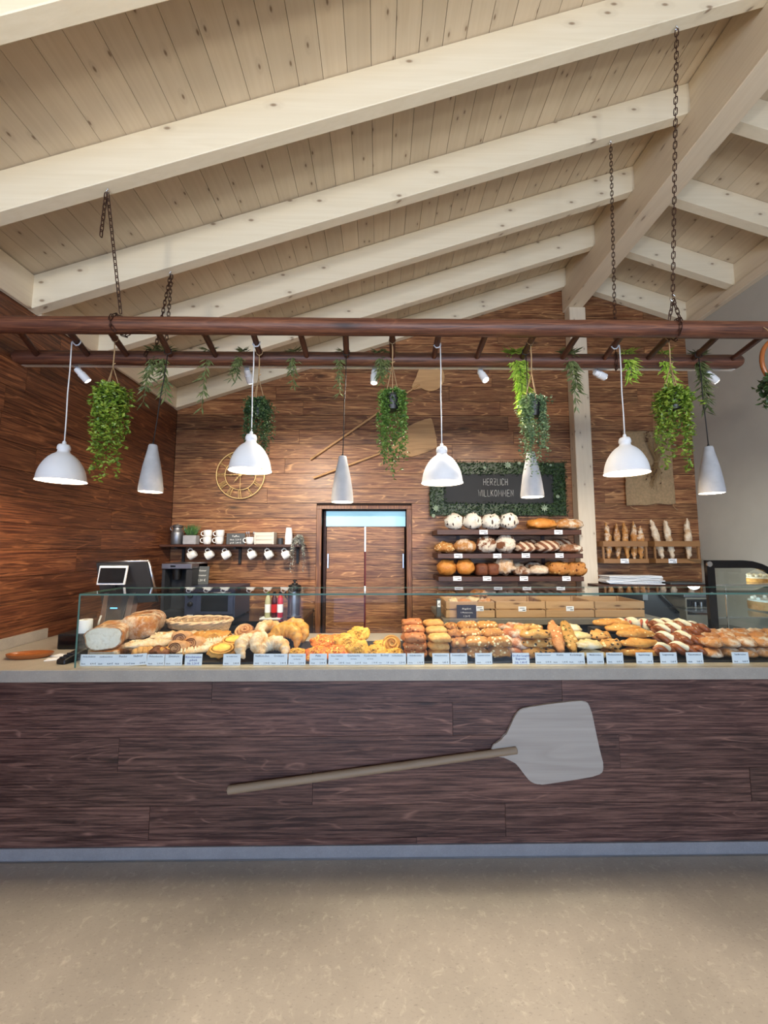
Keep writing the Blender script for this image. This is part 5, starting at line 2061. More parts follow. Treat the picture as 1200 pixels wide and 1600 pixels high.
zc0 = wall_crate(943, 1013, 938, 'left wooden wall crate holding five golden baguettes')
wall_crate(1024, 1095, 1015, 'right wooden wall crate holding three floury baguettes')
for i, (a, b) in enumerate((((952, 0), (947, 817)), ((967, 0), (962, 816)), ((981, 0), (975, 815)), ((991, 0), (989, 814)), ((1001, 0), (1000, 821)))):
    baguette('golden baguette standing in the left wall crate, %s from the left' % ords[i], 'baguette', a, b, YG + (.05 if i % 2 == 0 else .09), zc0, 60 + i, .068)
for i, (a, b) in enumerate((((1038, 0), (1019, 812)), ((1053, 0), (1040, 811)), ((1076, 0), (1073, 809)))):
    baguette('floury baguette standing in the right wall crate, %s from the left' % ords[i], 'baguette_pale', a, b, YG + .06, zc0, 70 + i, .07)
price_label(976, 876.5, YG - .001, 13, 7, 'white price label on the left baguette crate', grp='crate price labels')
price_label(1051, 876.5, YG - .001, 13, 7, 'white price label on the right baguette crate', grp='crate price labels')

# ledge with paper bags
YE = 4.26
ez = P(1000, 914, YE).z
t = thing('wall_ledge', 'narrow dark wall ledge below the baguette crates', 'shelf', (2.8, YB, ez))
bm = bm_new()
box(bm, P(934, 914, YE).x, 3.62, YE, YB - .002, ez - .028, ez, bev=.002)
obj('board', bm, M['shelf_wood'], t)
bm = bm_new()
for x in (2.9, 3.5):
    box(bm, x - .012, x + .012, YE + .05, YB - .002, ez - .1, ez - .029)
obj('bracket', bm, M['black'], t)
for k in range(6):
    bm = bm_new()
    w_ = .30 + U(-.02, .02)
    vv = box(bm, -w_, w_, -.10, .10, 0, .011, bev=.003)
    for v in bm.verts:
        v.co.z += .004 * sin(v.co.x * 14 + k)
    bmesh.ops.subdivide_edges(bm, edges=[e for e in bm.edges if abs(e.verts[0].co.x - e.verts[1].co.x) > .2], cuts=8)
    for v in bm.verts:
        v.co.z += .004 * mnoise.noise((v.co.x * 6, v.co.y * 6, k))
    solo('paper_bag', bm, M['paper'], 'white paper bag in the flat stack on the wall ledge, ' + ('bottom one', 'second from the bottom', 'third from the bottom', 'third from the top', 'second from the top', 'topmost')[k], 'paper bag', (XP(986, YE + .12, ez) + U(-.02, .02), YE + .13, ez + .004 + k * .0155), (0, 0, U(-.05, .05)), 'stacked paper bags', False)
bm = bm_new()
box(bm, -.24, .24, -.1, .1, 0, .02, bev=.004)
solo('paper_sheets', bm, M['slate'], 'low flat grey packet lying right of the paper bags on the ledge', 'packet', (XP(1072, YE + .12, ez), YE + .13, ez + .001), smooth=False)

# bread slicer and steel dishwasher beyond the slab
ysl = 3.95
sl = thing('bread_slicer', 'dark bread slicing machine with a slanted front at the right end of the grey slab', 'machine', (XP(1030, ysl, .5), ysl, 0))
bm = bm_new()
pts = [(1006, 1400), (1006, 940), (1011, 926), (1032, 925), (1062, 956), (1068, 985), (1068, 1400)]
poly = []
for px, py in pts:
    p = P(px, min(py, 985), ysl)
    poly.append((p.x, ysl, 0.0 if py > 990 else p.z))
prism(bm, poly, (0, .45, 0))
bmesh.ops.bevel(bm, geom=[e for e in bm.edges if e.calc_length() < .44], offset=.008, segments=2, affect='EDGES')
obj('housing', bm, M['darkgrey'], sl)
bm = bm_new()
a, b = P(1034, 930, ysl - .03), P(1060, 957, ysl - .03)
tube(bm, [a + Vector((0, .03, 0)), a, b, b + Vector((0, .03, 0))], .012, 8)
obj('guard_bar', bm, M['black'], sl, True)
bm = bm_new()
p = P(1007, 933, ysl)
box(bm, p.x - .02, p.x + .03, ysl - .006, ysl, p.z - .03, p.z + .03)
obj('control_panel', bm, M['grey_metal'], sl)
yd = 4.02
dx_0, dx_1 = XP(1072, yd, 1.0), XP(1114, yd, 1.0)
dw = thing('dishwasher', 'grey steel dishwasher standing between the bread slicer and the cake case', 'dishwasher', ((dx_0 + dx_1) / 2, yd, 0))
ztd = P(1090, 927, yd).z
bm = bm_new()
box(bm, dx_0, dx_1 + .02, yd, yd + .5, 0, ztd - .04, bev=.004)
obj('body', bm, M['slab'], dw)
bm = bm_new()
box(bm, dx_0 - .02, dx_1 + .03, yd - .01, yd + .5, ztd - .039, ztd, bev=.004)
obj('lid', bm, M['grey_metal'], dw)
bm = bm_new()
box(bm, dx_0 + .01, dx_1 + .01, yd - .006, yd - .001, P(1090, 960, yd).z, ztd - .06)
obj('front_panel', bm, M['screen'], dw)
bm = bm_new()
for px in (1082, 1091):
    x = XP(px, yd, 1.1)
    tube(bm, [(x, yd - .03, P(px, 954, yd).z), (x, yd - .03, P(px, 940, yd).z)], .012, 10)
    tube(bm, [(x, yd - .03, P(px, 947, yd).z), (x, yd - .006, P(px, 947, yd).z)], .006, 8)
obj('control', bm, M['steel'], dw, True, 40)

# ================================================================ CAKE CASE
yq = 3.16
cx0 = XP(1107, yq, 1.3)
ztc = P(1120, 875.5, yq).z
ck = thing('cake_case', 'black framed refrigerated cake case with curved glass at the right end of the counter', 'display case', (cx0 + .3, yq, 0))
CW, CD = .80, .70
zbse = .86


def arch(off):
    """end outline in (x, z) from lower left, over the top, down the bulging customer side"""
    x0, x1, zt = cx0 + off, cx0 + CW - off, ztc - off
    pts = [(x0, zbse), (x0, zt)]
    xa, za, rx, rz = x0 + .30, zt - .0, (x1 - x0 - .30), (zt - zbse - .06)
    for k in range(0, 11):
        a = radians(90 - 9 * k)
        pts.append((xa + rx * cos(a), za - rz + rz * sin(a)))
    pts.append((x1, zbse))
    return pts


for yy in (yq, yq + CD):
    if yy != yq:
        break
    o1, o2 = arch(0), arch(.062 if yy == yq else .008)
    bm = bm_new()
    for i in range(len(o1) - 1):
        prism(bm, [(o1[i][0], yy, o1[i][1]), (o1[i + 1][0], yy, o1[i + 1][1]), (o2[i + 1][0], yy, o2[i + 1][1]), (o2[i][0], yy, o2[i][1])], (0, .03, 0))
    bmesh.ops.remove_doubles(bm, verts=bm.verts, dist=1e-5)
    obj('end_frame', bm, M['black_gloss' if yy == yq else 'steel'], ck)
    bm = bm_new()
    o3 = arch(.06 if yy == yq else .009)
    prism(bm, [(p[0], yy + .012, p[1]) for p in o3], (0, .006, 0))
    obj('end_glass', bm, M['glass'], ck)
bm = bm_new()
o1, o2 = arch(.004), arch(.010)
for i in range(2, len(o1) - 2):
    prism(bm, [(o1[i][0], yq + .031, o1[i][1]), (o1[i + 1][0], yq + .031, o1[i + 1][1]), (o2[i + 1][0], yq + .031, o2[i + 1][1]), (o2[i][0], yq + .031, o2[i][1])], (0, CD - .032, 0))
bmesh.ops.remove_doubles(bm, verts=bm.verts, dist=1e-5)
obj('curved_glass', bm, M['glass'], ck, True, 40)
bm = bm_new()
box(bm, cx0, cx0 + CW, yq, yq + CD + .03, 0, zbse - .001)
obj('base', bm, M['black_gloss'], ck)
bm = bm_new()
tube(bm, [(cx0 + .015, yq - .012, ztc - .03), (cx0 + .015, yq, ztc - .03)], .022, 14)
obj('hinge_cap', bm, M['chrome'], ck, True, 40)
bm = bm_new()
box(bm, cx0 + .066, cx0 + .078, yq + .034, yq + .046, zbse + .06, ztc - .075)
obj('light_tube', bm, M['cool_strip'], ck, label='slim lit tube by the end frame')
lamp('POINT', 'case_light', (cx0 + .2, yq + .4, ztc - .08), 5, (.75, .9, 1.0), ck, shadow_soft_size=.05)
lamp('POINT', 'case_light', (cx0 + .45, yq + .3, ztc - .3), 3, (.75, .9, 1.0), ck, shadow_soft_size=.05)
QZ = [P(1150, 910, yq + .25).z, P(1150, 958, yq + .25).z]
for k, zz in enumerate(QZ):
    bm = bm_new()
    box(bm, cx0 + .09, cx0 + .62 + .05 * k, yq + .06, yq + CD - .05, zz - .008, zz)
    obj('glass_shelf', bm, M['glass'], ck)
    bm = bm_new()
    box(bm, cx0 + .09, cx0 + .62 + .05 * k, yq + .056, yq + .0595, zz - .010, zz + .002)
    obj('shelf_rail', bm, M['chrome'], ck)
bm = bm_new()
box(bm, cx0 + .18, cx0 + .188, yq + .05, yq + .058, zbse, QZ[0] - .011)
obj('shelf_post', bm, M['chrome'], ck)


def cake(lab, x, y, z, r, h, side, top):
    t = thing('cake', lab, 'cake', (x, y, z), group='cakes in the cake case')
    bm = bm_new()
    lathe(bm, [(.001, .0006), (r, .0006), (r * 1.02, h * .5), (r, h), (.001, h)], 30)
    obj('side', bm, M[side], t, True, 40, local=True)
    bm = bm_new()
    lathe(bm, [(r * 1.01, h + .0005), (r * .98, h + .012), (r * .5, h + .018), (.001, h + .018)], 30)
    for k in range(10):
        a = 2 * pi * k / 10
        bmesh.ops.create_icosphere(bm, subdivisions=1, radius=.018, matrix=Matrix.Translation((r * .82 * cos(a), r * .82 * sin(a), h + .024)))
    obj('topping', bm, M[top], t, True, 60, local=True)


cake('round cream-topped cake with tan sides on the lower shelf of the cake case', XP(1212, yq + .42, QZ[1] + .05), yq + .42, QZ[1] + .001, .19, .075, 'pie', 'white')
cake('small crumble-topped tart on the upper shelf of the cake case', XP(1187, yq + .25, QZ[0]), yq + .25, QZ[0] + .001, .085, .035, 'danish', 'cream_fill')

# ================================================================ CASH REGISTER END OF THE WORKTOP
yq2 = 2.62
t = thing('till_box', 'low black cash box on the worktop under the register', 'cash box', (XP(170, yq2, 1.0), yq2, CT))
dxa, dxb = XP(88, yq2, 1.0), XP(262, yq2, 1.0)
zdt = P(100, 991, yq2).z
bm = bm_new()
box(bm, dxa, dxb, yq2 + .006, 3.06, CT + .0005, zdt, bev=.004)
obj('body', bm, M['black'], t)
bm = bm_new()
box(bm, dxa + .01, dxb - .01, yq2, yq2 + .0055, CT + .012, zdt - .01, bev=.001)
obj('drawer_front', bm, M['black_gloss'], t)
yr = 2.93
pos = thing('cash_register', 'touchscreen cash register on a slanted grey stand with a small customer display', 'cash register', (XP(190, yr, 1.2), yr, zdt))


def quad_slab(pa, pb, pc, pd, th, ya, yb2):
    """slab through four pixel corners (tl, tr, br, bl), upper edge at depth ya, lower at yb2"""
    return [P(*pa, ya), P(*pb, ya), P(*pc, yb2), P(*pd, yb2)], th


bm = bm_new()
prism(bm, [P(149, 879.5, yr - .10), P(230.5, 878, yr - .10), P(244.5, 941, yr + .02), P(158, 946, yr + .02)], (0, .03, .012))
bmesh.ops.bevel(bm, geom=bm.edges[:], offset=.008, segments=2, affect='EDGES')
obj('screen_housing', bm, M['darkgrey'], pos)
bm = bm_new()
for a, b in (((149, 879), (230.5, 877.4)), ((230.7, 878), (244.8, 941))):
    pa = P(*a, yr - .098)
    pb = P(*b, (yr - .098) if b[1] < 900 else yr + .024)
    tube(bm, [pa + Vector((0, .012, .004)), pb + Vector((0, .012, .004))], .009, 8)
obj('housing_rim', bm, M['steel'], pos, True)
ya, yb2 = yr - .11, yr - .16
bm = bm_new()
prism(bm, [P(155.5, 884, ya), P(199.5, 884, ya), P(193.5, 914, yb2), P(150, 914, yb2)], (0, .018, 0))
bmesh.ops.bevel(bm, geom=bm.edges[:], offset=.003, segments=1, affect='EDGES')
cd = obj('customer_display', bm, M['white_enamel'], pos)
bm = bm_new()
prism(bm, [P(157.5, 885.5, ya - .002), P(197.5, 885.5, ya - .002), P(192, 911, yb2 - .002), P(152.5, 911, yb2 - .002)], (0, .0015, 0))
obj('display_glass', bm, M['screen'], cd)
bm = bm_new()
tube(bm, [P(176, 912, yb2 + .02), P(178, 921, yr - .02)], .012, 8)
obj('display_arm', bm, M['darkgrey'], pos)
zf = zdt + .004
yA, yB2 = yr + .0, yr - .12
bm = bm_new()
prism(bm, [P(170, 921, yA), P(205, 921, yA), P(188, 978, yB2), P(160, 978, yB2)], (0, .07, 0))
bmesh.ops.bevel(bm, geom=bm.edges[:], offset=.004, segments=1, affect='EDGES')
st = obj('stand', bm, M['darkgrey'], pos)
for q4 in (((164.5, 921), (171, 921), (162, 978), (153.5, 978)), ((204, 921), (212, 921), (200, 978), (190.5, 978))):
    bm = bm_new()
    prism(bm, [P(*q4[0], yA - .004), P(*q4[1], yA - .004), P(*q4[2], yB2 - .004), P(*q4[3], yB2 - .004)], (0, .06, 0))
    obj('side_rail', bm, M['steel'], st)
bm = bm_new()
yy1, yy2 = yA - .045, yA - .065
prism(bm, [P(173.5, 942.5, yy1), P(184.5, 942.5, yy1), P(183, 951, yy2), P(172, 951, yy2)], (0, .002, 0))
obj('status_display', bm, M['blue_glow'], st)
bm = bm_new()
b0 = P(152, 985, yB2)
box(bm, P(152, 980, yB2).x, P(205, 980, yB2).x, yB2 - .02, yr + .1, zdt + .0005, zdt + .014, bev=.003)
obj('foot', bm, M['white_enamel'], pos)
for (px, py, s) in ((154, 970, 1),):
    bm = bm_new()
    tube(bm, [P(153, 979, yB2 - .03), P(155, 970, yB2 - .03), P(158, 962, yB2)], .006, 6)
    obj('cable', bm, M['white_enamel'], pos, True)
yw = 2.64
t = thing('paper_roll', 'white paper roll standing on the cash drawer left of the register', 'paper roll', (XP(127.5, yw, 1.08), yw + .03, zdt + .0005))
bm = bm_new()
lathe(bm, [(.012, .001), (.04, .001), (.041, .004), (.041, .08), (.04, .083), (.012, .083), (.012, .001)], 26)
obj('roll', bm, M['paper'], t, True, 40, local=True)
bm = bm_new()
lathe(bm, [(.0118, .002), (.0118, .084), (.008, .084), (.008, .002), (.0118, .002)], 16)
obj('core', bm, M['twine'], t, True, 40, local=True)
# wooden dish
yd_ = 2.44
bm = bm_new()
n = 32
prof = [(.02, .002), (.8, 0), (.96, .012), (1.0, .026), (.97, .027), (.9, .016), (.7, .009), (.02, .008)]
lathe(bm, prof, n, cap0=True, cap1=True)
for v in bm.verts:
    v.co.x *= .125
    v.co.y *= .062
solo('coin_dish', bm, M['dish_wood'], 'long oval polished wooden dish lying on the empty left end of the worktop', 'dish', (XP(46.5, yd_, CT), yd_, CT + .0005), (0, 0, radians(8)))
bm = bm_new()
box(bm, -.05, .05, -.028, .028, 0, .003)
for k, (px, y, rz, lab) in enumerate(((88, 2.40, .35, 'white card lying flat on the worktop left of the card reader, lower one'), (96, 2.47, -.3, 'white card lying flat on the worktop left of the card reader, farther one'))):
    b2 = bm.copy()
    solo('paper_card', b2, M['paper'], lab, 'card', (XP(px, y, CT), y, CT + .0005 + .0001 * k), (0, 0, rz), smooth=False)
bm.free()
t = thing('card_reader', 'small black card reader leaning by the left end of the glass case', 'card reader', (XP(113, 2.36, CT), 2.36, CT + .0005), (0, 0, radians(-14)))
bm = bm_new()
box(bm, -.03, .03, -.07, .07, 0, .026, bev=.005)
for v in bm.verts:
    if v.co.z > .013:
        v.co.z += (v.co.y + .07) * .28
obj('body', bm, M['black'], t, local=True)
bm = bm_new()
for i in range(3):
    for j in range(3):
        box(bm, -.021 + i * .016, -.009 + i * .016, -.058 + j * .02, -.045 + j * .02, .026 + .28 * (.02 + j * .02), .032 + .28 * (.02 + j * .02))
obj('keypad', bm, M['darkgrey'], t, local=True)

# ================================================================ BAKED GOODS ON THE DISPLAY
TZ = CT + .012
dt = thing('display_tray', 'long black display tray with a raised back step under the baked goods', 'tray', (.5, 2.5, CT))
tx0, tx1 = -1.60, CXR - .06
bm = bm_new()
box(bm, tx0, tx1, 2.285, 2.78, CT + .0005, CT + .0115, bev=.002)
obj('base', bm, M['black'], dt)
ROWY = [2.355, 2.475, 2.595, 2.71]


def bread(name, key, lab, x, y, z, rot=(0, 0, 0), grp=None, mat=None, **kw):
    """bun or loaf shape kept per key so that repeats share a mesh"""
    if key not in BR:
        bm = bread_bm(**kw)
        o = solo(name, bm, M[mat], 'x', 'roll', smooth=True, angle=None)
        BR[key] = Proto(o)
    return BR[key].put((x, y, z), rot, lab, grp)


LAY = {1: ['only'], 2: ['bottom', 'top'], 3: ['bottom', 'middle', 'top'], 4: ['bottom', 'second', 'third', 'top'], 5: ['bottom', 'second', 'third', 'fourth', 'top']}
ROWN = ['front', 'second', 'third', 'back']


def heap(name, what, key, mat, cols, rows, layers, lh, kw, grp=None, rot=0, jit=.006, tilt=0, nvar=2, dyl=0.0, colname=None, hide=True, rise=0.0):
    """rolls in columns (pixel centres at the front), rows going back, layers upward.
    Rows behind the front stand on a step of the tray, so only their upper layers are rolls."""
    xs = [XP(px, ROWY[0] if isinstance(rows[0], int) else rows[0], TZ + .05) for px in cols]
    if colname is None:
        colname = {1: [''], 2: ['left column', 'right column'], 3: ['left column', 'middle column', 'right column']}.get(len(cols), ['column %d' % i for i in range(len(cols))])
    for ri, y in enumerate(rows):
        y = ROWY[y] if isinstance(y, int) else y
        nl = layers[ri]
        lo = 0 if ri == 0 or not hide else max(0, nl - 2)
        if lo or (ri and rise):
            bm = bm_new()
            w = kw['lx'] if abs(rot) < 45 else kw['ly']
            box(bm, min(xs) - w * .42, max(xs) + w * .42, y - .045, y + .045, CT + .012, TZ + ri * rise + lo * lh - .001)
            obj('riser', bm, M['black'], dt)
        for ci, x in enumerate(xs):
            for li in range(lo, nl):
                k2 = '%s%d' % (key, R.randrange(nvar))
                kk = dict(kw)
                kk['seed'] = hash(k2) % 50 if False else (ord(k2[-1]) + len(k2) * 3 + ord(k2[0]))
                posn = '%s layer of the %s row' % (LAY[nl][li], ROWN[ri]) + ((', ' + colname[ci]) if colname[ci] else '')
                bread(name, k2, '%s, %s' % (what, posn), x + U(-jit, jit), y + U(-jit, jit) + dyl * li, TZ + ri * rise + li * lh + U(0, .001), (radians(tilt), 0, radians(rot + U(-5, 5))), grp, mat, **kk)


# -- right half: rolls in stacks
heap('square_roll', 'square malted brown roll', 'malt', 'roll_malt', [648], [0, 1, 2], [3, 3, 3], .0425, rise=.02, kw=dict(lx=.132, ly=.115, lz=.054, ex=4.5, ez=3, flat=.9, nz=.006), grp='square malted rolls')
heap('square_roll', 'square pale plain roll', 'pale', 'roll_white', [686], [0, 1, 2], [3, 3, 3], .0425, rise=.02, kw=dict(lx=.128, ly=.115, lz=.052, ex=4.5, ez=2.6, flat=.9, nz=.005), grp='square pale rolls')
heap('seeded_roll', 'small sunflower-seed roll', 'sun', 'roll_sun', [716], [0, 1, 2], [2, 2, 2], .05, rise=.022, kw=dict(lx=.085, ly=.125, lz=.058, ex=2.6, ez=2.4, flat=.8, nz=.014), grp='sunflower seed rolls')
heap('sesame_roll', 'square sesame roll', 'ses', 'roll_sesame', [744, 779], [0, 1, 2], [2, 2, 2], .055, rise=.022, kw=dict(lx=.135, ly=.12, lz=.065, ex=3.4, ez=2.5, flat=.85, nz=.01), grp='sesame rolls')
# rustic dark rolls lying slantwise
rust = dict(lx=.19, ly=.085, lz=.07, taper=.35, nz=.01, slash=2, slash_d=.006)
for i, (px, y, z, rz, lab) in enumerate((
        (806, 2.37, .0, -28, 'rustic dark long roll at the bottom front of its pile'),
        (803, 2.40, .045, -35, 'rustic dark long roll second from the bottom of its pile'),
        (808, 2.43, .085, -30, 'rustic dark long roll on top at the front of its pile'),
        (796, 2.56, .085, -24, 'rustic dark long roll at the back left of its pile, floury'),
        (812, 2.60, .09, -20, 'rustic dark long roll at the very back of its pile'))):
    bread('rustic_roll', 'rus%d' % (i % 2), lab, XP(px, y, TZ + z), y, TZ + z, (0, radians(6), radians(rz)), 'rustic dark rolls', 'roll_rustic', seed=i, **rust)
bm = bm_new()
box(bm, XP(780, 2.58, TZ), XP(828, 2.58, TZ), 2.53, 2.63, CT + .012, TZ + .083)
obj('riser', bm, M['black'], dt)
heap('mixed_seed_roll', 'long mixed-seed roll', 'pop', 'roll_poppy', [839], [0, 1], [3, 3], .05, rise=.006, kw=dict(lx=.185, ly=.11, lz=.062, ex=2.6, ez=2.4, nz=.01, slash=2, slash_d=.005), grp='mixed seed rolls')
# two long sticks leaning back
for i, (px0, px1, mt, lab, rr_) in enumerate(((878, 862, 'stick_malt', 'smooth malted bread stick leaning back right of the mixed-seed rolls', 0), (898, 880, 'stick_seed', 'pumpkin-seed bread stick leaning back, right one of the two sticks', 0))):
    a, b = Vector((XP(px0, 2.34, TZ), 2.34, TZ + .028)), Vector((XP(px1, 2.60, TZ + .14), 2.60, TZ + .15))
    L = (b - a).length
    bm = bread_bm(L, .075, .055, ex=2.6, ez=3, flat=.9, seed=i + 3, taper=.12, nz=.01, m=16)
    bmesh.ops.translate(bm, vec=(L / 2, 0, -.026), verts=bm.verts)
    d = (b - a).normalized()
    solo('bread_stick', bm, M[mt], lab, 'bread', a, (d.to_track_quat('X', 'Z')).to_euler(), 'leaning bread sticks', True, None)
heap('cream_roll', 'pale floury oval roll', 'crm', 'roll_cream', [921], [0, 1, 2], [2, 2, 2], .048, rise=.024, kw=dict(lx=.145, ly=.115, lz=.058, nz=.006), grp='pale oval rolls', jit=.012)
heap('seed_bun', 'round mixed-seed bun', 'bun', 'roll_poppy', [955], [0, 1], [2, 2], .05, rise=.02, kw=dict(lx=.125, ly=.115, lz=.058, nz=.01), grp='round mixed-seed buns')
gold = dict(lx=.235, ly=.105, lz=.066, ex=2.2, ez=2.4, nz=.007, slash=3, slash_d=.006, taper=.2)
for i, (px, y, z, rz, lab) in enumerate((
        (1001, 2.36, .0, 3, 'long golden baguette roll at the bottom front of its pile'),
        (999, 2.38, .05, 4, 'long golden baguette roll second from the bottom'),
        (994, 2.42, .095, 4, 'long golden baguette roll on top at the front of its pile'),
        (974, 2.52, .105, 0, 'long golden baguette roll in the second row of its pile'),
        (956, 2.63, .118, -4, 'long golden baguette roll highest at the back of its pile'))):
    bread('golden_roll', 'gol%d' % (i % 2), lab, XP(px, y, TZ + z), y, TZ + z, (0, 0, radians(rz)), 'golden baguette rolls', 'roll_gold', seed=i + 2, **gold)
bm = bm_new()
for (a, b2, y, h) in ((940, 1000, 2.53, .103), (925, 990, 2.63, .116)):
    box(bm, XP(a, y, TZ), XP(b2, y, TZ), y - .045, y + .045, CT + .012, TZ + h)
obj('riser', bm, M['black'], dt)


def twist(L, r, turns, seed, n=44, strands=2, fat=.62):
    """two dough strands twisted together along x, resting on z=0"""
    bm = bm_new()
    rr = random.Random(seed)
    for s in range(strands):
        pts, rs = [], []
        for i in range(n + 1):
            u = i / n
            a = 2 * pi * (turns * u + s / strands)
            e = min(1, 4 * u + .25, 4 * (1 - u) + .25)
            pts.append((L * (u - .5), r * .55 * cos(a) * e, r + r * .5 * sin(a) * e))
            rs.append(r * fat * (e ** .5) * (1 + .1 * mnoise.noise((u * 9, seed, s))))
        tube(bm, pts, rs, 8)
    zmin = min(v.co.z for v in bm.verts)
    for v in bm.verts:
        v.co.z -= zmin
    return bm


# bacon twists at the back, pretzel twists in front
for i, (px, y, z, rz, lab) in enumerate(((988, 2.72, .085, -18, 'red and white bacon-wrapped twist at the back, left one'), (1006, 2.70, .06, -30, 'red and white bacon-wrapped twist at the back, right one'))):
    t = thing('bacon_twist', lab, 'pastry', (XP(px, y, TZ + z), y, TZ + z), (0, 0, radians(rz)), 'bacon twists')
    b1 = twist(.2, .032, 2.5, i, strands=1, fat=.85)
    obj('dough', b1, M['cream_fill'], t, True, local=True)
    bm = bm_new()
    for k in range(6):
        xk = -.08 + k * .032
        tube(bm, [(xk + .01 * sin(a) + .006 * cos(a), .031 * cos(a), .034 + .031 * sin(a)) for a in [2 * pi * j / 12 for j in range(12)]], .0085, 6, closed=True)
    obj('bacon_strip', bm, M['bacon'], t, True, local=True)
bm = bm_new()
box(bm, XP(972, 2.72, TZ), XP(1022, 2.72, TZ), 2.67, 2.765, CT + .012, TZ + .058)
obj('riser', bm, M['black'], dt)
PT = [(1040, 2.36, 0, 20, 'lowest front'), (1072, 2.36, 0, -15, 'lowest front right'), (1050, 2.42, .045, -25, 'second layer front left'), (1078, 2.43, .045, -35, 'second layer front right'), (1046, 2.52, .07, -30, 'middle left'), (1062, 2.50, .085, -28, 'topmost middle'), (1078, 2.56, .09, -32, 'middle right'), (1052, 2.64, .085, -22, 'back left'), (1040, 2.60, .085, -40, 'far left edge')]
PROT = None
for i, (px, y, z, rz, lab) in enumerate(PT):
    lab = 'filled dark lye twist in the pretzel pile, ' + lab
    loc, rot = (XP(px, y, TZ + z), y, TZ + z), (0, radians(4), radians(rz))
    if PROT is None:
        t = thing('lye_twist', lab, 'pastry', (0, 0, 0), group='lye twists')
        obj('dough', twist(.20, .034, 1.6, 5), M['pretzel'], t, True)
        bm = twist(.17, .026, 1.1, 8, strands=1, fat=.7)
        bmesh.ops.translate(bm, vec=(0, 0, .024), verts=bm.verts)
        obj('filling', bm, M['cream_fill'], t, True)
        PROT = Proto(t)
    PROT.put(loc, rot, lab, 'lye twists')
bread('cheese_roll', 'chr', 'pale cheese-crusted roll on top between the lye twists and the wheat rolls', XP(1066, 2.66, TZ + .10), 2.66, TZ + .10, (0, 0, radians(-20)), None, 'cream_fill', lx=.16, ly=.09, lz=.07, seed=4, slash=2, slash_d=.012)
bm = bm_new()
box(bm, XP(1030, 2.6, TZ), XP(1092, 2.6, TZ), 2.48, 2.70, CT + .012, TZ + .068)
obj('riser', bm, M['black'], dt)
wr = dict(lx=.108, ly=.122, lz=.074, ex=2.0, ez=2.1, nz=.005, slash=1, slash_d=.009)
WX = [1110, 1137, 1163, 1188, 1214, 1240, 1266]
cn = ['first column', 'second column', 'third column', 'fourth column', 'fifth column', 'sixth column', 'seventh column']
heap('wheat_roll', 'shiny brown wheat roll', 'whe', 'roll_wheat', WX, [0, 1, 2], [2, 2, 2], .058, wr, 'wheat rolls', rot=0, jit=.006, colname=[s + ' from the left' for s in cn])

# -- left half: loaves and pastries
GP = 'pastries at the left of the display'


def tin_loaf(lab, x0, x1, y0, y1, z, w, h, cut, seed, wrapped=True):
    a, b = Vector((x0, y0, z)), Vector((x1, y1, z))
    L = (b - a).length
    d = (b - a).normalized()
    ang = atan2(d.y, d.x)
    t = thing('farmhouse_loaf', lab, 'bread', a, (0, 0, ang), 'wrapped farmhouse loaves')
    bm = bm_new()
    n, m = 26, 16
    rings = []
    for i in range(m + 1):
        u = i / m
        e = 1 if (u < .8) else sqrt(max(0.02, 1 - ((u - .8) / .2) ** 2))
        if not cut and u < .15:
            e = sqrt(max(.03, 1 - ((.15 - u) / .15) ** 2))
        ring = []
        for k in range(n):
            th = 2 * pi * k / n
            cx, sz = cos(th), sin(th)
            rx = math.copysign(abs(cx) ** .6, cx) * w / 2
            rz = math.copysign(abs(sz) ** .7, sz) * h / 2
            q = Vector((u * L, rx * e * (1.06 if sz > 0 else .96), h / 2 + rz * (e if sz > 0 else min(1, e + .2))))
            q += Vector((0, .006, .008)) * mnoise.noise(q * 14 + Vector((seed, 0, 0)))
            ring.append(bm.verts.new(q))
        rings.append(ring)
    for r0, r1 in zip(rings, rings[1:]):
        for k in range(n):
            bm.faces.new((r0[k], r0[(k + 1) % n], r1[(k + 1) % n], r1[k]))
    bm.faces.new(rings[-1])
    if not cut:
        bm.faces.new(rings[0][::-1])
    face = [v.co.copy() for v in rings[0]]
    zmin = min(v.co.z for v in bm.verts)
    bmesh.ops.translate(bm, vec=(0, 0, -zmin), verts=bm.verts)
    obj('crust', bm, M['loaf'], t, True, 60, local=True)
    if cut:
        bm = bm_new()
        ce = Vector((0, 0, h / 2 - zmin))
        f2 = [Vector((-.001, p.y * .93, (p.z - h / 2) * .93 + h / 2 - zmin)) for p in face]
        prism(bm, f2, (.004, 0, 0))
        obj('cut_face', bm, M['crumb'], t, local=True, label='pale cut side of the loaf')
        bm = bm_new()
        prism(bm, [Vector((.002, p.y, p.z - zmin)) for p in face], (.003, 0, 0))
        obj('cut_edge', bm, M['loaf'], t, local=True)
    if wrapped:
        bm = bm_new()
        for i in range(0, 15):
            u = i / 14
            ring = []
            for k in range(20):
                th = 2 * pi * k / 20
                cx, sz = cos(th), sin(th)
                rr_ = 1.07 + .05 * mnoise.noise((u * 12, cos(th) * 3, sin(th) * 3 + seed))
                ring.append((u * L * 1.1 - .012, math.copysign(abs(cx) ** .6, cx) * w / 2 * rr_ * (1 if u < .75 else 1 - (u - .75) * 1.2), max(.0008, h / 2 + math.copysign(abs(sz) ** .7, sz) * h / 2 * rr_ * (1 if u < .75 else 1 - (u - .75) * 1.4))))
            if i == 0:
                prev = [bm.verts.new(p) for p in ring]
                first = prev
            else:
                cur = [bm.verts.new(p) for p in ring]
                for k in range(20):
                    bm.faces.new((prev[k], prev[(k + 1) % 20], cur[(k + 1) % 20], cur[k]))
                prev = cur
        bm.faces.new(first[::-1])
        obj('plastic_wrap', bm, M['wrap'], t, True, local=True)
    return t


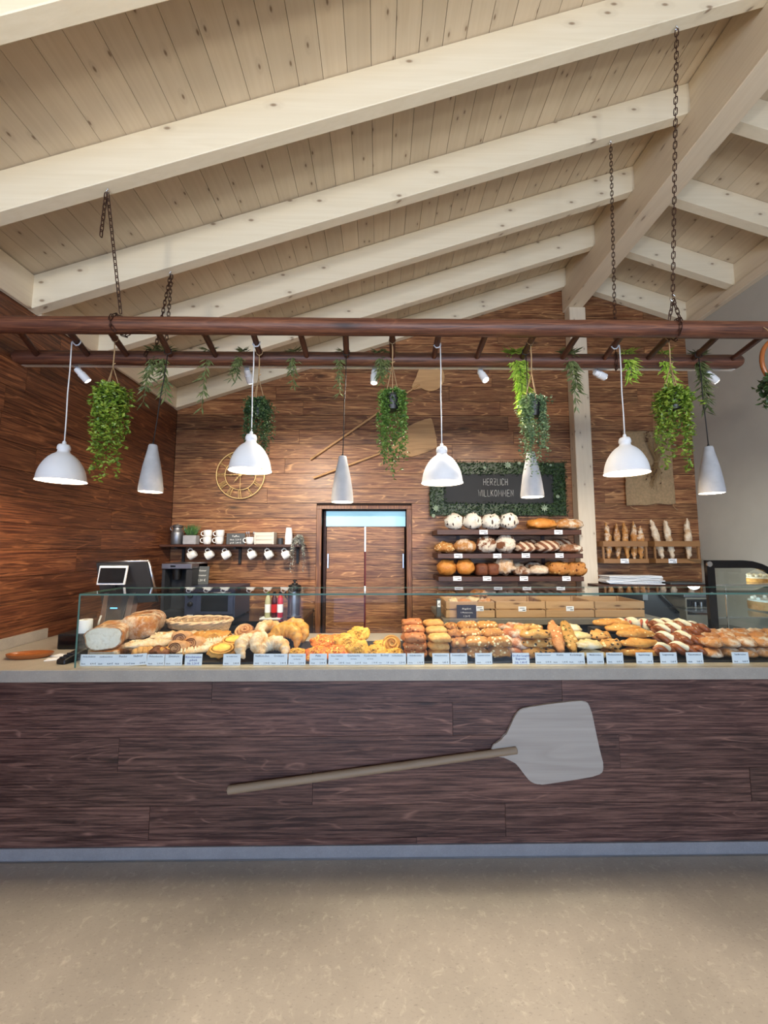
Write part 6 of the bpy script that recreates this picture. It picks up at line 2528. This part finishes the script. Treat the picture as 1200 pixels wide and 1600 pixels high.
s = NT('crinkled_clear_wrap')
s.t.nodes.remove(s.b)
v = s.coords()
nz = s.noise(v, 22, 3, .6, 1.0)
bp = s.n('Bump', {'Height': nz, 'Strength': .9, 'Distance': .02})
tr_ = s.n('BsdfTransparent', {0: (.98, .98, .98, 1)})
gl_ = s.n('BsdfGlossy', {'Color': (1, 1, 1, 1), 'Roughness': .12, 'Normal': bp})
fr_ = s.math('MULTIPLY', s.n('Fresnel', {'IOR': 1.25, 'Normal': bp}), s.math('SUBTRACT', 1.0, s.n('NewGeometry', out='Backfacing')))
mx_ = s.n('MixShader', {0: fr_, 1: tr_, 2: gl_})
s.t.links.new(mx_, s.out.inputs[0])
M['wrap'] = s.m

zL = TZ + .001
tin_loaf('wrapped farmhouse loaf with a pale cut face at the left end of the display', XP(161, 2.34, 1.05), XP(190, 2.66, 1.05), 2.34, 2.66, zL + .052, .185, .122, True, 1)
tin_loaf('wrapped uncut farmhouse loaf behind the cut one at the left end of the display', XP(212, 2.50, 1.05), XP(236, 2.80, 1.05), 2.50, 2.80, zL + .068, .2, .145, False, 2)
bm = bm_new()
t = thing('bread_slab', 'flat cut loaf half showing pale crumb under the wrapped farmhouse loaf', 'bread', (XP(163, 2.36, 1.0), 2.47, zL))
box(bm, -.088, .088, -.13, .14, 0, .05, bev=.014, seg=2)
obj('crust', bm, M['loaf'], t, True, 40, local=True)
bm = bm_new()
box(bm, -.07, .07, -.1315, -.1302, .008, .042)
obj('cut_face', bm, M['crumb'], t, local=True, label='pale cut side')
bm = bm_new()
box(bm, XP(196, 2.62, TZ), XP(240, 2.62, TZ), 2.60, 2.74, CT + .012, zL + .066)
obj('riser', bm, M['black'], dt)


def pastry(name, key, lab, px, y, z, rot, builder, mats, grp=GP, cat='pastry'):
    """thing of one or more parts, copied when the key repeats; builder returns [(part name, bmesh, material, smooth)]"""
    if key not in BR:
        t = thing(name, lab, cat, (0, 0, 0), group=grp)
        for nm, b, mt in builder():
            obj(nm, b, M[mt], t, True, 60)
        BR[key] = Proto(t)
    return BR[key].put((XP(px, y, TZ + z + .02), y, TZ + z), tuple(radians(a) for a in rot), lab, grp)


def strudel_parts():
    bm = bread_bm(.36, .10, .055, ex=3, ez=2.6, flat=.8, nz=.012, seed=3, m=24, taper=.15)
    b2 = bm_new()
    for k in range(46):
        x, y = U(-.16, .16), U(-.035, .035)
        obox(b2, (x, y, .052 - 4 * y * y * 3), U(.012, .028), U(.008, .014), .008, (U(-.3, .3), U(-.3, .3), U(0, 3)), .002)
    return [('dough', bm, 'strudel'), ('sugar_glaze', b2, 'cream_fill')]


def swirl_parts(r=.058, th=.05, turns=3.0, core='nougat'):
    """snail pastry lying flat: a dough spiral with dark filling between its turns"""
    def f():
        bm = bm_new()
        n = int(turns * 22)
        pts, rs = [], []
        for i in range(n + 1):
            u = i / n
            a = 2 * pi * turns * u
            rad = r * (.08 + .82 * u)
            pts.append((rad * cos(a), rad * sin(a), th * .5 + .008 * (1 - u)))
            rs.append(r * .155 * (1 if u < .97 else .6))
        tube(bm, pts, rs, 8)
        for v in bm.verts:
            v.co.z = th * .5 + (v.co.z - th * .5) * (th * .5 / (r * .16))
        zm = min(v.co.z for v in bm.verts)
        for v in bm.verts:
            v.co.z -= zm
        b2 = bm_new()
        lathe(b2, [(.001, .004), (r * .9, .004), (r * .93, th * .5), (r * .8, th * .78), (.001, th * .86)], 24)
        return [('dough', bm, 'swirl' if core == 'nougat' else 'danish'), ('filling', b2, core)]
    return f


def danish_parts():
    bm = bread_bm(.155, .10, .042, ex=2.4, ez=2.4, nz=.007, seed=6)
    b2 = bm_new()
    for k, sc in enumerate((1.0, .72)):
        pts = [(.062 * sc * cos(a), .036 * sc * sin(a), .038 + .004 * k) for a in [2 * pi * j / 28 for j in range(28)]]
        tube(b2, pts, .0075, 6, closed=True)
    b3 = bread_bm(.095, .052, .02, nz=.004, seed=2)
    bmesh.ops.translate(b3, vec=(0, 0, .034), verts=b3.verts)
    return [('dough', bm, 'danish'), ('rim', b2, 'danish'), ('custard', b3, 'custard')]


def icing_parts():
    bm = bread_bm(.27, .095, .052, ex=2.8, ez=2.4, nz=.008, seed=9, m=18)
    b2 = bm_new()
    for k in range(13):
        x = -.115 + k * .019
        tube(b2, [(x - .012, -.036, .036), (x - .004, -.015, .049), (x + .004, .015, .049), (x + .012, .036, .036)], .005, 5)
    return [('dough', bm, 'strudel'), ('icing', b2, 'cream_fill')]


def croissant_parts(sc=1.0, mat='croissant', flip=1):
    def f():
        bm = bm_new()
        n = 40
        pts, rs = [], []
        for i in range(n + 1):
            u = i / n
            a = radians(-118 + 236 * u)
            pts.append((.066 * sc * sin(a), flip * (-.066 * sc * cos(a) + .03), 0))
            prof = (sin(pi * u) ** .75) * .04 + .006
            step = .84 + .22 * (((u * 8.0) % 1.0))
            rs.append(prof * step * sc)
        tube(bm, pts, rs, 12)
        zm = min(v.co.z for v in bm.verts)
        for v in bm.verts:
            v.co.z = max(v.co.z, zm * .7) - zm * .7
        return [('dough', bm, mat)]
    return f


def sliced_parts():
    bm = bread_bm(.11, .085, .075, ex=4, ez=4, flat=1, nz=.004, seed=3)
    b2 = bm_new()
    pts = []
    for i in range(60):
        a = 2 * pi * 2.6 * i / 59
        rad = .006 + .026 * i / 59
        pts.append((rad * cos(a) * 1.25, -.0425, .037 + rad * sin(a)))
    tube(b2, pts, .003, 5)
    return [('dough', bm, 'swirl'), ('cinnamon_line', b2, 'nougat')]


def pizza_parts(top='pizza', r=.072):
    def f():
        bm = bread_bm(r * 2, r * 1.7, .05, nz=.010, seed=5, n=22)
        b2 = bm_new()
        rr = random.Random(len(top))
        for k in range(110):
            a, q_ = rr.uniform(0, 2 * pi), sqrt(rr.random()) * .86
            x, y = r * q_ * cos(a), r * .85 * q_ * sin(a)
            z = .046 * sqrt(max(.05, 1 - q_ * q_ * .95)) + .002
            obox(b2, (x, y, z), rr.uniform(.010, .024), .0055, .005, (rr.uniform(-.5, .5), rr.uniform(-.5, .5), rr.uniform(0, 3)), .0015)
        return [('dough', bm, top), ('topping', b2, 'pizza_shred' if top == 'pizza' else top)]
    return f


pastry('strudel', 'strudel', 'long sugared strudel lying slantwise just right of the farmhouse loaves', 246, 2.47, .03, (0, 3, 33), strudel_parts, 0)
pastry('strudel', 'strudel', 'sugared strudel at the back, in front of the wicker basket', 282, 2.60, .045, (0, 3, 22), strudel_parts, 0)
pastry('cracked_loaf', 'cracked', 'golden cracked flat loaf at the back right of the strudels', 330, 2.60, .05, (0, 0, 18), lambda: [('dough', bread_bm(.22, .13, .06, ex=3, ez=3, nz=.014, seed=8, slash=4, slash_d=.012), 'roll_gold')], 0)
bm = bm_new()
box(bm, XP(246, 2.62, TZ), XP(352, 2.62, TZ), 2.56, 2.66, CT + .012, TZ + .044)
obj('riser', bm, M['black'], dt)
pastry('chocolate_pastry', 'choc', 'dark chocolate-filled pastry between the strudel and the cinnamon slice', 252, 2.345, .02, (12, 0, 15), lambda: [('dough', bread_bm(.12, .09, .06, nz=.012, seed=4), 'nougat'), ('wrap', twist(.11, .024, 1.5, 3), 'danish')], 0)
pastry('yellow_pastry', 'yel', 'pale yellow ribbed pastry in front of the long strudel', 226, 2.345, .0, (0, 0, 10), lambda: [('dough', twist(.13, .033, 2.5, 6), 'roll_white')], 0)
pastry('cinnamon_slice', 'slice', 'square cinnamon slice with a clear swirl facing the glass, front one', 278, 2.37, .018, (-14, 0, -4), sliced_parts, 0)
pastry('cinnamon_slice', 'slice', 'square cinnamon slice with a swirl, right of and behind the front one', 303, 2.43, .03, (-14, 0, -10), sliced_parts, 0)
pastry('cinnamon_slice', 'slice', 'square cinnamon slice half hidden at the back of the three', 284, 2.50, .045, (-10, 0, 8), sliced_parts, 0)
pastry('iced_stick', 'iced', 'long white-iced pastry lying slantwise, front one', 316, 2.42, .01, (0, 0, 42), icing_parts, 0)
pastry('iced_stick', 'iced', 'long white-iced pastry lying slantwise, rear one', 340, 2.53, .03, (0, 0, 40), icing_parts, 0)
pastry('custard_danish', 'danish', 'oval custard pastry with a yellow middle, propped against the glass', 347, 2.375, .028, (38, 0, 16), danish_parts, 0)
pastry('custard_danish', 'danish', 'oval custard pastry behind the propped one', 366, 2.47, .05, (30, 0, 14), danish_parts, 0)
SW = swirl_parts(.068, .045, 3, 'nougat')
pastry('snail_pastry', 'snail', 'dark-swirled snail pastry at the back left of the croissants', 383, 2.60, .085, (35, 0, 5), SW, 0)
pastry('snail_pastry', 'snail', 'dark-swirled snail pastry leaning in front of the other one', 400, 2.50, .065, (40, 0, 20), SW, 0)
bm = bm_new()
box(bm, XP(368, 2.62, TZ), XP(470, 2.62, TZ), 2.57, 2.68, CT + .012, TZ + .08)
obj('riser', bm, M['black'], dt)
CRS = croissant_parts(1.0, 'sugar_cr', -1)
pastry('sugared_croissant', 'crs', 'sugar-dusted croissant standing left, right of the custard pastries', 383, 2.37, .05, (55, 0, 62), CRS, 0)
pastry('sugared_croissant', 'crs', 'sugar-dusted croissant standing beside the leftmost dusted one', 403, 2.39, .055, (55, 0, 74), CRS, 0)
pastry('sugared_croissant', 'crs', 'sugar-dusted croissant lying in front below the big golden croissant', 429, 2.37, .035, (35, 0, 5), CRS, 0)
pastry('sugared_croissant', 'crs', 'sugar-dusted croissant at the back beside the snail pastries', 420, 2.60, .09, (10, 0, 40), CRS, 0)
CRG = croissant_parts(1.12, 'croissant', -1)
pastry('golden_croissant', 'crg', 'big golden croissant on top, its curve facing up', 447, 2.47, .085, (58, 0, 4), CRG, 0)
pastry('golden_croissant', 'crg', 'big golden croissant half hidden behind the top one', 461, 2.57, .09, (55, 0, -8), CRG, 0)
pastry('crumble_bun', 'crumb_bun', 'crumble-topped bun below the big golden croissant', 462, 2.37, .0, (14, 0, 0), pizza_parts('cheese', .06), 0)
PZ_ = pizza_parts('pizza', .074)
g9 = 'pizza and cheese buns'
for i, (px, y, z, lab) in enumerate(((497, 2.36, .01, 'orange pizza bun in front, left of the two'), (526, 2.36, .012, 'orange pizza bun in front, right of the two'), (505, 2.47, .05, 'orange pizza bun on top behind the front two, left'), (530, 2.49, .048, 'orange pizza bun behind the front two, right'))):
    pastry('pizza_bun', 'pizza', lab, px, y, z, (26, 0, U(-20, 20)), PZ_, 0, g9)
CB = pizza_parts('cheese', .07)
for i, (px, y, z, rx, lab) in enumerate(((557, 2.40, .035, 52, 'round yellow cheese bun propped up facing the glass'), (541, 2.46, .06, 40, 'round yellow cheese bun at the left behind the propped one'), (561, 2.53, .085, 35, 'round yellow cheese bun highest behind the propped one'), (586, 2.37, .01, 22, 'round yellow cheese bun lying low right of the propped one'))):
    pastry('cheese_bun', 'cheese', lab, px, y, z, (rx, 0, U(-20, 20)), CB, 0, g9)
SW2 = swirl_parts(.06, .045, 2.5, 'pizza')
pastry('snail_pastry', 'snail2', 'dark-rimmed snail pastry standing left of the square malted rolls', 612, 2.45, .045, (55, 0, 0), swirl_parts(.06, .05, 2.5, 'custard'), 0, g9)
pastry('crumble_bun', 'crumb_bun', 'crumble-topped bun low in front of the dark-rimmed snail pastry', 616, 2.36, .0, (14, 0, 12), pizza_parts('cheese', .06), 0, g9)
pastry('cheese_bun', 'cheese', 'round yellow cheese bun tucked behind the low one by the snail pastry', 597, 2.46, .02, (20, 0, 30), CB, 0, g9)

# --- wicker basket behind the strudels
yw = 2.86
zw0, zw1 = CT + .001, P(312, 968, yw).z
wx = XP(312, yw, zw1)
rx1 = (360 - 265) / 2 / FPX * yw * 1.0
h = zw1 - zw0
wk = thing('wicker_basket', 'shallow oval pale wicker basket on the worktop behind the strudels', 'basket', (wx, yw, zw0))
bm = bm_new()
for j in range(13):
    u = j / 12
    s_ = .74 + .26 * u ** .8
    tube(bm, [(rx1 * s_ * cos(a) * (1 + .018 * (1 if (k + j) % 2 else -1)), rx1 * .62 * s_ * sin(a) * (1 + .018 * (1 if (k + j) % 2 else -1)), .006 + u * (h - .014)) for k, a in [(k, 2 * pi * k / 56) for k in range(56)]], .0052, 5, closed=True)
obj('weave', bm, M['wicker'], wk, True, local=True, kind='stuff')
bm = bm_new()
for k in range(28):
    a = 2 * pi * k / 28
    tube(bm, [(rx1 * s_ * cos(a), rx1 * .62 * s_ * sin(a), z_) for s_, z_ in ((.74, .004), (.84, h * .4), (1.0, h - .006))], .004, 5)
obj('stake', bm, M['wicker'], wk, True, local=True, kind='stuff')
bm = bm_new()
for o_ in range(2):
    tube(bm, [((rx1 * 1.01 + .006 * cos(9 * a + o_ * pi)) * cos(a), (rx1 * .63 + .006 * cos(9 * a + o_ * pi)) * sin(a), h - .004 + .006 * sin(9 * a + o_ * pi)) for a in [2 * pi * k / 72 for k in range(72)]], .008, 6, closed=True)
obj('rim', bm, M['wicker'], wk, True, local=True)
bm = bm_new()
lathe(bm, [(.001, .001), (rx1 * .74, .001), (rx1 * .74, .008), (.001, .008)], 32)
for v in bm.verts:
    v.co.y *= .62
obj('base', bm, M['wicker'], wk, local=True)

# --- price cards along the front
YTG = 2.262
TAGS = [
    (138.5, 'Holzofenbrot', '', '4,90 €', 0), (165, 'Landbauernbrot', '', '4,60 €', 0), (191.5, 'Plunder', '', '2,20 €', 0), (216, 'Nußzopf', '', '2,90 €', 4), (243, 'Mohnschnecke', '', '2,30 €', 0), (271, 'Zimtstern', '', '2,30 €', 0), (302, 'h', '', '', 0),
    (362, 'Ap.-Vanille-Tasche', '', '2,40 €', 0), (409.5, 'Nußhörnchen', '', '1,90 €', 0), (435.5, 'Croissant', '', '1,80 €', 0), (464, 'Buttercroissant', 'mit Mandeln', '2,30 €', 0), (497, 'Pizza', 'mit Schinken und Käse', '2,90 €', 0),
    (526.5, 'Käse-Schinken', 'Stange', '2,80 €', 0), (552.5, 'Quarktasche', 'mit Vanille', '2,60 €', 0), (578.5, 'Käsebrötchen', 'mit Gouda', '1,90 €', 0), (601, 'Buchtel', '', '1,80 €', 0), (621, 'Vanilleschnecke', '', '2,20 €', 0), (649.5, 'Dinkelbrötchen', '', '1,05 €', 0),
    (689, 'Weizenbrötchen', '', '0,85 €', 0), (717, 'Sonnenblume', '', '0,95 €', 0), (756, 'Sesambrötchen', '', '0,95 €', 0), (814, 'h2', '', '', 0), (850, 'Mehrkornsemmel', '', '0,95 €', 0), (875.5, 'Kürbis', '', '1,10 €', 0), (900.5, 'Kornstange', '', '1,20 €', 0), (930.5, 'Milchbrötchen', '', '0,90 €', 0),
    (961, 'Mohnsemmel', '', '0,95 €', 0), (1007.5, 'Baguettestange', '', '1,40 €', 0), (1045, 'Laugenstange', '', '1,60 €', 0), (1086, 'Kaisersemmel', '', '0,60 €', 0), (1157.5, 'Tafelbrötchen', '', '0,60 €', 0),
]
TW, THh = 26 / FPX * YTG, 16.5 / FPX * YTG
bmc = bm_new()
box(bmc, -TW / 2, TW / 2, 0, .0012, 0, THh)
CARD = mesh_from(bmc, 'card', M['paper'])
bmc = bm_new()
box(bmc, -TW * .3, TW * .3, .0013, .018, 0, .002)
box(bmc, -TW * .3, TW * .3, .0013, .003, .002, THh * .5)
FOOT = mesh_from(bmc, 'holder', M['glass'])
over = {601: .004}
for i, (px, name, sub, price, tl) in enumerate(TAGS):
    hand = name in ('h', 'h2')
    y = YTG + (.0035 if px == 601 else 0) + (.0 if i % 2 else .0005)
    zt_ = CT + .0008
    if hand:
        lab = 'price card in blue handwriting on the glass front, ' + ('left one by the cinnamon slices' if name == 'h' else 'right one by the rustic dark rolls')
    else:
        lab = 'printed white price card behind the front glass reading %s%s' % (name, (' ' + price) if price else '')
    t = thing('price_card', lab, 'price tag', (XP(px, y, zt_ + .03), y, zt_ + (.003 if tl else 0)), (radians(-4), radians(-tl), 0), 'price cards along the display front')
    obj('card', CARD, None, t)
    obj('holder', FOOT, None, t)
    ms = []
    T_ = lambda x, z_: Matrix.Translation((x, -.0008, z_))
    if hand:
        lines = (('Kirschweizen', .66, .27), ('gebäck', .40, .25), ('Stk. 2,20 €', .10, .25)) if name == 'h' else (('Großer Laugen', .68, .26), ('Baguette', .40, .28), ('Stk. 1,40 €', .08, .26))
        for s_, z_, f_ in lines:
            me = text_mesh(s_, f_ * THh, thick=.0003)
            me.transform(Matrix.Shear('XY', 4, (0.2, 0)) if False else Matrix.Identity(4))
            ms.append((me, T_(0, z_ * THh)))
        obj('handwriting', join_meshes(ms, 'handwriting', M['ink_blue']), None, t)
    else:
        fs = min(.24 * THh, TW * .88 / (len(name) * .56))
        ms.append((text_mesh(name, fs, thick=.0003), T_(0, .74 * THh)))
        if sub:
            ms.append((text_mesh(sub, .13 * THh, thick=.0003), T_(0, .48 * THh)))
        ms.append((text_mesh('Stück', .17 * THh, 'LEFT', thick=.0003), T_(-TW * .42, .12 * THh)))
        ms.append((text_mesh(price, .2 * THh, 'RIGHT', thick=.0003), T_(TW * .43, .12 * THh)))
        obj('print', join_meshes(ms, 'print', M['ink']), None, t)
